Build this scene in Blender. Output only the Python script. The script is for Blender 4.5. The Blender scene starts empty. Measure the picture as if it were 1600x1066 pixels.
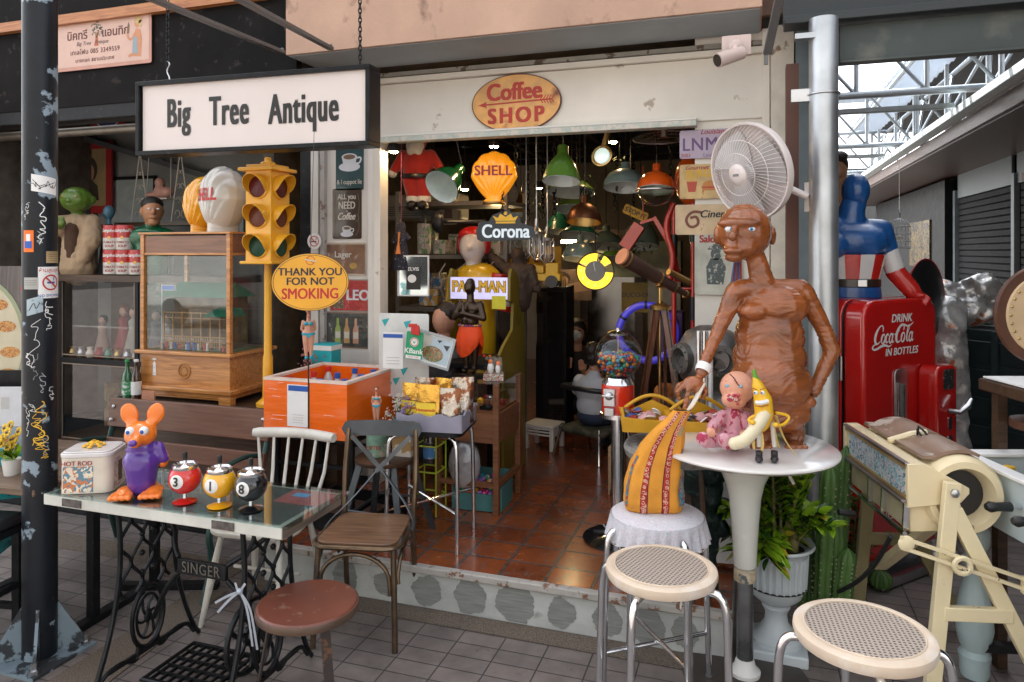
import bpy,bmesh,math,random
from mathutils import Vector,Matrix,Euler,noise
SC=bpy.context.scene; COL=SC.collection
rd=math.radians; PI=math.pi
V=Vector
# ------------------------------------------------------------------ camera
CH,AN,FP=1.75,rd(18.5),1120.0        # eye height, heading, focal length in px of a 1600 px wide picture
cam=bpy.data.cameras.new('camera'); camo=bpy.data.objects.new('camera',cam); COL.objects.link(camo)
camo.location=(0,0,CH); camo.rotation_euler=(PI/2,0,AN)
cam.lens=36*FP/1600; cam.sensor_width=36; cam.shift_y=-0.0875; cam.clip_start=.05; cam.clip_end=400
SC.camera=camo
# ------------------------------------------------------------------ light
w=bpy.data.worlds.new('World'); SC.world=w; w.use_nodes=True
nt=w.node_tree; sky=nt.nodes.new('ShaderNodeTexSky'); sky.sky_type = 'NISHITA'; sky.sun_disc=False
SUN_EL,SUN_AZ=56,20          # azimuth from +Y towards +X: the sun stands behind the shop
sky.sun_elevation=rd(SUN_EL); sky.sun_rotation=rd(SUN_AZ); sky.air_density=1.0; sky.dust_density=2.5
hs=nt.nodes.new('ShaderNodeHueSaturation'); hs.inputs['Saturation'].default_value=.18; nt.links.new(sky.outputs[0],hs.inputs['Color']); nt.links.new(hs.outputs[0],nt.nodes['Background'].inputs[0]); nt.nodes['Background'].inputs[1].default_value=.13
sl=bpy.data.lights.new('sun','SUN'); sl.energy=4.2; sl.angle=rd(.5); sl.color=(1,.95,.87)
so=bpy.data.objects.new('sun',sl); COL.objects.link(so)
sd=V((math.sin(rd(SUN_AZ))*math.cos(rd(SUN_EL)),math.cos(rd(SUN_AZ))*math.cos(rd(SUN_EL)),math.sin(rd(SUN_EL))))
so.rotation_euler=sd.to_track_quat('Z','Y').to_euler(); so.location=(0,0,12)
SC.view_settings.view_transform = 'Standard'; SC.view_settings.look = 'None'
SC.view_settings.exposure=2.15; SC.view_settings.gamma=1
SC.cycles.use_denoising=True; SC.cycles.max_bounces=8; SC.cycles.transparent_max_bounces=16
SC.cycles.caustics_reflective=False; SC.cycles.caustics_refractive=False; SC.cycles.sample_clamp_indirect=6
# ------------------------------------------------------------------ laying out from the photograph's perspective
F_=V((-math.sin(AN),math.cos(AN),0)); R_=V((math.cos(AN),math.sin(AN),0)); C_=V((0,0,CH))
def ray(px,py): return F_ + R_*((px-800)/FP) + V((0,0,(393-py)/FP))
def W(px,py,d): return C_ + ray(px,py)*d
def G(px,py,z=0): r=ray(px,py); return C_ + r*((z-CH)/r.z)
def YP(px,py,y): r=ray(px,py); return C_ + r*(y/r.y)
def XP(px,py,x): r=ray(px,py); return C_ + r*(x/r.x)
# ------------------------------------------------------------------ materials
MC={}
def mk(name,col,r=.5,m=0,var=.12,sc=9,bump=0,bs=60,col2=None,thr=None,tsc=14,edge=.04,alpha=None,em=0,coat=0,tr=0,ior=None,sheen=0,st=None,sp=None):
 """Principled with noise in its colour; col2+thr: chips or patches of a second colour; st: (sx,sy,sz) stretch"""
 if name in MC: return MC[name]
 mt=bpy.data.materials.new(name); MC[name]=mt; mt.use_nodes=True
 N=mt.node_tree.nodes; L=mt.node_tree.links; p=N['Principled BSDF']
 tc=N.new('ShaderNodeTexCoord'); src=tc.outputs['Object']
 if st:
  mp=N.new('ShaderNodeMapping'); mp.inputs['Scale'].default_value=st; L.new(src,mp.inputs[0]); src=mp.outputs[0]
 c=tuple(col)+(1,)
 no=N.new('ShaderNodeTexNoise'); no.inputs['Scale'].default_value=sc; no.inputs['Detail'].default_value=6; L.new(src,no.inputs[0])
 mx=N.new('ShaderNodeMix'); mx.data_type = 'RGBA'
 mx.inputs[6].default_value=tuple(x*(1-var) for x in col)+(1,); mx.inputs[7].default_value=tuple(min(1,x*(1+var)) for x in col)+(1,)
 mr=N.new('ShaderNodeMapRange'); mr.inputs[1].default_value=.3; mr.inputs[2].default_value=.7; L.new(no.outputs[0],mr.inputs[0]); L.new(mr.outputs[0],mx.inputs[0])
 out=mx.outputs[2]
 if col2 is not None and thr is not None:
  n2=N.new('ShaderNodeTexNoise'); n2.inputs['Scale'].default_value=tsc; n2.inputs['Detail'].default_value=8; n2.inputs['Roughness'].default_value=.6; L.new(src,n2.inputs[0])
  m2=N.new('ShaderNodeMapRange'); m2.inputs[1].default_value=thr; m2.inputs[2].default_value=thr+edge; L.new(n2.outputs[0],m2.inputs[0])
  x2=N.new('ShaderNodeMix'); x2.data_type = 'RGBA'; L.new(m2.outputs[0],x2.inputs[0]); L.new(out,x2.inputs[6]); x2.inputs[7].default_value=tuple(col2)+(1,)
  out=x2.outputs[2]
 L.new(out,p.inputs['Base Color'])
 rr=N.new('ShaderNodeMapRange'); rr.inputs[3].default_value=max(.03,r*.8); rr.inputs[4].default_value=min(1,r*1.25); L.new(no.outputs[0],rr.inputs[0]); L.new(rr.outputs[0],p.inputs['Roughness'])
 p.inputs['Metallic'].default_value=m
 if coat: p.inputs['Coat Weight'].default_value=coat; p.inputs['Coat Roughness'].default_value=.08
 if sheen: p.inputs['Sheen Weight'].default_value=sheen
 if ior: p.inputs['IOR'].default_value=ior
 if sp is not None: p.inputs['Specular IOR Level'].default_value=sp
 if em: L.new(out,p.inputs['Emission Color']); p.inputs['Emission Strength'].default_value=em
 if bump:
  nb=N.new('ShaderNodeTexNoise'); nb.inputs['Scale'].default_value=bs; nb.inputs['Detail'].default_value=5; L.new(src,nb.inputs[0])
  b=N.new('ShaderNodeBump'); b.inputs['Strength'].default_value=min(1,bump); b.inputs['Distance'].default_value=.01 if bs < 40 else .003; L.new(nb.outputs[0],b.inputs['Height']); L.new(b.outputs[0],p.inputs['Normal'])
 return mt
def glass(name,tint=(1,1,1),refl=1.0,rough=.01):
 """thin sheet glass: clear with fresnel reflection"""
 if name in MC: return MC[name]
 mt=bpy.data.materials.new(name); MC[name]=mt; mt.use_nodes=True
 N=mt.node_tree.nodes; L=mt.node_tree.links; N.remove(N['Principled BSDF'])
 t=N.new('ShaderNodeBsdfTransparent'); t.inputs[0].default_value=tuple(tint)+(1,)
 g=N.new('ShaderNodeBsdfGlossy'); g.inputs['Roughness'].default_value=rough
 lw=N.new('ShaderNodeLayerWeight'); pw=N.new('ShaderNodeMath'); pw.operation = 'POWER'; pw.inputs[1].default_value=4; L.new(lw.outputs['Facing'],pw.inputs[0]); f=N.new('ShaderNodeMath'); f.operation = 'MULTIPLY_ADD'; f.inputs[1].default_value=.9; f.inputs[2].default_value=.045; L.new(pw.outputs[0],f.inputs[0])
 mu=N.new('ShaderNodeMath'); mu.operation = 'MULTIPLY'; mu.inputs[1].default_value=refl; mu.use_clamp=True
 x=N.new('ShaderNodeMixShader'); L.new(f.outputs[0],mu.inputs[0]); L.new(mu.outputs[0],x.inputs[0]); L.new(t.outputs[0],x.inputs[1]); L.new(g.outputs[0],x.inputs[2])
 L.new(x.outputs[0],N['Material Output'].inputs[0]); return mt
def wood(name,c1,c2,r=.45,sc=3,axis=0,coat=.1):
 if name in MC: return MC[name]
 mt=bpy.data.materials.new(name); MC[name]=mt; mt.use_nodes=True
 N=mt.node_tree.nodes; L=mt.node_tree.links; p=N['Principled BSDF']
 tc=N.new('ShaderNodeTexCoord'); mp=N.new('ShaderNodeMapping'); s=[12,12,12]; s[axis]=1.0; mp.inputs['Scale'].default_value=s; L.new(tc.outputs['Object'],mp.inputs[0])
 n=N.new('ShaderNodeTexNoise'); n.inputs['Scale'].default_value=sc; n.inputs['Detail'].default_value=7; n.inputs['Distortion'].default_value=1.6; L.new(mp.outputs[0],n.inputs[0])
 cr=N.new('ShaderNodeValToRGB'); cr.color_ramp.elements[0].position=.32; cr.color_ramp.elements[1].position=.68
 cr.color_ramp.elements[0].color=tuple(c1)+(1,); cr.color_ramp.elements[1].color=tuple(c2)+(1,)
 L.new(n.outputs[0],cr.inputs[0]); L.new(cr.outputs[0],p.inputs['Base Color']); p.inputs['Roughness'].default_value=r; p.inputs['Coat Weight'].default_value=coat; p.inputs['Coat Roughness'].default_value=.2
 b=N.new('ShaderNodeBump'); b.inputs['Strength'].default_value=.25; b.inputs['Distance'].default_value=.002; L.new(n.outputs[0],b.inputs['Height']); L.new(b.outputs[0],p.inputs['Normal'])
 return mt
def tiles(name,c1,c2,grout,bw,bh,mortar=.004,r=.5,offs=0.0,bump=.4,wear=None,rot=0,coat=0,loc=(0,0,0)):
 mt=bpy.data.materials.new(name); MC[name]=mt; mt.use_nodes=True
 N=mt.node_tree.nodes; L=mt.node_tree.links; p=N['Principled BSDF']
 tc=N.new('ShaderNodeTexCoord'); mp=N.new('ShaderNodeMapping'); mp.inputs['Rotation'].default_value=(0,0,rot); mp.inputs['Location'].default_value=loc; L.new(tc.outputs['Object'],mp.inputs[0])
 t=N.new('ShaderNodeTexBrick'); t.offset=offs; t.squash=1; t.inputs['Color1'].default_value=tuple(c1)+(1,); t.inputs['Color2'].default_value=tuple(c2)+(1,); t.inputs['Mortar'].default_value=tuple(grout)+(1,)
 t.inputs['Scale'].default_value=1; t.inputs['Mortar Size'].default_value=mortar; t.inputs['Mortar Smooth'].default_value=.3; t.inputs['Brick Width'].default_value=bw; t.inputs['Row Height'].default_value=bh; t.inputs['Bias'].default_value=0
 L.new(mp.outputs[0],t.inputs[0])
 n=N.new('ShaderNodeTexNoise'); n.inputs['Scale'].default_value=7; n.inputs['Detail'].default_value=9; n.inputs['Roughness'].default_value=.65; L.new(tc.outputs['Object'],n.inputs[0])
 mr=N.new('ShaderNodeMapRange'); mr.inputs[1].default_value=.3; mr.inputs[2].default_value=.72; mr.inputs[3].default_value=.62; mr.inputs[4].default_value=1.25; L.new(n.outputs[0],mr.inputs[0])
 x=N.new('ShaderNodeMix'); x.data_type = 'RGBA'; x.blend_type = 'MULTIPLY'; x.inputs[0].default_value=1; L.new(t.outputs[0],x.inputs[6])
 cb=N.new('ShaderNodeCombineColor'); [L.new(mr.outputs[0],cb.inputs[i]) for i in range(3)]; L.new(cb.outputs[0],x.inputs[7])
 out=x.outputs[2]; ro=N.new('ShaderNodeMapRange'); ro.inputs[3].default_value=r*.7; ro.inputs[4].default_value=min(1,r*1.4); L.new(n.outputs[0],ro.inputs[0])
 if wear:
  n3=N.new('ShaderNodeTexNoise'); n3.inputs['Scale'].default_value=11; n3.inputs['Detail'].default_value=10; n3.inputs['Roughness'].default_value=.7; n3.inputs['Distortion'].default_value=1.2; L.new(tc.outputs['Object'],n3.inputs[0])
  m3=N.new('ShaderNodeMapRange'); m3.inputs[1].default_value=wear[1]; m3.inputs[2].default_value=wear[1]+.06; L.new(n3.outputs[0],m3.inputs[0])
  x3=N.new('ShaderNodeMix'); x3.data_type = 'RGBA'; L.new(m3.outputs[0],x3.inputs[0]); L.new(out,x3.inputs[6]); x3.inputs[7].default_value=tuple(wear[0])+(1,); out=x3.outputs[2]
 L.new(out,p.inputs['Base Color']); L.new(ro.outputs[0],p.inputs['Roughness']); p.inputs['Coat Weight'].default_value=coat; p.inputs['Coat Roughness'].default_value=.15
 b=N.new('ShaderNodeBump'); b.inputs['Strength'].default_value=bump; b.inputs['Distance'].default_value=.004; b.invert=True; L.new(t.outputs[1],b.inputs['Height'])
 b2=N.new('ShaderNodeBump'); b2.inputs['Strength'].default_value=.3; b2.inputs['Distance'].default_value=.004; L.new(n.outputs[0],b2.inputs['Height']); L.new(b.outputs[0],b2.inputs['Normal']); L.new(b2.outputs[0],p.inputs['Normal'])
 return mt
def shard(name,cols,sc=18,r=.25,m=0,coat=.3,cell=True):
 """random coloured cells: printed paper, wrappers, food"""
 if name in MC: return MC[name]
 mt=bpy.data.materials.new(name); MC[name]=mt; mt.use_nodes=True
 N=mt.node_tree.nodes; L=mt.node_tree.links; p=N['Principled BSDF']
 tc=N.new('ShaderNodeTexCoord'); vo=N.new('ShaderNodeTexVoronoi' if cell else 'ShaderNodeTexNoise'); vo.inputs['Scale'].default_value=sc
 n=N.new('ShaderNodeTexNoise'); n.inputs['Scale'].default_value=sc*.7; ad=N.new('ShaderNodeMix'); ad.data_type = 'RGBA'; ad.inputs[0].default_value=.25
 L.new(tc.outputs['Object'],n.inputs[0]); L.new(tc.outputs['Object'],ad.inputs[6]); L.new(n.outputs[1],ad.inputs[7]); L.new(ad.outputs[2],vo.inputs[0])
 cr=N.new('ShaderNodeValToRGB'); cr.color_ramp.interpolation = 'CONSTANT' if cell else 'LINEAR'; e=cr.color_ramp.elements
 for i,c in enumerate(cols):
  q=e[i] if i < 2 else e.new(.5)
  q.position=(i/len(cols)) if cell else .3+.4*i/max(1,len(cols)-1); q.color=tuple(c)+(1,)
 s=N.new('ShaderNodeSeparateColor')
 if cell: L.new(vo.outputs['Color'],s.inputs[0]); L.new(s.outputs[0],cr.inputs[0])
 else: L.new(vo.outputs[0],cr.inputs[0])
 L.new(cr.outputs[0],p.inputs['Base Color']); p.inputs['Roughness'].default_value=r; p.inputs['Metallic'].default_value=m; p.inputs['Coat Weight'].default_value=coat
 return mt
# ------------------------------------------------------------------ mesh builder
def XF(p,o,sx=1): return p
def FM(loc=(0,0,0),rz=0,rx=0,ry=0):
 """frame of an upright face: x to the right, y up, z towards the street (before turning by rz)"""
 return Matrix.Translation(V(loc)) @ Matrix.Rotation(rz,4,'Z') @ Matrix.Rotation(PI/2+rx,4,'X') @ Matrix.Rotation(ry,4,'Z')
def TM(loc=(0,0,0),e=(0,0,0)): return Matrix.Translation(V(loc)) @ Euler(e).to_matrix().to_4x4()
TXT={}
def text_geo(s,bold,sp=1.0):
 k=(s,bold,sp)
 if k not in TXT:
  cu=bpy.data.curves.new('t','FONT'); cu.body=s; cu.size=1; cu.align_x = 'CENTER'; cu.align_y = 'CENTER'; cu.offset=bold; cu.space_character=sp; cu.resolution_u=4
  o=bpy.data.objects.new('t',cu); COL.objects.link(o); dg=bpy.context.evaluated_depsgraph_get(); me=bpy.data.meshes.new_from_object(o.evaluated_get(dg))
  TXT[k]=([v.co.copy() for v in me.vertices],[tuple(p.vertices) for p in me.polygons])
  bpy.data.objects.remove(o); bpy.data.curves.remove(cu); bpy.data.meshes.remove(me)
 return TXT[k]
class B:
 def __init__(s,M=None): s.v=[]; s.f=[]; s.mi=[]; s.m=0; s.M=M or Matrix()
 def add(s,vs,fs,M=None):
  n=len(s.v); T=s.M @ M if M is not None else s.M
  s.v += [T @ V(p) for p in vs]; s.f += [tuple(i+n for i in f) for f in fs]; s.mi += [s.m]*len(fs); return s
 def box(s,c,d,M=None,rz=0,tp=1):
  x,y,z=d[0]/2,d[1]/2,d[2]/2; R=Matrix.Translation(V(c)) @ Matrix.Rotation(rz,4,'Z')
  vs=[(-x,-y,-z),(x,-y,-z),(x,y,-z),(-x,y,-z),(-x*tp,-y*tp,z),(x*tp,-y*tp,z),(x*tp,y*tp,z),(-x*tp,y*tp,z)]
  return s.add(vs,[(0,3,2,1),(4,5,6,7),(0,1,5,4),(1,2,6,5),(2,3,7,6),(3,0,4,7)],(M @ R) if M else R)
 def bar(s,a,b,w,h,up=(0,0,1)):
  """a beam of section w x h from a to b"""
  a,b=V(a),V(b); d=b-a; z=d.normalized(); u=V(up); x=u.cross(z)
  if x.length < 1e-4: x=V((1,0,0)).cross(z)
  x.normalize(); y=z.cross(x); M=Matrix((x,y,z)).transposed().to_4x4(); M.translation=(a+b)/2
  return s.box((0,0,0),(w,h,d.length),M)
 def tube(s,pts,r,n=10,closed=False,caps=True,fl=1.0,M=None):
  pts=[V(p) for p in pts]; m=len(pts); rs=r if isinstance(r,(list,tuple)) else [r]*m
  tg=[]
  for i in range(m):
   a=pts[(i-1) % m] if (closed or i) else pts[0]; b=pts[(i+1) % m] if (closed or i < m-1) else pts[-1]
   t=(b-a); tg.append(t.normalized() if t.length > 1e-9 else V((0,0,1)))
  u=tg[0].orthogonal().normalized()
  if abs(tg[0].z) < .95: u=(V((0,0,1))-tg[0]*tg[0].z).normalized()
  vs=[]; fs=[]
  for i in range(m):
   u=(u-tg[i]*u.dot(tg[i])); u=u.normalized() if u.length > 1e-6 else tg[i].orthogonal().normalized()
   w_=tg[i].cross(u)
   for k in range(n):
    a=2*PI*k/n; vs.append(pts[i]+(u*math.cos(a)*fl+w_*math.sin(a))*rs[i])
  for i in range(m if closed else m-1):
   j=(i+1) % m
   for k in range(n): l=(k+1) % n; fs.append((i*n+k,i*n+l,j*n+l,j*n+k))
  if caps and not closed: fs.append(tuple(range(n-1,-1,-1))); fs.append(tuple((m-1)*n+k for k in range(n)))
  return s.add(vs,fs,M)
 def lathe(s,prof,n=24,M=None,ang=None,c=(0,0,0)):
  vs=[]; fs=[]; m=len(prof)
  for (r,z) in prof:
   for k in range(n): a=2*PI*k/n; vs.append((c[0]+r*math.cos(a),c[1]+r*math.sin(a),c[2]+z))
  for i in range(m-1):
   for k in range(n): l=(k+1) % n; fs.append((i*n+k,i*n+l,(i+1)*n+l,(i+1)*n+k))
  if prof[0][0] > 1e-5: fs.append(tuple(range(n-1,-1,-1)))
  if prof[-1][0] > 1e-5: fs.append(tuple((m-1)*n+k for k in range(n)))
  return s.add(vs,fs,M)
 def shell(s,prof,n=28,M=None,c=(0,0,0)):
  """open lathe without caps"""
  f0=len(s.f); s.lathe(prof,n,M,None,c)
  drop=[i for i in range(f0,len(s.f)) if len(s.f[i]) == n and n > 4]
  for i in reversed(drop): s.f.pop(i); s.mi.pop(i)
  return s
 def cyl(s,a,b,r,r2=None,n=16): return s.tube([a,b],[r,r if r2 is None else r2],n)
 def ball(s,c,r,n=14,M=None):
  r=r if isinstance(r,(tuple,list)) else (r,r,r); h=max(6,n*2//3)
  vs=[(c[0],c[1],c[2]-r[2])]; fs=[]
  for i in range(1,h):
   t=PI*i/h
   for k in range(n): a=2*PI*k/n; vs.append((c[0]+r[0]*math.sin(t)*math.cos(a),c[1]+r[1]*math.sin(t)*math.sin(a),c[2]-r[2]*math.cos(t)))
  vs.append((c[0],c[1],c[2]+r[2])); e=len(vs)-1
  for k in range(n):
   l=(k+1) % n; fs.append((0,1+l,1+k)); fs.append((e,1+(h-2)*n+k,1+(h-2)*n+l))
   for i in range(h-2): fs.append((1+i*n+k,1+i*n+l,1+(i+1)*n+l,1+(i+1)*n+k))
  return s.add(vs,fs,M)
 def prism(s,poly,z0,z1,M=None,sc=1.0):
  n=len(poly); cx=sum(p[0] for p in poly)/n; cy=sum(p[1] for p in poly)/n
  vs=[(p[0],p[1],z0) for p in poly]+[(cx+(p[0]-cx)*sc,cy+(p[1]-cy)*sc,z1) for p in poly]
  return s.add(vs,[tuple(range(n-1,-1,-1)),tuple(range(n,2*n))]+[(i,(i+1) % n,n+(i+1) % n,n+i) for i in range(n)],M)
 def quad(s,a,b,c,d): return s.add([a,b,c,d],[(0,1,2,3)])
 def text(s,t,size,M,x=0,y=0,z=.001,bold=0,xs=1,shear=0,sp=1.0,ang=0,ext=0):
  vs,fs=text_geo(t,0,sp); ca,sa=math.cos(ang),math.sin(ang); e=bold*.85
  for j,(ex,ey) in enumerate([(0,0)] if e < .002 else [(-e,-e*.4),(e,-e*.4),(-e,e*.4),(e,e*.4),(0,0)]):
   o=[]
   for p in vs:
    a=(p.x*xs+p.y*shear+ex)*size; b=(p.y+ey)*size; o.append((x+a*ca-b*sa,y+a*sa+b*ca,z+j*.0001))
   s.add(o,fs,M)
  return s
 def stroke(s,pts,wd,M,z=.001,smooth=3,x=0,y=0,k=1):
  """flat ribbon through 2-D points; wd one width or one per point"""
  ws=wd if isinstance(wd,(list,tuple)) else [wd]*len(pts)
  P=[V((p[0],p[1])) for p in pts]; ws=list(ws)
  for _ in range(smooth):
   Q=[P[0]]; U=[ws[0]]
   for i in range(len(P)-1): Q += [P[i]*.75+P[i+1]*.25,P[i]*.25+P[i+1]*.75]; U += [ws[i]*.75+ws[i+1]*.25,ws[i]*.25+ws[i+1]*.75]
   P=Q+[P[-1]]; ws=U+[ws[-1]]
   if len(P) > 60: break
  vs=[]; n=len(P)
  for i in range(n):
   t=P[min(n-1,i+1)]-P[max(0,i-1)]; t=t.normalized() if t.length > 1e-9 else V((1,0)); q=V((-t.y,t.x))*ws[i]/2
   for sg in (1,-1): vs.append((x+(P[i].x+q.x*sg)*k,y+(P[i].y+q.y*sg)*k,z))
  return s.add(vs,[(2*i,2*i+1,2*i+3,2*i+2) for i in range(n-1)],M)
 def disc(s,x,y,rx,ry,z,M,n=32,z0=None):
  p=[(x+rx*math.cos(2*PI*k/n),y+ry*math.sin(2*PI*k/n),z) for k in range(n)]; return s.add(p,[tuple(range(n))],M)
 def rect(s,x,y,w_,h,z,M): return s.add([(x-w_/2,y-h/2,z),(x+w_/2,y-h/2,z),(x+w_/2,y+h/2,z),(x-w_/2,y+h/2,z)],[(0,1,2,3)],M)
 def poly(s,pts,z,M): return s.add([(p[0],p[1],z) for p in pts],[tuple(range(len(pts)))],M)
 def o(s,name,mats,parent=None,bev=0,seg=2,sub=0,label=None,ang=38,flip=True):
  me=bpy.data.meshes.new(name); me.from_pydata([tuple(p) for p in s.v],[],s.f)
  mats=mats if isinstance(mats,(list,tuple)) else [mats]
  for m in mats: me.materials.append(m)
  me.polygons.foreach_set('material_index',s.mi)
  bm=bmesh.new(); bm.from_mesh(me)
  if flip: bmesh.ops.recalc_face_normals(bm,faces=bm.faces)
  for e in bm.edges: e.smooth=len(e.link_faces) == 2 and e.calc_face_angle(4) < rd(ang)
  for f in bm.faces: f.smooth=True
  bm.to_mesh(me); bm.free()
  ob=bpy.data.objects.new(name,me); COL.objects.link(ob)
  if parent: ob.parent=parent
  if bev:
   q=ob.modifiers.new('bevel','BEVEL'); q.width=bev; q.segments=seg; q.limit_method = 'ANGLE'; q.angle_limit=rd(ang)
  if sub: q=ob.modifiers.new('sub','SUBSURF'); q.levels=sub; q.render_levels=sub
  if label: ob['label']=label
  return ob
def T(name,label,cat,loc=(0,0,0),rz=0,group=None,kind=None):
 e=bpy.data.objects.new(name,None); COL.objects.link(e); e.location=loc; e.rotation_euler=(0,0,rz); e.empty_display_size=.1
 return tag(e,label,cat,group,kind)
def tag(o,label,cat,group=None,kind=None):
 if label: o['label']=label
 if cat: o['category']=cat
 if group: o['group']=group
 if kind: o['kind']=kind
 return o
def dup(e,loc,rz=None,label=None):
 """copy a thing with its parts and sub-parts"""
 def cp(o,par):
  c=o.copy(); COL.objects.link(c)
  if par: c.parent=par
  for ch in list(o.children): cp(ch,c)
  return c
 c=cp(e,None); c.location=loc
 if rz is not None: c.rotation_euler=(0,0,rz)
 if label: c['label']=label
 return c
def org(name,parts,vox,mat,parent=None,sm=6,f=.5,disp=None,M=None):
 """one continuous organic surface grown round tapered limbs ('c',p0,r0,p1,r1) and lumps ('s',centre,radius or radii[,euler])"""
 b=B(M)
 for p in parts:
  if p[0] == 'c':
   n=6; P0,P1=V(p[1]),V(p[3]); L=(P1-P0).length; st=max(1,int(L/(min(p[2],p[4])*.8)))
   pts=[P0.lerp(P1,i/st) for i in range(st+1)]; rs=[p[2]+(p[4]-p[2])*i/st for i in range(st+1)]
   b.tube(pts,rs,12); b.ball(P0,p[2]*.99,10); b.ball(P1,p[4]*.99,10)
  else:
   r=p[2] if isinstance(p[2],(tuple,list)) else (p[2],)*3
   b.ball((0,0,0),r,14,TM(p[1],p[3] if len(p) > 3 else (0,0,0)))
 ob=b.o(name,mat,None)
 m=ob.modifiers.new('r','REMESH'); m.mode = 'VOXEL'; m.voxel_size=vox; m.use_smooth_shade=True
 m=ob.modifiers.new('s','SMOOTH'); m.factor=f; m.iterations=sm
 dg=bpy.context.evaluated_depsgraph_get(); me=bpy.data.meshes.new_from_object(ob.evaluated_get(dg)); old=ob.data; ob.modifiers.clear(); ob.data=me; bpy.data.meshes.remove(old)
 me.name=name
 if not me.materials: me.materials.append(mat)
 if disp:
  ns=[v.normal.copy() for v in me.vertices]
  for v,nn in zip(me.vertices,ns): v.co += nn*disp(v.co)
 for p in me.polygons: p.use_smooth=True
 if parent: ob.parent=parent
 return ob
def ell(rx,ry,n=40,cx=0,cy=0): return [(cx+rx*math.cos(2*PI*k/n),cy+ry*math.sin(2*PI*k/n)) for k in range(n)]
def rrect(w_,h,r,n=5,cx=0,cy=0):
 p=[]
 for (sx,sy,a0) in ((1,1,0),(-1,1,90),(-1,-1,180),(1,-1,270)):
  for i in range(n+1): a=rd(a0+90*i/n); p.append((cx+sx*(w_/2-r)+r*math.cos(a),cy+sy*(h/2-r)+r*math.sin(a)))
 return p
def arc(c,r,a0,a1,n=12,ax='xz'):
 o=[]
 for i in range(n+1):
  a=rd(a0+(a1-a0)*i/n); x,y=r*math.cos(a),r*math.sin(a)
  o.append({'xz': (c[0]+x,c[1],c[2]+y),'yz': (c[0],c[1]+x,c[2]+y),'xy': (c[0]+x,c[1]+y,c[2])}[ax])
 return o
def poly_smooth(pts,it=2):
 P=[V(p) for p in pts]
 for _ in range(it):
  Q=[P[0]]
  for i in range(len(P)-1): Q += [P[i]*.75+P[i+1]*.25,P[i]*.25+P[i+1]*.75]
  P=Q+[P[-1]]
 return P
rnd=random.Random(7)
# ------------------------------------------------------------------ shared materials
white=mk('white_paint',(.72,.70,.66),.5,var=.06,sc=3,col2=(.38,.33,.28),thr=.66,tsc=9,bump=.2)
cream_w=mk('aged_cream_paint',(.74,.70,.63),.55,var=.12,sc=1.6,col2=(.42,.36,.29),thr=.64,tsc=6,bump=.25)
peach=mk('peach_render',(.50,.325,.24),.85,var=.16,sc=2.2,col2=(.20,.12,.09),thr=.58,tsc=3.6,edge=.09,st=(1,1,.7),bump=.4,bs=30)
greyb=mk('blue_grey_render',(.36,.41,.44),.75,var=.1,sc=3,bump=.2)
blackp=mk('black_paint',(.010,.010,.011),.5,var=.3,sc=8,sp=.15)
blackm=mk('black_metal',(.014,.015,.017),.4,m=.3,var=.3,sc=20,col2=(.07,.05,.04),thr=.66,tsc=30,sp=.25)
iron=mk('cast_iron',(.018,.02,.023),.38,m=.6,var=.4,sc=25,col2=(.12,.06,.035),thr=.68,tsc=12)
chrome=mk('chrome',(.75,.76,.78),.12,m=1,var=.06,sc=30,col2=(.35,.30,.26),thr=.66,tsc=18)
steel=mk('brushed_steel',(.55,.56,.58),.3,m=1,var=.1,sc=20)
galv=mk('galvanised_steel',(.50,.53,.56),.38,m=.85,var=.2,sc=6,col2=(.36,.30,.25),thr=.64,tsc=4,edge=.15)
brass=mk('brass',(.55,.36,.13),.3,m=1,var=.2)
darkw=wood('dark_wood',(.035,.018,.010),(.085,.045,.025),.4)
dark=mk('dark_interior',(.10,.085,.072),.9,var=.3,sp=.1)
plw=mk('white_plastic',(.72,.72,.70),.35,var=.05)
offw=mk('off_white',(.62,.58,.52),.5,var=.08)
blk=mk('black',(.012,.012,.013),.35); red=mk('red',(.55,.025,.02),.4); dred=mk('dark_red',(.30,.02,.02),.4)
blue=mk('blue',(.02,.10,.42),.4); yel=mk('yellow',(.82,.48,.03),.4); grn=mk('green',(.02,.28,.08),.4)
wht=mk('white',(.80,.80,.79),.45,var=.03); org_=mk('orange',(.85,.16,.01),.35); teal=mk('teal',(.02,.38,.42),.45)
skin=mk('skin_tone',(.50,.26,.17),.5,var=.08); hair=mk('dark_hair',(.015,.011,.009),.5,var=.4,sc=60,bump=.6,bs=90)
clear=glass('clear_glass'); 
# ================================================================== SETTING
so.rotation_euler=(0,0,0)
SUN_AZ=-32; sky.sun_rotation=rd(SUN_AZ)
sd=V((math.sin(rd(SUN_AZ))*math.cos(rd(SUN_EL)),math.cos(rd(SUN_AZ))*math.cos(rd(SUN_EL)),math.sin(rd(SUN_EL)))); so.rotation_euler=sd.to_track_quat('Z','Y').to_euler()
def S(name,b,mat,kind='structure',**k): o=b.o(name,mat,None,**k); o['kind']=kind; return o
pav=tiles('pavement_tiles',(.20,.168,.155),(.175,.15,.142),(.045,.042,.04),.2,.1,.0035,.6,0,.5,wear=((.10,.085,.078),.615),loc=(.055,.03,0))
b=B(); b.box((0,3.0,-.05),(60,14,.1)); S('pavement',b,pav)
b=B(); b.box((0,-24,-.11),(60,40,.1)); S('road',b,mk('asphalt',(.13,.125,.12),.85,var=.2,sc=30))
b=B(); b.box((0,-4.06,-.03),(60,.12,.1)); S('kerb',b,mk('kerb_concrete',(.4,.39,.37),.8))
b=B(); b.box((0,30,-.06),(60,40,.1)); S('ground',b,mk('far_concrete',(.13,.125,.12),.8))
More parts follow.
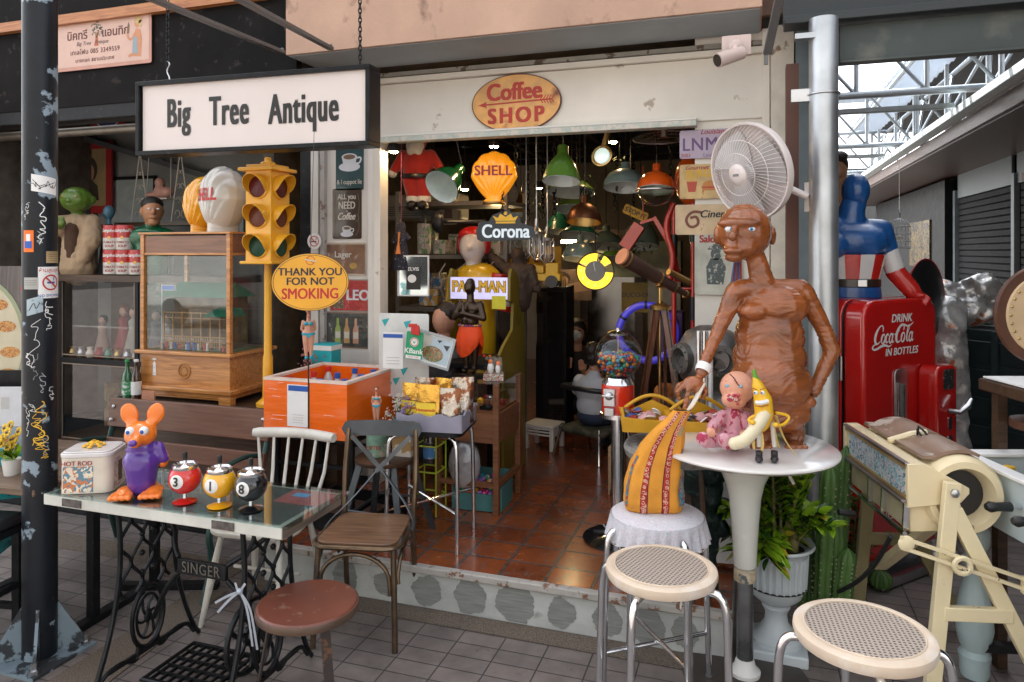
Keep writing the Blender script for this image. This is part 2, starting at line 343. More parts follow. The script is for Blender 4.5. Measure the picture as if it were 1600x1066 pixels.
peb=mk('pebble_wash',(.14,.11,.085),.8,var=.75,sc=190,bump=1,bs=170,col2=(.045,.04,.036),thr=.6,tsc=6,edge=.15)
b=B(); b.box((-1.25,3.135,.002),(2.6,.125,.004)); S('pebble_strip',b,peb)
b=B(); a0=G(60,1075); a1=G(160,1075); a2=G(355,925); a3=G(300,925)
b.prism([(a0.x,a0.y),(a1.x,a1.y),(a2.x,a2.y),(a3.x,a3.y)],.001,.005); S('pebble_strip',b,peb)
b=B(); b.box((-4.0,3.25,.002),(2.7,.18,.004)); S('pebble_strip',b,peb)
b=B(); b.box((1.2,2.93,.002),(2.3,.22,.004)); S('pebble_strip',b,peb)
# raised tiled shop floor with a patched concrete riser
terra=tiles('terracotta_tiles',(.30,.075,.022),(.20,.05,.02),(.10,.075,.065),.225,.20,.009,.24,0,.8,wear=((.15,.10,.09),.575),coat=.4,loc=(.02,.01,0))
plast=mk('riser_plaster',(.47,.49,.48),.85,var=.16,sc=6,col2=(.25,.23,.21),thr=.66,tsc=5,edge=.12,bump=.4,bs=25)
b=B(); b.box((-1.272,3.93,.105),(2.376,1.42,.206)); b.box((-1.5,8.2,.1045),(3.7,7.1,.207)); S('shop_floor',b,terra)
st=T('door_step','grey plaster step with round cement patches below the tiled shop floor','step',(-1.27,3.2,0))
b=B(); b.box((0,.012,.085),(2.38,.02,.17)); b.o('riser',plast,st)
b=B(); b.box((0,.005,.189),(2.39,.045,.036)); b.o('nosing',mk('worn_nosing',(.42,.40,.37),.8,col2=(.20,.10,.06),thr=.57,tsc=16,bump=.6,bs=30),st,bev=.006)
b=B(); b.box((1.178,.55,.085),(.02,1.05,.17)); b.o('side_riser',plast,st)
cem=mk('cement_patch',(.25,.26,.25),.9,var=.22,sc=9,bump=.5,st=(1,1,14))
for i,(px,py,r) in enumerate([(540,904,.085),(600,908,.06),(667,918,.072),(734,928,.084),(806,945,.088),(877,955,.078),(948,962,.07),(1010,975,.07),(1070,985,.06)]):
 p=YP(px,py,3.2); pts=[]
 for k in range(64):
  a=2*PI*k/64; q=r*(1+.2*noise.noise(V((math.cos(a)*1.6,math.sin(a)*1.6,i*3.1)))+.1*noise.noise(V((math.cos(a)*6,math.sin(a)*6,i*2.1)))+.03*rnd.uniform(-1,1)); pts.append((max(-1.19,min(1.19,p.x+1.27+q*(.85+.07*(i*37 % 5))*math.cos(a))),min(.165,max(.008,.088+(1.1-.06*(i*23 % 4))*q*math.sin(a)))))
 b=B(); b.prism(pts,0,.004,FM((0,.0035,0))); b.o('cement_patch',cem,st)
b=B(); b.box((-4.3,5.4,.115),(3.7,3.6,.226)); o=b.o('display_plinth',mk('black_plinth',(.018,.02,.022),.7,var=.3,col2=(.07,.065,.06),thr=.63,sp=.15),None,bev=.01); tag(o,'low black plinth under the dark display windows beyond the bench','plinth')
# ------------------------------------------------------------------ shop building
sh=T('shop_building','old shop front with peach concrete beam and worn white boards around a wide doorway','building',(0,4.3,0))
def prt(name,c,d,mat,par=sh,bev=.003,**k):
 b=B(); o_=par.location; b.box((c[0]-o_.x,c[1]-o_.y,c[2]-o_.z),d); return b.o(name,mat,par,bev=bev,**k)
prt('beam',(-1.36,4.03,3.48),(2.82,.44,1.0),peach)
b=B(); b.box((-1.36,4.04-4.3,2.977),(2.80,.42,.004)); b.o('beam_soffit',greyb,sh)
b=B(); b.box((-1.36,-.465,2.985),(2.82,.006,.012)); b.o('drip_edge',mk('rust_edge',(.28,.17,.11),.9,var=.4,sc=25),sh)
prt('fascia_board',(-1.12,4.31,2.685),(2.68,.05,.36),cream_w)
prt('fascia_trim',(-1.12,4.275,2.885),(2.68,.05,.035),cream_w)
prt('fascia_trim',(-1.12,4.30,2.93),(2.68,.04,.03),mk('grey_trim',(.33,.31,.27),.7,col2=(.12,.08,.06),thr=.6,tsc=9))
prt('door_head',(-1.32,4.27,2.488),(2.04,.09,.034),mk('pale_green_trim',(.47,.52,.47),.6,col2=(.62,.58,.52),thr=.5,tsc=20))
prt('door_head',(-1.32,4.265,2.515),(2.04,.05,.014),white)
prt('door_jamb',(-2.36,4.28,1.36),(.05,.11,2.3),cream_w)
prt('door_jamb',(-2.41,4.27,1.36),(.045,.07,2.3),white)
prt('wall_panel',(-2.62,4.32,1.45),(.42,.05,2.5),white)
prt('window_post',(-2.80,4.29,1.45),(.035,.07,2.5),mk('grey_post',(.42,.40,.38),.6,col2=(.2,.12,.08),thr=.6))
prt('window_post',(-2.875,4.30,1.45),(.06,.05,2.5),white)
prt('window_post',(-2.955,4.32,1.45),(.09,.06,2.5),blackm)
prt('right_pillar',(-.05,4.33,1.5),(.53,.06,3.0),cream_w)
prt('pillar_corner',(.16,4.27,1.55),(.12,.10,2.9),mk('chipped_white_post',(.66,.61,.52),.6,col2=(.26,.18,.12),thr=.62,tsc=6,bump=.5,bs=20))
prt('pillar_batten',(.075,4.285,1.55),(.04,.05,2.9),cream_w)
prt('steel_column',(.262,4.25,1.65),(.07,.12,3.3),mk('blue_grey_steel',(.16,.20,.22),.5,m=.2))
prt('unseen_upper_wall',(-2.7,4.5,4.9),(6.6,.3,3.6),mk('upper_render',(.5,.33,.26),.8))  # unseen storey added above the beam to keep the sun out
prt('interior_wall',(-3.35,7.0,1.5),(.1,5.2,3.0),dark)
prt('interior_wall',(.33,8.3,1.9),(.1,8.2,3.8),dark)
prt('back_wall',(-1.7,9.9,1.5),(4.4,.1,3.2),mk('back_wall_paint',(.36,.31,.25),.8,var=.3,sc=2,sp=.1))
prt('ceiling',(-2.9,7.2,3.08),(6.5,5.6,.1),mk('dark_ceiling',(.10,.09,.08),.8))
prt('roof',(-2.9,10.2,6.6),(6.6,12,.3),greyb)  # out of view; added high over the shop to block the sun
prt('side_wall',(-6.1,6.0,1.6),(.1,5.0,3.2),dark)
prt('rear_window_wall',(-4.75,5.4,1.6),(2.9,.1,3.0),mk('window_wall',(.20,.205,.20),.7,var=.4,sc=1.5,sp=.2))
# ceiling joists and expanded-metal mesh
b=B()
for i in range(8): b.box((-1.5,4.75+i*.62-4.3,2.93),(3.7,.05,.07))
for x in (-2.4,-1.5,-.6): b.box((x,2.4,2.885),(.05,4.6,.02))
b.o('ceiling_joists',blackm,sh)
b=B()
for i in range(60):
 y=.35+i*.075; b.tube([(-3.2,y,3.0),(.25,y+.0,3.0)],.004,4,caps=False)
for i in range(46):
 x=-3.2+i*.075; b.tube([(x,.3,3.004),(x,4.8,3.004)],.004,4,caps=False)
b.o('ceiling_mesh',mk('mesh_wire',(.16,.13,.10),.5,m=.5),sh)
# black awning fascia on the left with its lower rail
aw=T('awning_fascia','black boarded awning fascia above the left display windows','awning',(-4.7,3.95,3.0))
b=B(); b.box((0,0,.3),(3.86,.06,1.0)); b.o('board',mk('black_board',(.009,.0085,.0085),.7,var=.5,sc=4,col2=(.03,.026,.024),thr=.62,sp=.1),aw)
b=B(); b.box((0,.06,-.24),(3.86,.16,.12)); b.o('lower_beam',blackm,aw,bev=.01)
b=B(); b.cyl((-1.9,.22,-.33),(1.93,.22,-.33),.035); b.o('shutter_roller',mk('dull_roller',(.22,.2,.17),.4,m=.7),aw)
b=B(); b.box((-.4,-.06,.42),(4.4,.05,.07)); b.o('wooden_batten',wood('batten',(.30,.10,.03),(.48,.2,.07)),aw)
# two struts and hooks reaching from the awning
for p,q,l in (((365,-6,2.9),(517,76,4.15),'upper grey angle-iron strut bolted to the bottom of the peach beam'),((222,-8,2.9),(442,82,4.3),'lower grey angle-iron strut ending at the black fascia beside the peach beam')):
 b=B(); b.bar(W(*p),W(*q),.035,.02); q_=W(*q); b.ball(q_+V((.01,-.02,.01)),.012,8); o=b.o('angle_strut',mk('strut_grey',(.15,.15,.15),.5,m=.4,col2=(.25,.12,.06),thr=.66),None,bev=.002); tag(o,l,'strut','struts under the awning')
b=B(); b.bar(W(1218,-5,3.3),W(1199,84,3.55),.04,.02); b.box(W(1197,92,3.55),(.02,.01,.06)); tag(b.o('angle_strut',MC['strut_grey'],None,bev=.002),'short grey strut bolted to the white corner post beside the camera','strut','struts under the awning')
# dark steel canopy beam on the right, silver pole
cb=T('canopy_beam','dark grey green steel beam crossing above the red vending machine','beam',(0,3.8,2.6))
gsb=mk('canopy_grey',(.055,.068,.066),.55,var=.2,sc=2.5,m=.2,col2=(.16,.16,.14),thr=.6,tsc=3,edge=.2)
b=B(); b.box((3.4,0,.145),(6.0,.03,.19)); b.box((3.4,-.03,.055),(6.0,.06,.012)); b.o('web',gsb,cb,bev=.003)
b=B(); b.box((3.3,-.02,.27),(6.3,.14,.04)); b.o('flange',mk('canopy_dark',(.022,.028,.031),.5),cb,bev=.004)
b=B(); b.box((3.25,.1,2.2),(6.2,.04,3.8)); b.o('upper_cladding',MC['canopy_dark'],cb)  # only its foot shows; carried up out of view to block the sun
sp=T('silver_pole','tall silver steel pole with a bracket beside the white corner post','pole',(.325,3.72,0))
b=B(); b.cyl((0,0,0),(0,0,2.86),.066,n=32); b.o('tube',galv,sp)
b=B(); b.tube([(.07*math.cos(a),.07*math.sin(a),2.5) for a in [i*PI/12 for i in range(24)]],.006,6,closed=True); b.box((-.10,0,2.5),(.09,.03,.06)); b.o('bracket',steel,sp); b=B(); b.box((-.05,-.03,2.775),(.16,.05,.025)); b.o('bracket',galv,sp)
b=B(); b.box((-.13,.22,1.5),(.06,.1,2.4)); b.o('rust_board',mk('rust_board',(.12,.05,.035),.6),sp)
# ------------------------------------------------------------------ covered alley to the right
al=T('alley_building','row of closed shops with roller shutters and brown soffit along the alley','building',(3.4,12,0))
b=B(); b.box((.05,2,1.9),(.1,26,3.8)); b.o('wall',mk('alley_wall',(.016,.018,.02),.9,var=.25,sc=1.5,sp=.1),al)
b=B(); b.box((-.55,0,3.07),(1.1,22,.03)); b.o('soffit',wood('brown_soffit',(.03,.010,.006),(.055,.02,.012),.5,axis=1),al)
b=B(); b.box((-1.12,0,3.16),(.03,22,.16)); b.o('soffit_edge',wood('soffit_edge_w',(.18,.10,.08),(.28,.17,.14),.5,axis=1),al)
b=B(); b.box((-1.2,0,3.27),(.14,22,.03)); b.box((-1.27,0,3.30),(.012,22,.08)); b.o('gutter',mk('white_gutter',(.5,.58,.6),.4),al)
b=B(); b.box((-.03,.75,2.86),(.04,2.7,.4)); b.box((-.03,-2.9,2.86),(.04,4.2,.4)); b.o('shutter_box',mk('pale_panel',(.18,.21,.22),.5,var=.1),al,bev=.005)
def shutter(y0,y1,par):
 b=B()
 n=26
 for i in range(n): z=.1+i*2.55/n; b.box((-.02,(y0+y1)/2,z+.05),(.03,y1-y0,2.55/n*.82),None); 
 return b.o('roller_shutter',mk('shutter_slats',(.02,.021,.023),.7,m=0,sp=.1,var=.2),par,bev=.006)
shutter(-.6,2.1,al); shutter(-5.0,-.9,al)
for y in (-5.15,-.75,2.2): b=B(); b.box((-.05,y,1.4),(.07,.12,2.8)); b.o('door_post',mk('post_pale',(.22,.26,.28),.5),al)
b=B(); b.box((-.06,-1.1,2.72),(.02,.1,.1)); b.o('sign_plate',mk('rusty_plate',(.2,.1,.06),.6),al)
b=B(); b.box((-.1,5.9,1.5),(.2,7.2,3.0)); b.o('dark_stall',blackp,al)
b=B(); b.box((-.22,4.2,1.9),(.02,1.8,.9)); b.o('gold_window',shard('gold_glitter',[(.02,.015,.01),(.08,.05,.02),(.4,.26,.08),(.03,.03,.03),(.12,.1,.08)],26),al)
b=B(); b.box((-1.4,18,1.7),(5,.1,6.4)); b.o('end_wall',mk('alley_end',(.10,.11,.12),.8),al)
rf=T('alley_roof','silver tubular truss roof with corrugated sheets over the alley','roof',(0,8,0))
tub=mk('truss_silver',(.50,.55,.60),.35,m=.55,var=.1)
for k,y in enumerate((9.1,13.5,18.0)):
 b=B(); z0,z1=3.55,4.45; X0,X1=.42,3.3; yy=y-8
 b.cyl((X0,yy,z0),(X1,yy,z0),.045,n=12); b.cyl((X0,yy,z1),(X1+1,yy,z1),.04,n=10); n=4
 for i in range(n+1):
  x=X0+(X1-X0)*i/n; b.cyl((x,yy,z0),(x,yy,z1),.03,n=8)
  if i < n: b.cyl((x,yy,z1),(x+(X1-X0)/n,yy,z0),.022,n=8)
 b.o('truss',tub,rf)
 b=B(); b.box((1.3,yy+.12,z0-.16),(1.7,.09,.05)); b.box((1.3,yy+.12,z0-.185),(1.5,.05,.02)); [b.cyl((x,yy+.12,z0-.14),(x,yy,z0),.006,n=6) for x in (.7,1.9)]; b.o('tube_light',mk('lamp_case',(.55,.6,.62),.4),rf)
b=B()
for x,z in ((2.45,3.5),(2.62,3.62),(2.9,4.45),(2.2,4.5)): b.cyl((x,-4.3,z),(x,11,z),.035,n=10)
for i in range(8): y=-4.0+i*1.9; b.cyl((2.62,y,3.62),(2.9,y+.9,4.45),.022,n=6); b.cyl((2.9,y+.9,4.45),(2.62,y+1.9,3.62),.022,n=6); b.cyl((2.62,y,3.5),(2.62,y,4.4),.03,n=8)
b.o('side_truss',tub,rf)
def corr(x0,x1,z,name,mat):
 n=90; vs=[]; fs=[]
 for i in range(n+1):
  y=-4.2+i*.18; dz=.018*(-1)**i
  vs += [(x0,y,z+dz),(x1,y,z+dz)]
 fs=[(2*i,2*i+1,2*i+3,2*i+2) for i in range(n)]; b=B(); b.add(vs,fs); ob=b.o(name,mat,rf,flip=False); q=ob.modifiers.new('t','SOLIDIFY'); q.thickness=.004
trs=mk('translucent_sheet',(.62,.72,.85),.4,var=.05); N=trs.node_tree.nodes['Principled BSDF']; N.inputs['Transmission Weight'].default_value=.85; N.inputs['Roughness'].default_value=.6
corr(2.25,2.95,4.7,'corrugated_sheet',trs); corr(2.96,5.2,4.75,'dark_sheet',mk('dark_sheet',(.03,.032,.035),.7))
b=B(); [b.box((1.35,y,4.62),(1.9,.05,.08)) for y in (-3.0,0,3.4,7)]; b.o('purlin',MC['truss_silver'],rf)
# ------------------------------------------------------------------ across the road, seen only in reflections
ac=T('building_across','pale sunlit building with rows of windows across the road','building',(0,-17,0))
b=B(); b.box((0,0,4.5),(50,1,9)); b.o('wall',mk('across_wall',(.40,.37,.33),.8),ac)
b=B(); [b.box((-22+i*4,.51,1.8+j*3),(2.2,.06,1.5)) for i in range(12) for j in range(3)]; b.o('window',mk('across_glass',(.05,.07,.09),.15),ac)
for x in (-11,9):
 t=T('street_tree','green street tree across the road, the %s one' % ('bushier' if x < 0 else 'slimmer'),'tree',(x,-12,0)); b=B(); b.tube([(0,0,0),(.1,0,1.5),(0,.1,3)],[.16,.13,.1]); b.o('trunk',darkw,t)
 b=B()
 for i in range(500):
  c=V((rnd.gauss(0,.8),rnd.gauss(0,.8),3.8+rnd.gauss(0,.7))); a=rnd.random()*6; M=TM(c,(rnd.random()*3,a,a)); b.add([(-.2,0,0),(0,-.1,0),(.2,0,0),(0,.1,0)],[(0,1,2,3)],M)
 b.o('crown',mk('tree_leaf',(.05,.12,.03),.5),t)
# ------------------------------------------------------------------ black paint-peeling pole
pl=T('street_pole','black steel pole with peeling paint, stickers and graffiti beside the sewing table','pole',(-2.917,2.29,0))
pk=mk('peeling_black',(.010,.013,.018),.38,var=.3,sc=6,col2=(.25,.32,.38),thr=.575,tsc=4.2,edge=.015,bump=.3,sp=.3)
b=B(); b.cyl((0,0,0),(0,0,3.6),.0665,n=40); b.o('shaft',pk,pl)
b=B()
for k in range(4):
 a=rd(45+90*k); c,s_=math.cos(a),math.sin(a); b.add([(c*.06-s_*.006,s_*.06+c*.006,.24),(c*.06-s_*.006,s_*.06+c*.006,.012),(c*.19-s_*.006,s_*.19+c*.006,.012),(c*.06+s_*.006,s_*.06-c*.006,.24),(c*.06+s_*.006,s_*.06-c*.006,.012),(c*.19+s_*.006,s_*.19-c*.006,.012)],[(0,1,2),(3,5,4),(0,3,4,1),(1,4,5,2),(0,2,5,3)])
b.box((0,0,.006),(.3,.3,.012)); b.o('gusset',mk('pale_chipped',(.2,.26,.3),.6,col2=(.03,.035,.04),thr=.5,tsc=10),pl)
for x in (-.12,.12):
 for y in (-.12,.12): b=B(); b.lathe([(.02,.012),(.02,.03),(.012,.03),(.012,.06),(.001,.06)],6,None,None,(x,y,0)); b.o('bolt',steel,pl)
# curved stickers and scrawls, wrapped round the shaft
def wrap(M0,pts,R):   # map (u along the girth, v height) on to the cylinder; u=0 faces the camera
 out=[]
 for (u,v_,dz) in pts: a=u/R; out.append((math.sin(a)*(R+dz),-math.cos(a)*(R+dz),v_))
 return [M0 @ V(p) for p in out]
face=math.atan2(2.917,2.29)   # turn towards the camera
PR=Matrix.Rotation(face,4,'Z')
def pz(py): return CH-(py-393)/FP*3.035
def sticker(name,u,py,w_,h,mats,deco=None,lab=None,tilt=0):
 b=B(); n=8; z=pz(py)
 def put(u0,u1,v0,v1,dz,m):
  b.m=m
  for i in range(n):
   a,c=u0+(u1-u0)*i/n,u0+(u1-u0)*(i+1)/n
   p=wrap(PR,[(a+u,v0+z+tilt*a,dz),(c+u,v0+z+tilt*c,dz),(c+u,v1+z+tilt*c,dz),(a+u,v1+z+tilt*a,dz)],.0665); b.add(p,[(0,1,2,3)])
 put(-w_/2,w_/2,-h/2,h/2,.0012,0)
 def tx(t,s,x,y,m,dz=.0022,bold=.01,xs=1):
  b.m=m; vs,fs=text_geo(t,0); b.add(wrap(PR,[(u+x+p.x*s*xs,z+y+tilt*x+p.y*s,dz) for p in vs],.0665),fs)
 def ln(P,wd,m,dz=.0022):
  b.m=m; q=B(); q.stroke(P,wd,None); b.add(wrap(PR,[(u+p.x,z+p.y,dz) for p in q.v],.0665),q.f)
 if deco: deco(put,tx,ln)
 return b.o(name,mats,pl,flip=False,label=lab)
def ring(r,n=30,x=0,y=0): return [(x+r*math.cos(2*PI*i/n),y+r*math.sin(2*PI*i/n)) for i in range(n+1)]
def d_ns(put,tx,ln):
 tx('ห้ามสูบบุหรี่',.021,0,.052,1); tx('NO SMOKING',.0155,0,-.056,2,bold=.02); ln(ring(.031),.006,1); ln([(-.022,.022),(.022,-.022)],.006,1,.003); put(-.016,.016,-.004,.003,.0025,2); ln([(.008,.008),(.014,.012),(.008,.018),(.016,.024)],.003,2)
sticker('no_smoking_sticker',.042,442,.098,.134,[wht,red,blue],d_ns,'white no smoking sticker')
def d_scr(put,tx,ln):
 r=random.Random(3); P=[(-.045+.09*i/14+r.uniform(-.01,.01),r.uniform(-.02,.022)) for i in range(15)]; ln(P,.0025,1); ln([(-.045,.02),(-.01,-.02),(-.03,-.02),(.04,.012)],.0025,1)
sticker('scribbled_sticker',.018,288,.10,.072,[wht,blk],d_scr,'white sticker with black scrawl',-.16)
sticker('orange_sticker',-.045,377,.045,.092,[org_,blue,wht],lambda put,tx,ln: (put(-.016,.016,-.03,.0,.002,1),put(-.008,.01,0,.03,.002,2)))
sticker('old_paper_label',.055,402,.066,.05,[mk('aged_paper',(.45,.33,.17),.8,var=.3),blk],lambda put,tx,ln: [ln([(-.024,.012-.009*i),(.024,.012-.009*i)],.0012,1) for i in range(4)])
sticker('torn_sticker',-.035,443,.06,.05,[mk('dull_paper',(.42,.42,.4),.8),blk],lambda put,tx,ln: [ln([(-.024,.012-.009*i),(.024,.012-.009*i)],.001,1) for i in range(3)])
sticker('torn_sticker',-.02,478,.062,.07,[mk('blue_white_sticker',(.4,.5,.55),.6,col2=(.1,.15,.2),thr=.55),blk],lambda put,tx,ln: ln([(-.02,-.02),(0,.02),(.005,-.02),(.02,.015)],.003,1),tilt=.3)
def scrawl(name,u,py,w_,h,m,seed,wd=.003,lab=None):
 r=random.Random(seed); z=pz(py); q=B(); P=[(r.uniform(-w_,w_)/2,h/2-h*i/16+r.uniform(-.012,.012)) for i in range(17)]; q.stroke(P,wd,None)
 b=B(); b.add(wrap(PR,[(u+p.x,z+p.y,.0015) for p in q.v],.0665),q.f); b.o(name,m,pl,flip=False,label=lab)
scrawl('white_graffiti',.01,350,.04,.17,wht,1,.0035); scrawl('white_graffiti',-.02,540,.05,.20,wht,2,.002); scrawl('yellow_graffiti',.0,665,.055,.19,yel,5,.0035); scrawl('white_graffiti',.035,485,.04,.05,wht,8,.003); scrawl('white_graffiti',-.045,660,.02,.12,wht,9,.0015)
for i in range(9): scrawl('white_graffiti',(-.05,.0,.03,-.02,.045,.01,-.03,.02,-.04)[i],(330,372,505,575,620,600,640,700,560)[i],.03,(.06,.05,.08,.10,.05,.07,.05,.08,.06)[i],[wht,MC['faded_chalk'] if 'faded_chalk' in MC else mk('faded_chalk',(.35,.38,.4),.7)][i % 2],20+i,.0014+.0006*(i % 3))
for i in range(3): scrawl('yellow_graffiti',-.01+.012*i,672+i*14,.05,.12,yel,40+i,.002)
# ================================================================== LEFT AND CENTRE
def put(e,p,z=None): e.location=(p.x,p.y,p.z if z is None else z); return e
# ---- hanging sign box
bs=T('hanging_sign','white hanging sign box with black frame reading Big Tree Antique','sign',(-2.68,3.34,2.53),rd(2.5)); bs.scale=(.955,.955,.955)
sgw=mk('sign_face',(.74,.66,.63),.35,var=.03,sc=2)
b=B(); b.box((0,.06,0),(1.52,.10,.40)); b.o('panel',sgw,bs)
b=B(); [b.box(c,d) for c,d in (((0,.055,.213),(1.59,.14,.026)),((0,.055,-.213),(1.59,.14,.026)),((.782,.055,0),(.026,.14,.40)),((-.782,.055,0),(.026,.14,.40)))]; b.o('frame',blackm,bs,bev=.003)
b=B(); M=FM((0,.008,0)); b.text('Big',.245,M,-.495,.015,bold=.03,xs=.52,sp=1.12); b.text('Tree',.245,M,-.135,.012,bold=.03,xs=.52,sp=1.12); b.text('Antique',.245,M,.365,.0,bold=.03,xs=.52,sp=1.12); b.o('lettering',blk,bs)
def chain(pts,par,name='chain',mat=None,link=.035,r=.0035):
 b=B(); P=[V(p) for p in pts]
 for i in range(len(P)-1):
  L=(P[i+1]-P[i]).length; n=max(1,int(L/(link*.75))); d=(P[i+1]-P[i])/n; q=d.to_track_quat('Z','Y').to_matrix().to_4x4()
  for k in range(n):
   M=Matrix.Translation(P[i]+d*(k+.5)) @ q @ Matrix.Rotation(PI/2*(k % 2),4,'Z'); b.tube([(link*.28*math.cos(a),0,link*.55*math.sin(a)) for a in [j*PI/4 for j in range(8)]],r,5,closed=True,M=M)
 return b.o(name,mat or iron,par)
chain([(.70,.06,.22),(.70,.05,1.3)],bs); chain([(-.62,.06,.30),(-.62,.06,1.2)],bs)
b=B(); b.tube(poly_smooth([(-.62,.06,.22),(-.60,.06,.25),(-.63,.06,.30),(-.60,.06,.34),(-.62,.06,.36)]),.004,6); b.o('hook',steel,bs)
# ---- sewing machine table
tb=T('sewing_table','black iron treadle sewing machine table with glass over a worn white top','table',(-2.17,2.365,0))
wt=mk('worn_white_wood',(.60,.60,.55),.55,col2=(.14,.10,.07),thr=.63,tsc=14,bump=.4)
b=B(); b.box((0,0,.738),(1.15,.39,.045)); b.o('tabletop',wt,tb,bev=.004)
b=B(); b.box((.5755,0,.738),(.005,.385,.046)); b.o('end_grain',wood('rough_end',(.10,.075,.06),(.22,.17,.13),.7,axis=1),tb)
for x in (-.42,.32): b=B(); b.box((x,-.197,.738),(.10,.004,.03)); b.o('hinge_patch',mk('hinge_rust',(.09,.075,.07),.6,var=.6,sc=40),tb)
b=B(); b.box((.02,.0,.7655),(1.19,.41,.006)); b.o('glass_top',glass('table_glass',(.88,.94,.93),1.6),tb)
b=B(); b.box((0,0,.7612),(1.1,.35,.0008)); b.o('table_cover',mk('grey_green_cover',(.15,.165,.165),.5),tb)
b=B(); b.box((.47,.10,.7619),(.2,.15,.0006)); b.o('menu_sheet',mk('pink_menu',(.75,.22,.22),.5),tb); b=B(); b.box((.44,.12,.7625),(.07,.04,.0005)); b.o('menu_sheet',mk('blue_card',(.12,.35,.6),.5),tb)
for x,s in ((-.23,-1),(.37,1)):
 b=B(); P=lambda y,z: (x,y,z)
 for q in (-1,1):
  b.tube(poly_smooth([P(q*.15,.715),P(q*.135,.55),P(q*.15,.38),P(q*.19,.22),P(q*.26,.05),P(q*.29,.012)]),.013,8,fl=.8)
  b.tube(poly_smooth([P(q*.26,.03),P(q*.22,.09),P(q*.13,.10),P(q*.06,.06),P(q*.05,.12)]),.009,6)
 b.bar(P(-.16,.71),P(.16,.71),.03,.012); b.bar(P(-.2,.09),P(.2,.09),.012,.016)
 for k in range(-2,3):
  y0=k*.058; b.tube([P(y0+.030*math.sin(i*PI/4.0+(k % 2)*PI)*(1),.71-.36*i/16) for i in range(17)],.0075,6)
 for i in range(4): [b.ball(P(y,.66-.08*i),(.011,.013,.013),8) for y in (-.03,.03)]
 for rr,tt in ((1,.010),(.72,.006)): b.tube([P(.082*rr*math.cos(a),.225+.125*rr*math.sin(a)) for a in [j*PI/16 for j in range(32)]],tt,6,closed=True)
 for j in range(6): a=j*PI/3; b.tube(poly_smooth([P(0,.225),P(.03*math.cos(a+.5),.225+.045*math.sin(a+.5)),P(.058*math.cos(a),.225+.09*math.sin(a))]),.006,6)
 b.ball(P(0,.225),(.012,.02,.03),10)
 b.o('side_frame',iron,tb)
b=B(); b.box((.07,-.02,.47),(.24,.018,.062)); b.tube(poly_smooth([(-.23,.1,.62),(-.12,.04,.60),(-.09,0,.54),(-.05,-.02,.5)]),.011,8); b.tube(poly_smooth([(-.05,-.02,.44),(-.12,-.02,.36),(-.20,0,.22)]),.011,8)
b.tube(poly_smooth([(.19,-.02,.5),(.25,.0,.54),(.37,.06,.64)]),.011,8); b.tube(poly_smooth([(.19,-.02,.44),(.27,-.02,.38),(.37,0,.2)]),.011,8); b.o('brace',iron,tb,bev=.003)
b=B(); b.text('SINGER',.062,FM((.07,-.031,.47)),bold=.01,xs=.85,sp=1.1); b.o('lettering',mk('cast_letters',(.17,.16,.14),.45,m=.6),tb)
b=B(); M=Matrix.Translation((.31,-.03,.25)) @ Matrix.Rotation(PI/2,4,'Y') @ Matrix.Rotation(.0,4,'X')
b.tube([(.135*math.cos(a),.135*math.sin(a),0) for a in [j*PI/20 for j in range(40)]],.011,8,closed=True,M=M); b.tube([(.03*math.cos(a),.03*math.sin(a),0) for a in [j*PI/8 for j in range(16)]],.012,6,closed=True,M=M)
for j in range(6): a=j*PI/3; b.tube(poly_smooth([(.03*math.cos(a),.03*math.sin(a),0),(.08*math.cos(a+.2),.08*math.sin(a+.2),0),(.13*math.cos(a),.13*math.sin(a),0)]),.009,6,M=M)
b.o('flywheel',iron,tb)
b=B(); [b.box((.07-.14+i*.04,-.02,.07),(.007,.26,.012)) for i in range(8)]; [b.box((.07,-.15+j*.052,.071),(.30,.007,.014)) for j in range(6)]; b.tube([(-.1,-.16,.07),(.24,-.16,.07),(.24,.12,.07),(-.1,.12,.07)],.009,6,closed=True); b.o('treadle',iron,tb)
b=B(); M=FM((.37,-.16,.49),rd(10))
for P_ in ([(0,0),(-.05,-.02),(-.10,-.05)],[(0,0),(-.04,-.03),(-.09,-.085)],[(0,0),(.03,-.06),(.05,-.2)],[(0,0),(.04,-.05),(.055,-.12),(.07,-.21)],[(0,0),(.02,.03)],[(-.01,0),(-.02,.03)]): b.stroke(P_,.009,M,.0+.002*len(P_))
b.ball((.37,-.165,.49),.012,8); b.o('tied_ribbon',mk('silver_ribbon',(.42,.46,.52),.3,m=.2),tb)
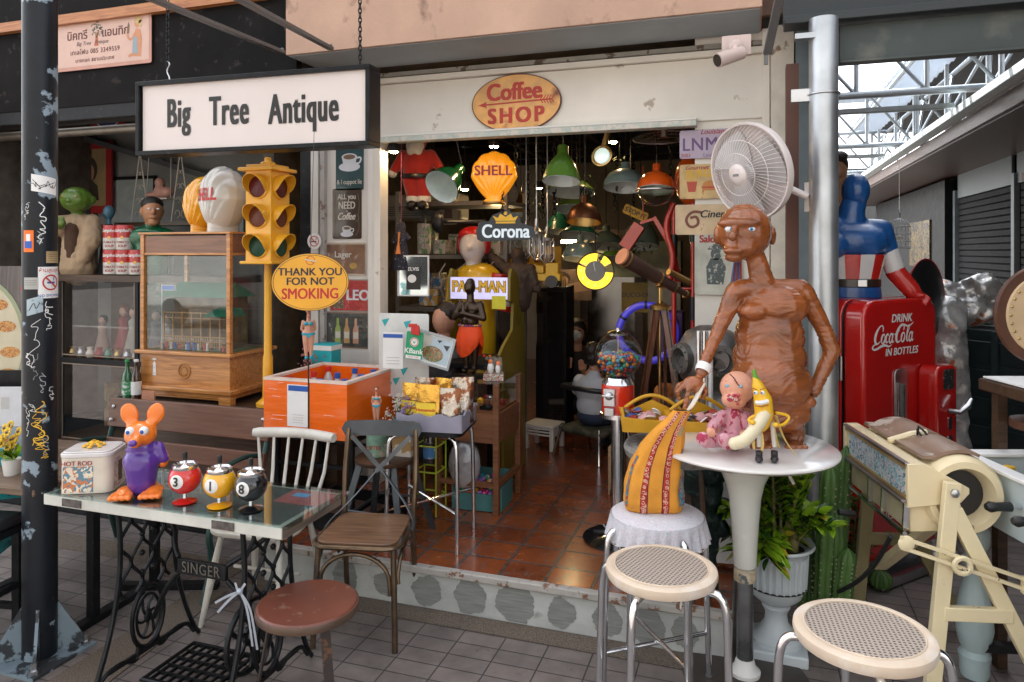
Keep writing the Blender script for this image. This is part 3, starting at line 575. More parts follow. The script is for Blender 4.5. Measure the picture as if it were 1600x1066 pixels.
# ---- three billiard ball ashtrays
for (px,py,num,col,lab) in ((289,784,'3',red,'red billiard ball ashtray numbered 3 on the glass table'),(343,791,'1',yel,'yellow billiard ball ashtray numbered 1 between the red and black ones'),(392,796,'8',blk,'black billiard ball ashtray numbered 8 at the table corner')):
 p=G(px,py,.77); a=math.atan2(-p.x,p.y); c=mk('gloss_'+num,{'3': (.62,.02,.015),'1': (.85,.42,.01),'8': (.01,.01,.012)}[num],.12,coat=.8,var=.03)
 t=T('ashtray',lab,'ashtray',(p.x,p.y,.77),a,'billiard ball ashtrays')
 b=B(); b.lathe([(0,0),(.045,.001),(.046,.004),(.02,.012),(.008,.016)],32); b.o('base',c,t)
 b=B(); b.lathe([(.008,.012),(.008,.04)],16); b.o('stem',chrome,t)
 b=B(); b.lathe([(.010,.036)]+[(.061*math.sin(x),.094-.061*math.cos(x)) for x in [.25+i*.13 for i in range(16)]]+[(.044,.136)],36); b.o('bowl',c,t)
 b=B(); b.lathe([(.046,.130),(.048,.135),(.048,.146),(.043,.149),(.040,.144),(.02,.142),(.008,.15),(.006,.165),(0,.165)],36); b.o('lid',chrome,t)
 b=B(); b.lathe([(.007,.163),(.009,.166),(.009,.193),(.006,.196),(0,.196)],14); b.o('knob',blk,t)
 M=Matrix.Translation((0,0,.094)) @ Matrix.Rotation(rd(-32),4,'Z') @ Matrix.Translation((0,-.0,0)) @ Matrix.Rotation(PI/2+rd(0),4,'X')
 b=B(); cap=[(.0615*math.sin(x),.0615*math.cos(x)) for x in [.45-i*.09 for i in range(6)]]; b.lathe([(r,z) for r,z in cap],28,M); b.o('number_badge',wht,t)
 b=B(); vs,fs=text_geo(num,.02); q=[]
 for v_ in vs: x,y=v_.x*.048,v_.y*.048; q.append((x,y,math.sqrt(max(0,.0648**2-x*x-y*y))))
 b.add(q,fs,M); b.o('lettering',blk,t)
# ---- biscuit tin
p=G(127,768,.77); t=T('printed_tin','rounded cream tin printed with old comic pictures on the sewing table','tin',(p.x,p.y+.06,.77),rd(26))
b=B(); b.prism(rrect(.20,.17,.035),0,.145); b.o('body',mk('tin_cream',(.66,.60,.50),.3,coat=.4),t)
b=B(); b.prism(rrect(.206,.176,.037),.145,.162); b.prism(rrect(.19,.16,.034),.162,.168); b.o('lid',mk('tin_lid',(.68,.66,.66),.25,coat=.4),t,bev=.003)
b=B(); M=FM((-.0,-.0862,.07)); b.m=0; b.rect(-.025,-.012,.115,.105,.0,M); b.m=1; b.text('HOT ROD',.026,M,-.03,.052,.001,bold=.02); b.m=0; b.o('printed_picture',[shard('comic_print',[(.72,.64,.50),(.55,.18,.06),(.8,.7,.55),(.1,.22,.3),(.75,.45,.2),(.7,.62,.5),(.12,.08,.06)],30),dred],t)
b=B(); M=FM((.1015,0,.07),PI/2); b.m=0; b.rect(0,0,.115,.12,0,M); b.m=1; b.rect(.0,.0,.038,.085,.001,M); b.o('printed_picture',[shard('faded_print',[(.72,.66,.60),(.62,.42,.40),(.74,.7,.62),(.5,.3,.28)],24),mk('slot_dark',(.10,.07,.05),.6)],t)
b=B(); [b.ball((.012*math.cos(a)*q,.012*math.sin(a)*q,.172+.006*(3-q)),(.009,.009,.006),7) for q in (0,1,2,3) for a in [j*PI/3+q for j in range(6)]]; o=b.o('yellow_trinket',yel,None); o.location=(p.x,p.y+.06,.772); tag(o,'small yellow flower cluster trinket lying on the tin lid','trinket')
# ---- orange and violet big-eared toy (plain toy mouse, own design)
p=G(212,776,.77); t=T('toy_figurine','orange vinyl toy with round ears, violet overalls and big feet on the table','figurine',(p.x,p.y+.03,.77),rd(28))
ov=mk('vinyl_orange',(.85,.20,.015),.22,coat=.5,var=.05); vv=mk('vinyl_violet',(.10,.035,.30),.22,coat=.5,var=.1)
org('body',[('s',(0,.0,.135),(.072,.065,.062)),('c',(0,0,.045),.055,(0,.0,.12),.066),('s',(0,0,.19),(.056,.05,.05)),('c',(.065,0,.19),.022,(.085,.0,.14),.019)],.006,vv,t)
org('head',[('s',(0,-.012,.245),(.062,.058,.052)),('c',(0,-.04,.235),.035,(0,-.075,.228),.024),('s',(-.048,.005,.325),(.036,.013,.046),(0,-.3,0)),('s',(.052,.005,.322),(.036,.013,.046),(0,.3,0)),('c',(.03,0,.27),.03,(.05,.005,.3),.014),('c',(-.03,0,.27),.03,(-.05,.005,.3),.014)],.005,ov,t)
org('arm',[('c',(.066,.0,.19),.021,(.082,.015,.135),.02),('s',(.078,.01,.12),.02)],.006,ov,t)
for s in (-1,1): org('foot',[('s',(s*.055,-.02,.02),(.034,.05,.02))]+[('c',(s*.055+(k-1.5)*.019,-.05,.017),.012,(s*.055+(k-1.5)*.022,-.085,.014),.012) for k in range(4)]+[('c',(s*.05,0,.02),.018,(s*.035,.03,.03),.018)],.0045,ov,t,sm=3)
for s in (-1,1):
 b=B(); b.ball((s*.026,-.055,.268),.018,14); b.o('eye',wht,t); b=B(); b.ball((s*.026-.003,-.0685,.267),.0085,10); b.o('pupil',blue,t)
b=B(); b.ball((0,-.104,.232),(.017,.013,.013),12); b.o('nose',vv,t)
b=B(); b.tube([(.042*math.sin(a),-.062-.018*math.cos(a),.206-.012*math.cos(a)) for a in [-1+i*.2 for i in range(11)]],.0045,6); b.o('mouth',vv,t)
# ---- cross-back chair
ch=T('crossback_chair','bronze bentwood style metal chair with wooden seat and crossed flat bars in its back','chair',(-1.70,2.95,0),rd(13))
brz=mk('bronze_tube',(.16,.115,.075),.3,m=.85,var=.3,sc=14,col2=(.10,.09,.085),thr=.6,tsc=10); gun=mk('gunmetal',(.12,.135,.15),.35,m=.75,var=.2,sc=8,col2=(.2,.17,.13),thr=.66,tsc=8)
sw=wood('chair_seat_wood',(.10,.052,.028),(.22,.12,.065),.4)
b=B(); b.prism([(x*(1-.05*(y > 0)),y) for x,y in rrect(.37,.37,.06)],.452,.466); b.o('seat',sw,ch,bev=.004)
b=B(); b.tube([(x*(1-.05*(y > 0)),y,.447) for x,y in rrect(.40,.39,.075,6)],.011,8,closed=True); b.o('seat_rim',brz,ch)
for s in (-1,1):
 b=B(); b.tube(poly_smooth([(s*.17,-.165,.44),(s*.178,-.18,.25),(s*.185,-.195,0)]),.0135,10); b.o('leg',brz,ch)
 b=B(); b.tube(poly_smooth([(s*.18,.27,0),(s*.172,.215,.2),(s*.172,.2,.45),(s*.182,.225,.62),(s*.172,.262,.86)]),.0135,10); b.o('leg',brz,ch)
 b=B(); b.bar((s*.15,.235,.83),(-s*.02,.212,.66),.022,.004,(0,1,0)); b.tube(poly_smooth([(-s*.015,.215+.004*s,.665),(-s*.13,.19,.53),(-s*.205,.10,.462),(-s*.208,.02,.45)]),.0105,8,fl=.4); b.o('cross_bar',gun,ch)
 b=B(); b.tube([(s*.19,-.15,.28)]+[(s*.186,.0-.15*math.cos(rd(a)),.28+.13*math.sin(rd(a))) for a in range(10,180,14)]+[(s*.18,.15,.28)],.009,8); b.o('arch',brz,ch)
b=B(); b.tube([(-.158,-.18,.24),(-.157,-.18,.28)]+[(-.155*math.cos(rd(a)),-.178,.30+.115*math.sin(rd(a))) for a in range(0,181,12)]+[(.157,-.18,.28),(.158,-.18,.24)],.0095,8); b.o('arch',brz,ch)
b=B(); n=24; vs=[]
for i in range(n+1):
 u=-1+2*i/n; x=u*.205; y=.262+.03*(1-u*u)-.01; hh=.038*math.sqrt(max(.0,1-max(0,abs(u)-.84)**2/.0256)) if abs(u) > .84 else .038
 vs += [(x,y-.006,.86-hh),(x,y-.006,.86+hh),(x,y+.006,.86+hh),(x,y+.006,.86-hh)]
fs=[(4*i+k,4*i+(k+1) % 4,4*i+4+(k+1) % 4,4*i+4+k) for i in range(n) for k in range(4)]+[(0,1,2,3),(4*n+3,4*n+2,4*n+1,4*n)]
b.add(vs,fs); b.o('top_rail',gun,ch)
# ---- white spindle chair
sc_=T('spindle_chair','white painted spindle back chair with worn mauve seat behind the sewing table','chair',(-2.24,2.93,0),rd(4))
wp=mk('worn_white_gloss',(.62,.60,.54),.4,col2=(.30,.26,.2),thr=.68,tsc=9)
b=B(); b.prism([(x*(1-.12*(y > 0)),y) for x,y in rrect(.45,.42,.13,8)],.425,.452); b.o('seat',wp,sc_,bev=.008)
b=B(); b.prism([(x*.95*(1-.12*(y > 0)),y*.95) for x,y in rrect(.45,.42,.13,8)],.452,.4535); b.o('seat_surface',mk('mauve_seat',(.30,.19,.20),.35,var=.25,sc=5,col2=(.5,.4,.38),thr=.62),sc_)
for sx in (-1,1):
 for sy in (-1,1): b=B(); b.tube([(sx*.15,sy*.13,.43),(sx*.18,sy*.17,.22),(sx*.21,sy*.21,0)],[.012,.019,.011],12); b.o('leg',wp,sc_)
for i in range(6): u=-1+2*i/5; b=B(); b.tube([(u*.155,.175-.02*u*u,.44),(u*.185,.225,.62),(u*.205,.265-.03*u*u,.785)],[.009,.009,.007],8); b.o('spindle',wp,sc_)
b=B(); b.tube([(u*.235,.275-.04*u*u,.80-.004*abs(u)) for u in [-1+i/8 for i in range(17)]],[.021]+[.027]*15+[.021],10,fl=1.0); o=b.o('top_rail',wp,sc_); b=B(); b.cyl((-.18,0,.2),(.18,0,.2),.009,n=8); b.o('stretcher',wp,sc_)
# ---- low brown stool
p=G(481,948,.46); t=T('low_stool','low round stool with scuffed red brown top and three rusty iron legs','stool',(p.x,p.y,0))
b=B(); b.lathe([(0,.448),(.175,.448),(.18,.455),(.18,.472),(.172,.480),(0,.481)],48); b.o('seat',mk('brown_leather_top',(.15,.045,.028),.35,var=.25,sc=4,col2=(.22,.12,.08),thr=.62,tsc=20,coat=.2),t)
b=B(); b.lathe([(.181,.448),(.183,.455),(.183,.470),(.181,.474)],48); b.o('rim',mk('rim_brown',(.10,.06,.04),.5,var=.3),t)
for a in (100,200,330): c,s_=math.cos(rd(a)),math.sin(rd(a)); b=B(); b.bar((c*.13,s_*.13,.45),(c*.21,s_*.21,0),.035,.006,(c,s_,0)); b.o('leg',mk('rusty_flat_iron',(.075,.06,.055),.5,m=.5,col2=(.2,.1,.06),thr=.56,tsc=22),t)
# ---- bench
be=T('garden_bench','brown slatted garden bench with green scrolled iron arms under the wooden display case','bench',(-3.13,3.2,0))
bw=wood('bench_wood',(.115,.045,.026),(.17,.075,.045),.45)
def slat(c,d,rx=0): b=B(); b.box((0,0,0),d,TM(c,(rx,0,0))); return b.o('slat',bw,be,bev=.005)
slat((0,.17,.775),(1.16,.03,.17),rd(-8)); slat((0,.12,.585),(1.16,.03,.10),rd(-8)); slat((0,-.0,.43),(1.16,.11,.03)); slat((0,-.13,.43),(1.16,.11,.03)); slat((0,-.26,.425),(1.16,.11,.03))
gi=mk('green_iron',(.025,.07,.06),.4,m=.3,col2=(.10,.12,.10),thr=.62)
for x in (-.56,.56):
 b=B(); b.tube(poly_smooth([(x,.22,.86),(x,.14,.6),(x,.08,.42),(x,.14,.2),(x,.2,.0)]),.016,8); b.tube(poly_smooth([(x,.13,.62),(x,-.05,.66),(x,-.26,.62),(x,-.33,.55),(x,-.28,.50),(x,-.25,.54)]),.014,8); b.tube(poly_smooth([(x,.1,.41),(x,-.2,.41),(x,-.3,.36),(x,-.26,.2),(x,-.33,0)]),.016,8); b.tube([(x,-.27+.05*math.cos(a),.47+.05*math.sin(a)) for a in [j*.5 for j in range(12)]],.009,6)
 b.o('iron_end',gi,be)
b=B(); [b.ball((x,.135+.02*(z > .77),z),(.012,.008,.012),10) for x in (-.54,.54) for z in (.735,.81)]; b.o('bolt_heads',steel,be)
# ---- wooden display case with a model house
cs=T('display_case','tall honey coloured wooden display case with glass sides holding a model house','display case',(-3.42,3.86,.8))
hw=wood('honey_wood',(.36,.13,.025),(.66,.30,.085),.3,coat=.4); rw=wood('reddish_wood',(.16,.06,.03),(.26,.11,.055),.35,axis=0,coat=.3)
b=B(); b.box((0,0,.17),(.70,.40,.24)); b.o('base',hw,cs)
b=B(); b.box((0,0,.302),(.76,.46,.024)); b.box((0,0,.075),(.78,.48,.03)); b.box((0,0,.045),(.74,.44,.03)); b.o('moulding',hw,cs,bev=.006)
b=B(); [b.box((x,y,.015),(.09,.05,.05)) for x in (-.33,.33) for y in (-.2,.2)]; b.box((0,-.205,.03),(.6,.015,.02)); b.o('foot_blocks',hw,cs,bev=.003)
for x in (-.34,.34):
 for y in (-.19,.19): b=B(); b.box((x,y,.69),(.028,.028,.76)); b.o('corner_post',hw,cs,bev=.002)
b=B(); b.box((0,-.188,.995),(.652,.015,.11)); b.box((.333,0,.995),(.015,.352,.11)); b.box((-.333,0,.995),(.015,.352,.11)); b.o('frieze',rw,cs)
b=B(); b.box((0,0,1.066),(.73,.43,.014)); b.box((0,-.19,.933),(.652,.026,.016)); b.box((.34,0,.933),(.026,.352,.016)); b.o('top',hw,cs,bev=.003)
b=B(); b.box((0,-.187,.62),(.652,.004,.6)); b.box((.337,0,.62),(.004,.352,.6)); b.box((-.337,0,.62),(.004,.352,.6)); b.o('glass_pane',glass('case_glass',(.95,.98,.98),.9),cs)
b=B(); b.tube([(.045*math.cos(a),-.203,.19+.045*math.sin(a)) for a in [j*PI/16 for j in range(32)]],.006,6,closed=True); b.ball((0,-.2,.19),(.04,.006,.04),20); [b.ball((.026*math.cos(a),-.206,.19+.026*math.sin(a)),.006,6) for a in [j*PI/5 for j in range(10)]]; b.o('rosette',mk('carved_rosette',(.45,.2,.06),.4),cs)
b=B(); M=FM((-.24,-.2015,.2)); b.m=0; b.rect(0,.055,.03,.012,0,M); b.poly([(-.014,-.05),(.014,-.05),(.01,.02),(.016,.02),(0,.045),(-.016,.02),(-.01,.02)],0,M); b.m=1; b.text('5',.014,M,0,0,.001); b.text('BAHT',.007,M,0,-.038,.001); b.o('price_tag',[wht,blk],cs)
mh=T('model_house','model house with green roofs and tiny railings inside the display case','model house',(-3.42,3.86,1.115))
ow=wood('model_wood',(.35,.17,.06),(.5,.28,.12),.5)
b=B(); b.box((-.02,.06,.17),(.46,.16,.34)); b.o('wall',mk('model_wall',(.16,.09,.045),.6,var=.5,sc=12),mh)
b=B(); M=Matrix.Rotation(PI/2,4,'Z'); b.add([(-.30,-.14,.34),(.27,-.14,.34),(.27,.15,.34),(-.30,.15,.34),(-.24,.02,.43),(.22,.02,.43)],[(0,1,5,4),(1,2,5),(2,3,4,5),(3,0,4),(3,2,1,0)])
b.add([(.10,-.16,.22),(.31,-.16,.22),(.31,.0,.22),(.10,0,.22),(.12,-.03,.27),(.30,-.03,.27)],[(0,1,5,4),(1,2,5),(2,3,4,5),(3,0,4),(3,2,1,0)]); b.o('roof',mk('model_green_roof',(.02,.16,.09),.5,var=.2),mh)
b=B(); [b.box((-.26+i*.075,-.1,.12),(.008,.008,.24)) for i in range(7)]; [b.box((-.02,-.1,z),(.5,.006,.006)) for z in (.02,.05,.08,.2,.235)]; [b.box((-.26+i*.0185,-.1,.05),(.003,.003,.07)) for i in range(26)]; b.o('veranda_railing',ow,mh)
b=B()
for i in range(14): x,y=rnd.uniform(-.28,.28),rnd.uniform(-.15,-.11); h=rnd.uniform(.03,.06); b.m=i % 3; b.cyl((x,y,.0),(x,y,h*.7),.009,.006,6); b.ball((x,y,h*.8),.009,6)
b.o('garden_miniatures',[red,offw,blue],mh)
b=B(); b.box((0,0,-.0035),(.66,.36,.006)); b.o('ground_board',mk('model_ground',(.10,.12,.05),.8,var=.4,sc=20),mh)
b=B(); b.cyl((-.22,-.16,0),(-.22,-.16,.42),.004,n=6); b.box((-.165,-.16,.40),(.11,.006,.035)); b.o('street_sign',[mk('model_pole',(.5,.5,.5),.4)],mh); b=B(); b.rect(0,0,.1,.028,0,FM((-.165,-.1645,.40))); b.o('street_sign_face',blue,mh)
tb2=T('support_table','dark low sideboard behind the bench carrying the display case and traffic light','sideboard',(-3.28,3.88,.228)); b=B(); b.box((0,0,.285),(1.16,.5,.57)); b.o('body',darkw,tb2,bev=.005)
# ---- beer bottles at the left of the case
for i,(px,py,l,gm,cm) in enumerate(((199,622,'green glass beer bottle left of the wooden display case',mk('green_bottle',(.01,.12,.04),.08,coat=1),grn),(213,622,'brown glass bottle with white cap tight against the display case',mk('brown_bottle',(.05,.02,.01),.08,coat=1),wht))):
 p=W(px,py,4.62); t=T('beer_bottle',l,'bottle',(p.x,p.y,.8)); b=B(); b.lathe([(0,0),(.03,0),(.032,.01),(.032,.13),(.026,.16),(.013,.19),(.012,.235),(.014,.24)],20); b.o('glass_body',gm,t)
 b=B(); b.lathe([(.014,.238),(.015,.25),(.012,.254),(0,.254)],16); b.o('cap',cm,t); b=B(); b.shell([(.0325,.03),(.0325,.115)],20); b.o('paper_label',[wht if i else mk('green_label',(.05,.3,.12),.5,col2=(.7,.7,.7),thr=.52,tsc=40)],t)
b=B(); p=W(232,622,4.5); b.box((0,0,.04),(.10,.01,.07)); o=b.o('brick_card',mk('terracotta_card',(.55,.25,.15),.8,var=.2),None); o.location=(p.x+.0,p.y,.8); o['label'] = 'small terracotta coloured card propped in front of the display case'; o['category'] = 'card'
# ---- traffic light
tl=T('traffic_light','yellow four sided traffic light on a yellow pole beside the display case','traffic light',(-2.835,3.72,.798))
ty=mk('traffic_yellow',(.80,.40,.02),.35,var=.06,coat=.3,col2=(.25,.12,.02),thr=.72,tsc=12)
b=B(); b.lathe([(0,0),(.07,0),(.07,.02),(.032,.05),(.030,.3),(.024,.32),(.022,.88),(0,.88)],20); b.o('pole',ty,tl)
b=B(); b.box((0,0,1.165),(.185,.185,.56)); b.box((0,0,.884),(.235,.235,.018)); b.box((0,0,1.452),(.25,.25,.022)); b.box((0,0,1.472),(.18,.18,.02)); b.lathe([(.045,1.48),(.045,1.50),(.02,1.51),(.02,1.53),(0,1.535)],12); b.o('housing',ty,tl,bev=.005)
for fi,(ax,ay) in enumerate(((0,-1),(1,0))):
 for k in range(3):
  M=FM((ax*.093,ay*.093,1.345-.18*k),PI/2*fi); col=[(.10,.012,.015),(.13,.035,.02),(.01,.06,.035)][k]
  b=B(); b.shell([(.072,0),(.076,.008),(.068,.012)],28,M); vs=[]; n=20; fs=[]
  for i in range(n+1):
   a=rd(-25+230*i/n); L=.07*(math.sin(PI*min(1,max(0,i/n)))**.7)+.012
   for q in (0,1):
    for rr in (.074,.070): vs.append((rr*math.cos(a),rr*math.sin(a),q*L+.0))
  for i in range(n): o4=4*i; fs += [(o4,o4+4,o4+6,o4+2),(o4+1,o4+3,o4+7,o4+5),(o4+2,o4+6,o4+7,o4+3)]
  b.add(vs,fs,M); b.o('visor',ty,tl,flip=False)
  b=B(); b.lathe([(0,.010),(.035,.008),(.066,.001)],28,M); b.o('lens',mk('lens_%d' % k,col,.25,sp=.3,bump=.4,bs=120),tl,label=['dull red lens','dull amber lens','dark green lens'][k])
# ---- shell lamps on the case
def shell_geo(b,w_,h,th,M,n=13):
 """fluted scallop with a foot"""
 N_,H_=120,24; vs=[]; fs=[]
 for side in (1,-1):
  base=len(vs)
  for j in range(H_+1):
   v_=j/H_
   for i in range(N_+1):
    a=rd(-90+360*i/N_); fl=math.cos(a); ph=math.atan2(w_/2*math.cos(a),h*.5*math.sin(a)+h*.46); R_e=1+.05*abs(math.cos(12*ph))*max(0,min(1,.5+1.5*math.sin(a)))
    ex,ey=w_/2*math.cos(a)*R_e*(1-.38*max(0,-math.sin(a))),h*.5*math.sin(a)*R_e
    x,y=ex*v_,ey*v_+h*.0
    ph=math.atan2(x,y+h*.46); z=th/2*(math.sqrt(max(0,1-v_**2.6)))+.011*abs(math.cos(12*ph))*(1-v_**8)*min(1,v_*2) if v_ < 1 else 0
    vs.append((x,y+h*.5,side*z))
  for j in range(H_):
   for i in range(N_): a0=base+j*(N_+1)+i; f=(a0,a0+1,a0+N_+2,a0+N_+1); fs.append(f if side > 0 else f[::-1])
 b.add(vs,fs,M)
 b.add([(x,y,z) for y,s in ((.0,.46),(.04*h,.46),(.06*h,.36),(.24*h,.44)) for (x,z) in [(s*w_/2*math.cos(rd(t_*22.5)),th*.42*math.sin(rd(t_*22.5))) for t_ in range(16)]],[(r*16+k,r*16+(k+1) % 16,(r+1)*16+(k+1) % 16,(r+1)*16+k) for r in range(3) for k in range(16)]+[tuple(range(16))],M)
for (px,lab,mt_,w_,h,rz_) in ((322,'yellow shell shaped lamp globe on the display case behind the white one',mk('shell_yellow',(.80,.36,.01),.15,coat=.8,var=.04),.30,.37,-20),(349,'white shell shaped lamp globe with red letters on the display case',mk('shell_white',(.62,.60,.56),.15,coat=.8,var=.03),.34,.42,-22)):
 p=YP(px,361,3.82 if px > 330 else 3.9); t=T('shell_lamp',lab,'lamp globe',(p.x,p.y,1.874),rd(rz_)); M=FM((0,0,0)); b=B(); shell_geo(b,w_,h,.25,M); b.o('globe',mt_,t)
 if px > 330:
  b=B(); vs,fs=text_geo('SHELL',.03,1.05); q=[]
  for v_ in vs: x,y=v_.x*.095*.9,v_.y*.095*1.15; r_=min(.98,math.hypot(x/(w_/2),(y+h*.06)/(h*.5))); q.append((x,y+h*.56,.25/2*math.sqrt(1-r_**2.6)+.014))
  b.add(q,fs,M); b.o('lettering',red,t)
# ---- oval sign and bathing lady figurines
p=W(485,441,3.72); t=T('oval_sign','yellow oval tin sign thanking people for not smoking','sign',p,math.atan2(-p.x,p.y)*.9)
M=FM(); b=B(); b.m=0; b.prism(ell(.195,.15,56),-.004,.002,M); b.m=1; b.prism(ell(.192,.147,56),.002,.003,M); b.m=0
b.add([(.186*math.cos(a)*q,.141*math.sin(a)*q,.0036) for a in [k*PI/28 for k in range(56)] for q in (1,.985)],[(2*i,2*i+1,(2*i+3) % 112,(2*i+2) % 112) for i in range(56)],M); b.o('plate',[blk,mk('sign_yellow',(.85,.40,.015),.3,var=.1,sc=4,col2=(.25,.12,.03),thr=.71,tsc=16,coat=.3)],t)
b=B(); b.m=0; b.text('THANK YOU',.055,M,0,.052,.0042,bold=.03); b.text('FOR NOT',.055,M,0,.003,.0042,bold=.03); b.m=1; b.text('SMOKING',.078,M,.0,-.062,.0042,bold=.025,xs=.82); b.m=2; b.stroke(ring(.022,x=0,y=.112),.004,M,.0042,1); b.stroke([(-.016,.127),(.016,.097)],.004,M,.0042); b.m=3; b.stroke([(-.026,.118),(.03,.108)],.006,M,.0046); b.o('lettering',[mk('ink_dark',(.03,.025,.03),.5),red,mk('faint_red',(.6,.12,.02),.5),offw],t)
b=B(); b.cyl((0,.012,.14),(0.02,.012,.85),.0015,n=5); b.o('hanging_wire',blk,t)
def lady(name,lab,p,z,h,rz,rod=0):
 k=h/.30; t=T(name,lab,'figurine',(p.x,p.y,z),rz,'bathing lady figurines'); sk=mk('figurine_skin',(.62,.30,.20),.35,var=.04,coat=.3)
 s=lambda *a: tuple(x*k for x in a)
 org('body',[('c',s(-.012,0,.02),.008*k,s(-.014,0,.09),.015*k),('c',s(.012,0,.02),.008*k,s(.014,0,.09),.015*k),('c',s(-.014,0,.09),.016*k,s(-.012,0,.13),.021*k),('c',s(.014,0,.09),.016*k,s(.012,0,.13),.021*k),('s',s(0,0,.142),s(.035,.024,.026)),('c',s(0,0,.15),.023*k,s(0,0,.195),.021*k),('s',s(0,-.004,.197),s(.027,.018,.016)),('c',s(-.028,0,.208),.009*k,s(-.036,.008,.165),.008*k),('c',s(.028,0,.208),.009*k,s(.036,.008,.165),.008*k),('c',s(-.036,.008,.165),.008*k,s(-.022,.02,.15),.007*k),('c',s(.036,.008,.165),.008*k,s(.022,.02,.15),.007*k),('c',s(0,0,.21),.011*k,s(0,0,.25),.009*k),('s',s(0,-.002,.268),s(.015,.017,.018)),('s',s(-.012,-.015,.198),s(.012,.011,.011)),('s',s(.012,-.015,.198),s(.012,.011,.011))],.0035*k,sk,t,sm=3)
 bt=mk('bikini_blue',(.02,.35,.48),.4)
 b=B(); [b.ball(s(x,-.019,.197),s(.0125,.011,.011),10) for x in (-.0125,.0125)]; b.tube([s(.0275*math.cos(a),.0195*math.sin(a)-.002,.2) for a in [j*PI/10 for j in range(20)]],.002*k,5,closed=True); b.o('bikini_top',bt,t)
 b=B(); b.lathe([(.034*k,.134*k),(.0365*k,.140*k),(.035*k,.147*k)],20,Matrix.Diagonal((1,.72,1,1))); b.prism([(-.02*k,0),(.02*k,0),(0,-.024*k)],.022*k,.027*k,FM((0,0,.143*k))); b.o('bikini_bottom',bt,t)
 b=B(); [b.ball(s(x,-.006,.012),s(.009,.015,.010),8) for x in (-.012,.012)]; b.o('shoes',bt,t)
 b=B(); b.ball(s(0,.005,.274),s(.018,.018,.019),12); b.o('hair',mk('auburn',(.20,.06,.02),.6,bump=.5),t); b=B(); b.ball(s(0,-.017,.264),s(.005,.004,.007),8); b.o('mouth',dred,t)
 b=B(); b.tube([s(.0105*math.cos(a),.0105*math.sin(a),.232) for a in [j*PI/6 for j in range(12)]],.0018*k,5,closed=True); b.o('necklace',red,t)
 if rod: b=B(); b.cyl((0,0,-rod),(0,0,.01),.004,n=8); b.o('rod',blk,t)
 return t
p=W(482,562,3.9); lady('lady_figurine','bathing lady figurine in blue bikini on a rod below the yellow oval sign',p,p.z,.30,rd(36),.42)
p=W(588,655,3.84); lady('lady_figurine','bathing lady figurine half hidden behind the chair rail beside dried flowers',p,.832,.20,rd(24))
# ---- orange ice box and its stand
ob_=T('ice_box','large orange wrapped cooler box holding capped bottles','cooler',(-2.315,3.64,.735))
ofm=mk('wrapped_orange',(.90,.15,.008),.22,var=.05,sc=3,bump=.35,bs=12,st=(.6,.6,3),coat=.8)
b=B(); [b.box(c,d) for c,d in (((0,-.275,.15),(.53,.03,.30)),((0,.275,.15),(.53,.03,.30)),((-.25,0,.15),(.03,.52,.30)),((.25,0,.15),(.03,.52,.30)),((0,0,.02),(.47,.52,.04)))]; b.o('body',ofm,ob_)
b=B(); [b.box(c,d) for c,d in (((0,-.275,.308),(.534,.034,.014)),((0,.275,.308),(.534,.034,.014)),((-.25,0,.308),(.034,.516,.014)),((.25,0,.308),(.034,.516,.014)))]; b.o('rim',mk('pale_rim',(.75,.6,.52),.4),ob_)
M=FM((-.04,-.2915,.17)); b=B(); b.m=0; b.rect(0,0,.14,.23,0,M); b.m=1; b.rect(0,.095,.125,.03,.001,M); b.m=2; [b.rect(0,-.05-.014*i,.07,.003,.001,M) for i in range(4)]; b.o('payment_notice',[wht,blue,mk('pale_grey',(.5,.5,.5),.6)],ob_)
b=B()
for i in range(8): z=.02+.27*rnd.random(); x=rnd.uniform(-.25,.15); b.tube([(x,-.2925,z),(x+rnd.uniform(.03,.12),-.2925,z+rnd.uniform(-.004,.004))],.0012,4)
b.o('tape_creases',mk('tape_white',(.85,.6,.5),.3),ob_)
for i in range(9):
 x,y=-.17+.17*(i % 3)+rnd.uniform(-.03,.03),.2-.18*(i//3)+rnd.uniform(-.02,.02); t=T('water_bottle','small bottle standing in the orange cooler with its cap showing','bottle',(-2.315+x,3.64+y,.757),0,'bottles in the orange cooler')
 b=B(); b.lathe([(0,0),(.03,0),(.031,.2),(.014,.245),(.014,.255)],14); b.o('bottle_body',mk('bottle_clear',(.5,.55,.58),.1,coat=1),t); b=B(); b.lathe([(.017,.25),(.018,.28),(0,.282)],14); b.o('cap',[red,blue,blue][i % 3],t)
 t['label']=['red capped','blue capped','blue capped'][i % 3]+' bottle standing in the orange cooler'
stn=T('box_stand','black metal stand carrying the orange cooler','stand',(-2.315,3.66,.21)); b=B(); b.box((0,0,.505),(.52,.5,.03)); b.o('top',blackm,stn)
for x in (-.24,.24):
 for y in (-.22,.22): b=B(); b.box((x,y,.25),(.025,.025,.49)); b.o('leg',blackm,stn)
b=B(); [b.box((x,0,.1),(.02,.42,.02)) for x in (-.24,.24)]; [b.box((0,y,.35),(.46,.02,.02)) for y in (-.22,.22)]; b.o('brace',blackm,stn)
t=T('mesh_crate','shallow black crate with wire mesh sides on the shop floor under the cooler','crate',(-2.2,3.62,.212),rd(-6)); b=B(); [b.box(c,d) for c,d in (((0,-.2,.05),(.5,.015,.1)),((0,.2,.05),(.5,.015,.1)),((-.25,0,.05),(.015,.4,.1)),((.25,0,.05),(.015,.4,.1)))]; b.o('frame',blackm,t); b=B(); b.box((0,0,.03),(.48,.38,.01)); b.o('base',mk('mesh_brown',(.12,.06,.04),.6,var=.5,sc=60),t)
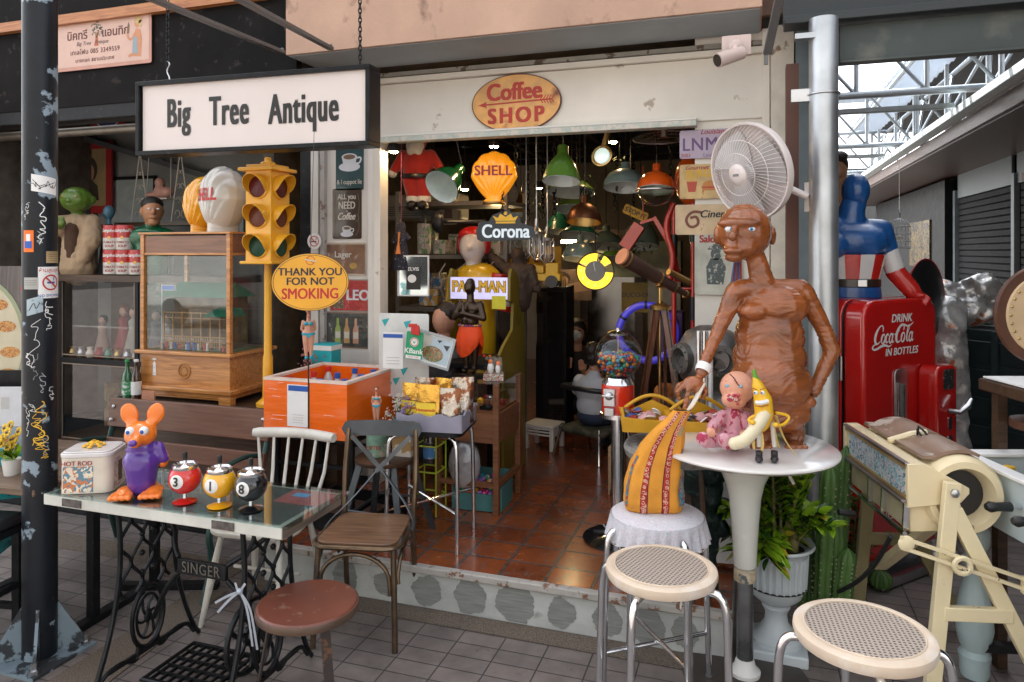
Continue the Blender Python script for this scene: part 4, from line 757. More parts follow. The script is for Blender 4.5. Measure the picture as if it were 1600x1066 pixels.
# ---- round-seated bar stool with tins behind the cross-back chair
p=W(603,712,3.86); t=T('bar_stool','dark metal stool with round wooden seat behind the crossback chair','stool',(p.x,p.y,.21)); hs=(p.z-.21)/.637
b=B(); b.lathe([(0,.60*hs),(.16,.60*hs),(.165,.61*hs),(.165,.63*hs),(.155,.636*hs),(0,.637*hs)],36); b.o('seat',darkw,t)
for sx in (-1,1):
 for sy in (-1,1): b=B(); b.bar((sx*.10,sy*.10,.6*hs),(sx*.19,sy*.19,0),.035,.012,(0,1,0)); b.o('leg',gun,t)
b=B(); [b.cyl((sx*.155,-.155,.22*hs),(sx*.155,.155,.22*hs),.007,n=6) for sx in (-1,1)]; [b.cyl((-.155,s*.155,.26*hs),(.155,s*.155,.26*hs),.007,n=6) for s in (-1,1)]; b.o('stretcher',gun,t)
q=T('round_tin','round green patterned tin on the dark bar stool','tin',(p.x-.05,p.y,p.z+.001)); b=B(); b.lathe([(0,0),(.06,0),(.061,.12),(.063,.122),(.063,.135),(0,.138)],28); b.o('can',mk('green_print',(.18,.32,.24),.4,var=.3,sc=20,col2=(.5,.42,.3),thr=.55,tsc=30),q); b=B(); b.text('COFFEE',.03,FM((0,-.063,.05),rd(20)),bold=.02); b.o('lettering',dred,q)
q=b=B(); b.box((0,0,.07),(.11,.03,.14)); o=b.o('picture_card',shard('bread_print',[(.6,.55,.5),(.55,.35,.15),(.65,.6,.5),(.4,.25,.1)],14,.5),None); o.location=(p.x+.09,p.y+.02,p.z+.001); tag(o,'picture card of bread propped on the dark bar stool','card')
# ---- chrome-legged table with tray of snacks
p=G(672,662,.83); ct=T('snack_table','small dark table on chrome legs carrying the grey snack tray','table',(p.x,p.y+.02,.21),rd(8))
b=B(); b.prism(rrect(.42,.40,.05),.595,.62); b.o('tabletop',blackm,ct,bev=.003)
for sx in (-1,1):
 for sy in (-1,1): b=B(); b.tube(poly_smooth([(sx*.12,sy*.14,.59),(sx*.175,sy*.165,.575),(sx*.185,sy*.17,.5),(sx*.19,sy*.18,0)]),.0115,10); b.o('leg',chrome,ct)
b=B(); b.cyl((-.19,-.175,.2),(.19,.175,.22),.007,n=8); b.cyl((.19,-.175,.2),(-.19,.175,.22),.007,n=8); b.o('cross_stretcher',chrome,ct)
def tray(t,w_,d,h,mat,sca=.012):
 b=B(); b.box((0,0,.006),(w_,d,.012))
 for (cx,cy,L,rz_) in ((0,-d/2,w_,0),(0,d/2,w_,0),(-w_/2,0,d,PI/2),(w_/2,0,d,PI/2)):
  n=20; top=[(-L/2+L*i/n,h+sca*math.cos(i/n*6*PI)*(.6)) for i in range(n+1)]; b.prism([(-L/2,.0),(L/2,.0)]+top[::-1],-.005,.005,FM((cx,cy,0),rz_))
 b.o('tray_body',mat,t)
q=T('snack_tray','lavender grey tray with scalloped edge holding snack bags','tray',(p.x+.05,p.y-.02,.831),rd(8)); tray(q,.34,.30,.085,mk('lavender_grey',(.26,.25,.32),.5))
def bag(lab,x,y,w_,h,mats,rz=0,lean=0,text=None,cat='snack bag'):
 t=T('snack_bag',lab,cat,(p.x+.05+x,p.y-.02+y,.845),rz,'snack bags on the grey tray'); b=B(); n,m=12,10; vs=[]; fs=[]
 for sd_ in (-1,1):
  for j in range(m+1):
   for i in range(n+1):
    u,v_=i/n,j/m; th=.028*(1-v_**2.2)*math.sin(PI*u)**.6*(.6+.4*math.sin(PI*min(1,v_*1.6+.2)))+.001; wv=.003*noise.noise(V((u*5,v_*5,x*31+sd_))); vs.append(((u-.5)*w_*(1-.06*math.sin(PI*v_)),sd_*(th+wv)+lean*v_*h,v_*h))
 for s in (0,1):
  o_=s*(n+1)*(m+1)
  for j in range(m):
   for i in range(n): a=o_+j*(n+1)+i; fs.append((a,a+1,a+n+2,a+n+1))
 b.add(vs,fs); b.o('pouch',mats[0],t)
 if len(mats) > 1: b=B(); M=FM((0,-.034+lean*h*.4,h*.42),0,-lean*.0); b.m=0; b.prism(rrect(w_*.8,h*.34,.004),0,.001,M); b.m=1; b.text('Homemade',w_*.17,M,0,.0,.002,bold=.03,shear=.25); b.o('paper_label',[mats[1],red],t)
gold=mk('gold_foil',(.75,.42,.08),.2,m=.9,var=.2,bump=.7,bs=40); silv=mk('silver_foil',(.55,.5,.45),.2,m=.85,var=.4,sc=14,col2=(.25,.1,.05),thr=.5,bump=.8,bs=40); lb=mk('label_yellow',(.85,.60,.05),.4)
bag('gold snack bag with yellow label at the near corner of the tray',-.01,-.09,.13,.215,[gold,lb],rd(5)); bag('gold snack bag with yellow label behind the chair rail end of the tray',-.12,-.05,.12,.21,[gold,lb],rd(-4)); bag('clear bag of brown crisps right of the gold bags',.10,-.07,.12,.20,[silv],rd(12)); bag('silver snack bag at the far side of the tray',.13,.04,.12,.24,[silv],rd(30)); bag('crumpled gold topped bag behind the row',.02,.06,.13,.225,[gold],rd(-15)); bag('silver crinkled bag behind the leftmost gold one',-.1,.07,.12,.22,[silv],rd(10))
# dried flowers in a pot behind the chair rail
q=T('dried_flowers','bunch of white and lilac dried flowers behind the grey chair rail','flowers',(p.x-.13,p.y-.10,.80)); b=B()
st_=[]; 
for i in range(60): a,r_=rnd.random()*6.28,rnd.uniform(.01,.085); h=rnd.uniform(.10,.20)-r_*.4; e=V((r_*math.cos(a)*1.3+.02,r_*math.sin(a),h)); b.tube([(0,0,.04),(e.x*.3,e.y*.3,.07),e],.001,4,caps=False); st_.append(e)
b.o('stems',mk('stem_green',(.10,.13,.06),.7),q); b=B()
for e in st_:
 for k in range(7): b.m=0 if e.x < .02 else 1; b.ball(e+V((rnd.gauss(0,.008),rnd.gauss(0,.008),rnd.gauss(0,.01))),rnd.uniform(.002,.005),5)
b.o('blossoms',[mk('dry_white',(.55,.5,.42),.8),mk('dry_lilac',(.25,.18,.35),.8)],q); b=B(); b.lathe([(0,.031),(.025,.031),(.032,.07),(.03,.07),(.02,.05)],18); b.o('pot',teal,q)
# ---- brown showcase table
wc=T('wooden_showcase','brown wooden showcase table with glass top box full of small toys','showcase',(-1.60,4.15,.21))
bwd=wood('showcase_wood',(.13,.05,.022),(.24,.10,.045),.4)
for sx in (-1,1):
 for sy in (-1,1): b=B(); b.box((sx*.185,sy*.205,.38),(.035,.035,.76)); b.o('leg',bwd,wc,bev=.002)
b=B(); b.box((0,-.207,.50),(.334,.018,.17)); b.box((0,.207,.50),(.334,.018,.17)); b.box((.187,0,.50),(.018,.374,.17)); b.box((-.187,0,.50),(.018,.374,.17)); b.box((0,0,.59),(.35,.39,.012)); b.o('drawer_box',bwd,wc)
b=B(); b.box((0,-.207,.17),(.334,.025,.03)); b.box((.187,0,.17),(.025,.374,.03)); b.box((-.187,0,.17),(.025,.374,.03)); b.o('stretcher',bwd,wc)
b=B(); b.box((0,-.205,.68),(.334,.004,.15)); b.box((.187,0,.68),(.004,.374,.15)); b.box((0,0,.765),(.40,.44,.006)); b.o('glass_box',clear,wc)
for i in range(22): x,y=rnd.uniform(-.15,.15),rnd.uniform(-.17,.17); b=B(); b.ball((0,0,.015),(rnd.uniform(.012,.03),rnd.uniform(.012,.03),rnd.uniform(.01,.022)),8); b.box((0,0,.01),(.04,.02,.02)); o=b.o('toy_trinket',[blk,blackm,mk('toy_brown',(.2,.08,.04),.4),yel,steel,dred][i % 6],None); o.location=(-1.6+x,4.15+y,.806); tag(o,'small dark toy piece lying inside the glass topped showcase','toy','toys in the showcase')
q=T('capsule_crate','teal crate full of coloured capsule balls under the brown showcase','crate',(-1.56,4.10,.212),rd(4)); b=B(); [b.box(c,d) for c,d in (((0,-.13,.05),(.30,.01,.10)),((0,.13,.09),(.30,.01,.18)),((-.15,0,.07),(.01,.26,.14)),((.15,0,.07),(.01,.26,.14)),((0,0,.006),(.29,.25,.01)))]; b.o('crate_body',mk('teal_crate',(.06,.20,.20),.6),q)
cc=[mk('ball_'+str(i),c,.2,coat=.6,var=.02) for i,c in enumerate(((.8,.05,.03),(.85,.5,.02),(.05,.4,.15),(.75,.05,.3),(.7,.7,.72),(.35,.15,.5),(.8,.2,.02),(.04,.3,.5)))]
k=0
for iz in range(4):
 for ix in range(8):
  for iy in range(5 if iz == 3 else 2):
   b=B(); b.ball((0,0,0),.017,10); o=b.o('capsule_ball',cc[rnd.randrange(8)],None); k += 1
   o.location=(-1.56-.125+ix*.0355+rnd.uniform(-.003,.003),4.10-.105+iy*.036+rnd.uniform(-.003,.003),.24+iz*.034 if iz < 3 else .345+rnd.uniform(0,.03)); tag(o,'coloured plastic capsule ball heaped in the teal crate','ball','capsule balls in the teal crate')
q=T('toy_box','small clear packaged toy with red figures on the showcase corner','toy box',(-1.47,4.05,.979),rd(15)); b=B(); b.box((0,0,.02),(.12,.08,.04)); b.o('card_base',shard('xmas_card',[(.5,.05,.05),(.1,.35,.2),(.7,.7,.7),(.5,.1,.1)],60),q); b=B(); b.ball((-.02,0,.07),(.02,.02,.035),10); b.ball((.025,0,.065),(.016,.016,.03),10); b.o('toy_pair',[wht],q); b=B(); b.ball((-.02,-.005,.11),.014,10); b.ball((.028,-.004,.10),.014,10); b.o('toy_heads',[org_],q); b=B(); b.box((0,0,.09),(.115,.075,.10),tp=.85); b.o('blister',clear,q)
# bottle rack on the floor behind the stool
p=W(672,780,4.25); q=T('wire_bottle_rack','lime green wire rack holding bottles beside the showcase','rack',(p.x,p.y,.21)); b=B()
for z in (.1,.25,.4,.5): b.tube([(x,y,z) for x,y in rrect(.14,.14,.02)],.005,6,closed=True)
[b.cyl((x,y,0),(x,y,.52),.005,n=6) for x in (-.07,.07) for y in (-.07,.07)]; b.o('wire_frame',mk('lime_wire',(.35,.45,.03),.4),q)
t=T('cola_bottle','dark bottle with blue label in the lime green rack','bottle',(p.x,p.y,.5)); b=B(); b.lathe([(0,0),(.038,0),(.04,.12),(.03,.17),(.015,.2),(.015,.23),(0,.231)],18); b.o('glass_body',mk('dark_bottle',(.02,.01,.012),.1,coat=1),t); b=B(); b.shell([(.0405,.03),(.0405,.1)],18); b.o('paper_label',mk('blue_label',(.08,.25,.55),.4,col2=(.7,.7,.7),thr=.55),t)
b=B(); b.ball((0,0,.12),(.10,.08,.15),16); o=b.o('plastic_bag',mk('clear_bag',(.4,.4,.42),.15,var=.5,sc=6,bump=1,bs=14,m=.2),None); o.location=(p.x+.18,p.y+.1,.36); tag(o,'crumpled clear plastic bag under the snack table','bag')
# ================================================================== RIGHT FOREGROUND
# ---- round pedestal table
TC=G(1164,1058); TZ=.958
rt=T('round_table','round white bar table on a trumpet shaped pedestal with steel post','table',(TC.x,TC.y,0))
gw=mk('gloss_white_table',(.72,.70,.68),.16,var=.04,coat=.7,col2=(.12,.10,.09),thr=.745,tsc=30)
b=B(); b.lathe([(0,.925),(.30,.925),(.345,.933),(.362,.945),(.362,.950),(.352,.957),(0,.958)],72); b.o('tabletop',gw,rt)
b=B(); b.lathe([(.036,.45),(.045,.46),(.05,.55),(.056,.65),(.064,.74),(.078,.80),(.10,.85),(.13,.895),(.155,.925)],48); b.o('trumpet',mk('trumpet_white',(.66,.67,.62),.25,var=.05,coat=.4),rt)
b=B(); b.lathe([(.042,.40),(.044,.41),(.044,.445),(.04,.45)],32); b.o('collar',mk('worn_collar',(.50,.42,.30),.6,var=.3,sc=30,col2=(.1,.12,.13),thr=.52,tsc=25),rt)
b=B(); b.cyl((0,0,.03),(0,0,.41),.033,n=28); b.o('post',mk('dull_steel_post',(.25,.26,.27),.28,m=.9,var=.3,sc=10,col2=(.15,.09,.06),thr=.68,tsc=40),rt)
b=B(); b.lathe([(.06,.012),(.062,.03),(.045,.045),(.036,.075),(.034,.08)],32); b.o('white_foot_collar',plw,rt)
b=B(); b.lathe([(0,0),(.25,0),(.25,.008),(.10,.015),(0,.016)],48); b.o('base_disc',mk('base_brown',(.05,.04,.035),.5),rt)
b=B(); b.bar((.145,-.03,.90),(.185,-.06,.83),.014,.004); b.o('wood_stick',offw,rt)
# ---- brown resin statue of an old pot-bellied man (plain stand-in figure)
so_=V((TC.x+.10,TC.y+.02,TZ)); D0=3.0
def Q(px,py,dd=0): return W(px,py,D0+dd)-so_
st=T('resin_statue','tall brown resin statue of a pot bellied figure reaching down with one hand','statue',so_)
clay=mk('brown_resin',(.27,.08,.022),.22,var=.4,sc=6,coat=.45,bump=1,bs=42,col2=(.12,.028,.008),thr=.58,tsc=6,edge=.25,st=(1,1,2.4))  # second colour paints in shaded crevices as darker blotches
def ridge(c):
 z=c.z; w_=noise.noise(c*7)*.09; a=noise.noise(V((c.x*7,c.y*7,(z+w_)*42)))+.6*noise.noise(V((c.x*14,c.y*14,(z+w_)*85))); k=1 if z < .62 else .4
 return k*.0034*(.25-abs(a))*2
qc=lambda a,ra,b_,rb: ('c',Q(*a),ra,Q(*b_),rb)
parts=[('s',Q(1205,478),(.150,.100,.10)),('s',Q(1178,486,-.05),(.06,.05,.035)),('s',Q(1228,486,-.05),(.06,.05,.035)),('s',Q(1202,525),(.142,.105,.13)),('s',Q(1202,560),(.150,.118,.13)),('s',Q(1203,598,-.03),(.166,.145,.125)),('s',Q(1212,640),(.14,.11,.085)),('s',Q(1212,650),(.13,.11,.07)),
  qc((1160,452),.045,(1250,452),.045),qc((1192,445,.0),.052,(1182,405),.042),qc((1182,408),.042,(1174,385),.044),
  ('s',Q(1163,362),(.112,.115,.118)),('s',Q(1158,385,-.06),(.07,.05,.05)),('s',Q(1154,349,-.075),(.085,.04,.022)),qc((1148,358,-.10),.012,(1145,370,-.125),.02),('s',Q(1147,392,-.085),(.045,.035,.016)),('s',Q(1147,402,-.07),(.04,.035,.022)),
  ('s',Q(1207,368,.02),(.016,.03,.042)),('s',Q(1120,368,.03),(.014,.03,.04)),
  qc((1150,455),.044,(1125,510,-.02),.031),qc((1125,510,-.02),.031,(1104,560,-.06),.024),qc((1104,560,-.06),.024,(1096,583,-.09),.023),('s',Q(1083,600,-.10),(.042,.03,.032)),
  qc((1255,457),.046,(1285,510,0),.034),qc((1285,510),.034,(1300,548,-.01),.036),qc((1300,548,-.01),.034,(1272,612,-.04),.025),('s',Q(1258,628,-.07),(.045,.028,.03)),
  qc((1195,655),.055,(1192,685),.045),qc((1238,655),.055,(1240,685),.045),('s',Q(1188,697,-.05),(.045,.07,.022)),('s',Q(1243,697,-.05),(.045,.07,.022))]
def fing(L): 
 for i in range(len(L)-1): parts.append(('c',Q(*L[i][:3]),L[i][3],Q(*L[i+1][:3]),L[i+1][3]))
fing([(1078,605,-.12,.013),(1073,622,-.13,.0115),(1070,643,-.13,.0105)]); fing([(1068,603,-.10,.012),(1058,612,-.10,.010),(1062,624,-.10,.009)]); fing([(1090,608,-.12,.012),(1088,622,-.12,.011),(1082,628,-.11,.009)]); fing([(1096,600,-.11,.012),(1104,612,-.11,.011),(1098,622,-.11,.010)]); fing([(1073,598,-.08,.012),(1060,602,-.07,.010),(1056,610,-.07,.009)])
fing([(1252,622,-.08,.014),(1230,632,-.10,.012),(1210,645,-.11,.010)]); fing([(1250,630,-.09,.014),(1228,642,-.115,.012),(1207,655,-.12,.010)]); fing([(1252,637,-.09,.014),(1230,650,-.11,.012),(1212,662,-.12,.010)]); fing([(1256,643,-.08,.013),(1240,656,-.10,.011),(1224,667,-.11,.009)]); fing([(1262,640,-.06,.013),(1262,655,-.07,.011),(1250,664,-.08,.010)])
for s in (-1,1):
 for k in range(4): parts.append(('s',Q(1188+(55 if s > 0 else 0)-12+k*9,699,-.11),(.013,.02,.013)))
org('body',parts,.0052,clay,st,sm=6,disp=ridge)
for px,sg in ((1141,-1),(1172,1)):
 c=Q(px,358,-.078 if sg < 0 else -.098); b=B(); b.ball(c,(.022,.016,.014),16); b.o('eye',wht,st); d_=(V((0,0,0))-0*c); f=-F_*.0125; b=B(); b.ball(c+f+V((0,0,-.001)),(.0085,.005,.0085),12); b.o('iris',mk('iris_blue',(.03,.30,.65),.1,coat=1),st); b=B(); b.ball(c+f*1.35+V((0,0,-.001)),(.0035,.0025,.0035),10); b.o('pupil',blk,st)
b=B(); c0,c1=Q(1101,570,-.075),Q(1097,581,-.09); dz=(c1-c0).normalized(); M=Matrix.Translation((c0+c1)/2) @ dz.to_track_quat('Z','Y').to_matrix().to_4x4(); b.shell([(.030,-.017),(.0315,0),(.030,.017)],24,M); o=b.o('wrist_band',wht,st); q_=o.modifiers.new('t','SOLIDIFY'); q_.thickness=.003
# ---- horror doll (pink romper) and banana figure
DL=W(1135,697,2.78); dl=T('horror_doll','stitched horror baby doll in a pink romper with bloody mouth','doll',(DL.x,DL.y,TZ))
Qd=lambda px,py,dd=0: W(px,py,2.78+dd)-V((DL.x,DL.y,TZ))
ds=mk('doll_skin',(.68,.33,.22),.4,var=.12,sc=14,col2=(.32,.07,.04),thr=.62,tsc=20)
pinkr=mk('bloody_pink',(.62,.32,.38),.7,var=.2,sc=12,col2=(.38,.03,.08),thr=.53,tsc=26,edge=.05,bump=.4,bs=40,st=(1.6,1.6,.7))
b=B(); org('head',[('s',Qd(1152,606,.06),(.068,.068,.066)),('s',Qd(1147,625,.035),(.05,.045,.035)),('s',Qd(1146,622,-.0),(.02,.02,.014)),('s',Qd(1178,612,.07),(.012,.014,.018)),('c',Qd(1150,628,.07),.025,Qd(1150,645,.08),.03)],.0045,ds,dl)
org('romper',[('c',Qd(1148,648,.08),.045,Qd(1145,680,.08),.058),('c',Qd(1130,650,.07),.026,Qd(1112,668,.03),.022),('c',Qd(1165,652,.06),.026,Qd(1172,668,.02),.022),('c',Qd(1135,685,.06),.035,Qd(1103,690,-.0),.026),('s',Qd(1098,686,-.03),(.026,.018,.028)),('c',Qd(1155,688,.05),.035,Qd(1135,692,-.05),.026),('s',Qd(1132,688,-.08),(.027,.018,.028))],.0055,pinkr,dl,sm=3)
for (x,y,dd) in ((1110,673,-.0),(1162,678,-.0)): org('hand',[('s',Qd(x,y,dd),(.017,.017,.014))]+[('c',Qd(x-4+3*k,y+3,dd-.012),.0055,Qd(x-5+3.4*k,y+9,dd-.015),.0045) for k in range(4)]+[('c',Qd(x+5,y,dd-.01),.006,Qd(x+9,y+5,dd-.016),.005)],.0028,ds,dl,sm=2)
b=B(); [b.ball(Qd(x,y,dd),(.009,.006,.007),10) for x,y,dd in ((1136,603,.0),(1157,604,-.004))]; b.o('eyes',mk('doll_eye',(.25,.4,.5),.2),dl)
b=B(); L=[Qd(x,y,dd) for x,y,dd in ((1140,584,.022),(1148,592,.002),(1152,600,-.008),(1162,608,-.002),(1166,616,.008))]; b.tube(L,.0022,5)
for i in range(4): m_=(L[i]+L[i+1])/2; b.tube([m_+V((-.006,0,.005)),m_+V((.006,-.001,-.005))],.0018,4)
b.o('stitches',mk('stitch_red',(.10,.01,.01),.6),dl)
b=B(); [b.ball(Qd(1146+rnd.uniform(-9,9),624+rnd.uniform(-7,8),-.012+rnd.uniform(-.006,.004)),(.006,.005,.005),7) for _ in range(26)]; b.o('bloody_mouth',mk('gore',(.42,.01,.06),.15,coat=.8),dl); b=B(); [b.ball(Qd(1141+k*3.5,621+rnd.uniform(-1,5),-.022),(.003,.003,.005),6) for k in range(4)]; b.o('teeth',offw,dl)
b=B(); [b.ball(Qd(1165+rnd.uniform(-8,10),632+rnd.uniform(-4,4),.03),.009,7) for _ in range(10)]; b.o('clotted_hair',mk('clot',(.12,.02,.01),.5,bump=1),dl)
BL=W(1196,710,2.70); bn=T('banana_figure','grinning banana figure half peeled and standing in black boots beside the doll','figurine',(BL.x,BL.y,TZ))
Qb=lambda px,py,dd=0: W(px,py,2.70+dd)-V((BL.x,BL.y,TZ))
by=mk('banana_yellow',(.82,.48,.015),.35,var=.06,coat=.3)
org('body',[('c',Qb(1180,591),.011,Qb(1184,603),.022),('c',Qb(1184,603),.022,Qb(1192,625),.034),('c',Qb(1192,625),.035,Qb(1194,648),.035),('c',Qb(1194,648),.034,Qb(1188,662),.033)],.004,by,bn)
b=B(); b.tube([Qb(1178,578),Qb(1179,586),Qb(1182,594)],[.007,.008,.012],10); b.o('stalk',mk('stalk_green',(.12,.35,.03),.5),bn)
b=B(); b.tube(poly_smooth([Qb(1196,645,-.015),Qb(1186,662,-.03),Qb(1172,680,-.045),Qb(1160,690,-.05),Qb(1148,693,-.05)]),[.012,.018,.022,.025,.026,.026,.026,.025,.024,.022,.018,.016,.012,.008][:14] if False else .0235,14); b.ball(Qb(1148,693,-.05),.0235,12); b.o('peeled_fruit',mk('banana_flesh',(.74,.66,.46),.5,var=.05),bn)
pk_=mk('peel_inside',(.74,.55,.18),.55)
for L in ([(1172,655,-.02),(1176,680,-.03),(1178,702,-.02)],[(1184,660,.02),(1192,690,.03),(1190,706,.02)],[(1212,650,0),(1224,685,0),(1243,711,-.01)],[(1205,655,.02),(1212,690,.02),(1218,700,.02)]):
 b=B(); P=poly_smooth([Qb(*l) for l in L]); b.tube(P,[.016-.011*i/(len(P)-1) for i in range(len(P))],8,fl=.25); b.o('peel',pk_,bn)
for (x0,x1) in ((1186,1186),(1206,1210)):
 b=B(); b.cyl(Qb(x0,660),Qb(x1,698),.008,n=8); b.o('leg',offw,bn); b=B(); c=Qb(x1,704); b.ball((c.x,c.y-.012,.014),(.015,.028,.014),12); b.cyl((c.x,c.y,.012),(c.x,c.y,.04),.013,n=12); b.o('boot',mk('boot_black',(.03,.03,.035),.35),bn)
b=B(); b.tube(poly_smooth([Qb(1212,645),Qb(1236,650,.01),Qb(1226,664,-.02),Qb(1210,666,-.04)]),.0055,8); b.ball(Qb(1212,664,-.04),(.012,.01,.009),8); b.ball(Qb(1176,660,-.045),(.011,.01,.009),8); b.tube(poly_smooth([Qb(1178,650,-.02),Qb(1168,656,-.03),Qb(1176,660,-.045)]),.0055,8); b.o('arms',by,bn)
b=B(); [b.ball(Qb(x,614,-.03),(.008,.006,.008),10) for x in (1181,1192)]; b.o('eyes',wht,bn); b=B(); [b.ball(Qb(x-2,614,-.0365),(.0035,.003,.0035),8) for x in (1181,1192)]; b.o('pupils',blue,bn)
b=B(); b.tube([Qb(1180,629,-.033),Qb(1188,630,-.038),Qb(1200,627,-.032)],[.007,.009,.008],8,fl=1); b.o('grin',wht,bn); b=B(); [b.tube([Qb(x,608+a,-.037),Qb(x+7,608-a,-.037)],.0015,4) for x,a in ((1176,-1),(1188,1))]; b.tube([Qb(1179,634,-.036),Qb(1189,636,-.041),Qb(1201,633,-.035)],.0015,5); b.o('brows',dred,bn)
# ---- cane stools
def cane_mat():
 mt=mk('cane_plastic',(.66,.54,.42),.45,var=.12,sc=8,col2=(.78,.72,.66),thr=.55,tsc=5,edge=.15); N=mt.node_tree.nodes; L=mt.node_tree.links; p=N['Principled BSDF']
 m2=bpy.data.materials.new('cane_weave'); m2.use_nodes=True; N=m2.node_tree.nodes; L=m2.node_tree.links; p=N['Principled BSDF']
 tc=N.new('ShaderNodeTexCoord'); mp=N.new('ShaderNodeMapping'); mp.inputs['Rotation'].default_value=(0,0,rd(45)); mp.inputs['Scale'].default_value=(1,1,0); L.new(tc.outputs['Object'],mp.inputs[0])
 v=N.new('ShaderNodeTexVoronoi'); v.inputs['Scale'].default_value=78; v.inputs['Randomness'].default_value=.08; L.new(mp.outputs[0],v.inputs[0])
 cr=N.new('ShaderNodeValToRGB'); e=cr.color_ramp.elements; e[0].position=.24; e[0].color=(.10,.075,.055,1); e[1].position=.33; e[1].color=(.66,.57,.50,1); L.new(v.outputs['Distance'],cr.inputs[0]); L.new(cr.outputs[0],p.inputs['Base Color'])
 w_=N.new('ShaderNodeTexWave'); w_.inputs['Scale'].default_value=90; L.new(mp.outputs[0],w_.inputs[0]); ad=N.new('ShaderNodeMath'); ad.operation = 'ADD'; L.new(v.outputs['Distance'],ad.inputs[0]); L.new(w_.outputs[1],ad.inputs[1])
 bp=N.new('ShaderNodeBump'); bp.inputs['Strength'].default_value=.8; bp.inputs['Distance'].default_value=.003; L.new(ad.outputs[0],bp.inputs['Height']); L.new(bp.outputs[0],p.inputs['Normal']); p.inputs['Roughness'].default_value=.4
 return mt,m2
cane_r,cane_w=cane_mat()
def stool(p,rz,lab,seat=True):
 t=T('cane_stool',lab,'stool',(p.x,p.y,0),rz,'chrome legged round stools')
 if seat:
  b=B(); b.lathe([(.0,.662),(.165,.662),(.178,.668),(.184,.684),(.182,.698),(.170,.705),(.155,.704),(.150,.7015),(.0,.7015)],64); b.o('seat',cane_r,t)
  b=B(); b.lathe([(0,.7022),(.147,.7022),(.150,.7018)],64); b.o('woven_top',cane_w,t); b=B(); b.tube([(.153*math.cos(a),.153*math.sin(a),.7045) for a in [i*PI/30 for i in range(60)]],.0025,6,closed=True); b.o('piping',cane_r,t)
 for k in range(4):
  a=rd(45+90*k); c,s_=math.cos(a),math.sin(a); b=B(); P=poly_smooth([(c*.10,s_*.10,.655),(c*.17,s_*.17,.662),(c*.205,s_*.205,.655),(c*.222,s_*.222,.61),(c*.225,s_*.225,.5)],3)+[V((c*.24,s_*.24,.012))]; b.tube(P,.0125,14); b.o('leg',chrome,t)
  b=B(); b.cyl((c*.24,s_*.24,0),(c*.24,s_*.24,.02),.015,n=12); b.o('foot_cap',mk('rubber_grey',(.12,.12,.12),.6),t)
 for k in range(2): a=rd(45+90*k); c,s_=math.cos(a),math.sin(a); b=B(); b.cyl((c*.233,s_*.233,.19+.014*k),(-c*.233,-s_*.233,.19+.014*k),.009,n=10); b.o('cross_bar',chrome,t)
 return t
stool(W(1033,885,2.39),rd(28),'cane topped chrome stool in the middle of the pavement before the round table'); stool(W(1349,985,1.99),rd(50),'cane topped chrome stool nearest the viewer beside the cream machine')
fs=stool(W(1027,800,2.86),rd(-8),'chrome stool with a frilled floral cushion cover under the orange bag',False)
flor=shard('floral_fabric',[(.62,.63,.68),(.60,.62,.68),(.64,.65,.7),(.62,.62,.68),(.60,.52,.57),(.63,.63,.69),(.42,.5,.5),(.6,.6,.66)],70,.9,coat=0)
b=B(); b.lathe([(0,.66),(.17,.66),(.185,.68),(.18,.705),(.15,.718),(0,.722)],48); b.o('seat_cushion',flor,fs)
b=B(); n=140; vs=[]
for j in range(7):
 for i in range(n): a=2*PI*i/n; rr=.184+.010*j/6*1.3+.011*(j/6)*math.sin(a*26+.6*math.sin(a*5)); z=.70-.014*j-.002*math.sin(a*13)*j/6; vs.append((rr*math.cos(a),rr*math.sin(a),z))
b.add(vs,[(j*n+i,j*n+(i+1) % n,(j+1)*n+(i+1) % n,(j+1)*n+i) for j in range(6) for i in range(n)]); o=b.o('frill',flor,fs,ang=80,flip=False); q_=o.modifiers.new('t','SOLIDIFY'); q_.thickness=.002
b=B(); [b.ball(((.199)*math.cos(2*PI*i/90),(.199)*math.sin(2*PI*i/90),.612),.0035,5) for i in range(90)]; b.o('lace_edge',mk('lace',(.62,.56,.48),.8),fs)
for a in (-100,-50,200): c,s_=math.cos(rd(a)),math.sin(rd(a)); b=B(); b.tube([(c*.19,s_*.19,.62),(c*.2,s_*.2,.55),(c*.195+.01,s_*.195,.47),(c*.2,s_*.2,.42)],.006,6,fl=.2); b.o('tie',MC['lace'],fs)
# orange embroidered bag leaning on the stool
p=W(1027,800,2.86); bg=T('cloth_bag','orange cloth bag with red embroidered bands slumped on the frilled stool','bag',(p.x,p.y,.723),rd(14))
ocl=mk('orange_cloth',(.66,.28,.03),.85,var=.12,sc=14,bump=.5,bs=120)
sec=[(0,0,.112,.052,0),(.03,0,.118,.068,0),(.10,.0,.115,.07,0),(.18,.01,.105,.06,.0),(.26,.03,.085,.045,-.01),(.32,.055,.06,.035,-.02),(.37,.085,.04,.026,-.03),(.405,.105,.036,.022,-.04)]
sec=[(z,x-.012,w_,dp,y) for z,x,w_,dp,y in sec]
def bagpt(v_,a):
 i=min(len(sec)-2,int(v_*(len(sec)-1))); f=v_*(len(sec)-1)-i; s0,s1=sec[i],sec[i+1]; z,x,w_,dp,y=[s0[k]+(s1[k]-s0[k])*f for k in range(5)]
 ca,sa=math.cos(a),math.sin(a); e=.75; rr=1+.11*noise.noise(V((ca*1.8,sa*1.8,z*8)))+.05*noise.noise(V((ca*5,sa*5,z*16)))
 return V((x+w_*math.copysign(abs(ca)**e,ca)*rr,y+dp*math.copysign(abs(sa)**e,sa)*rr,z))
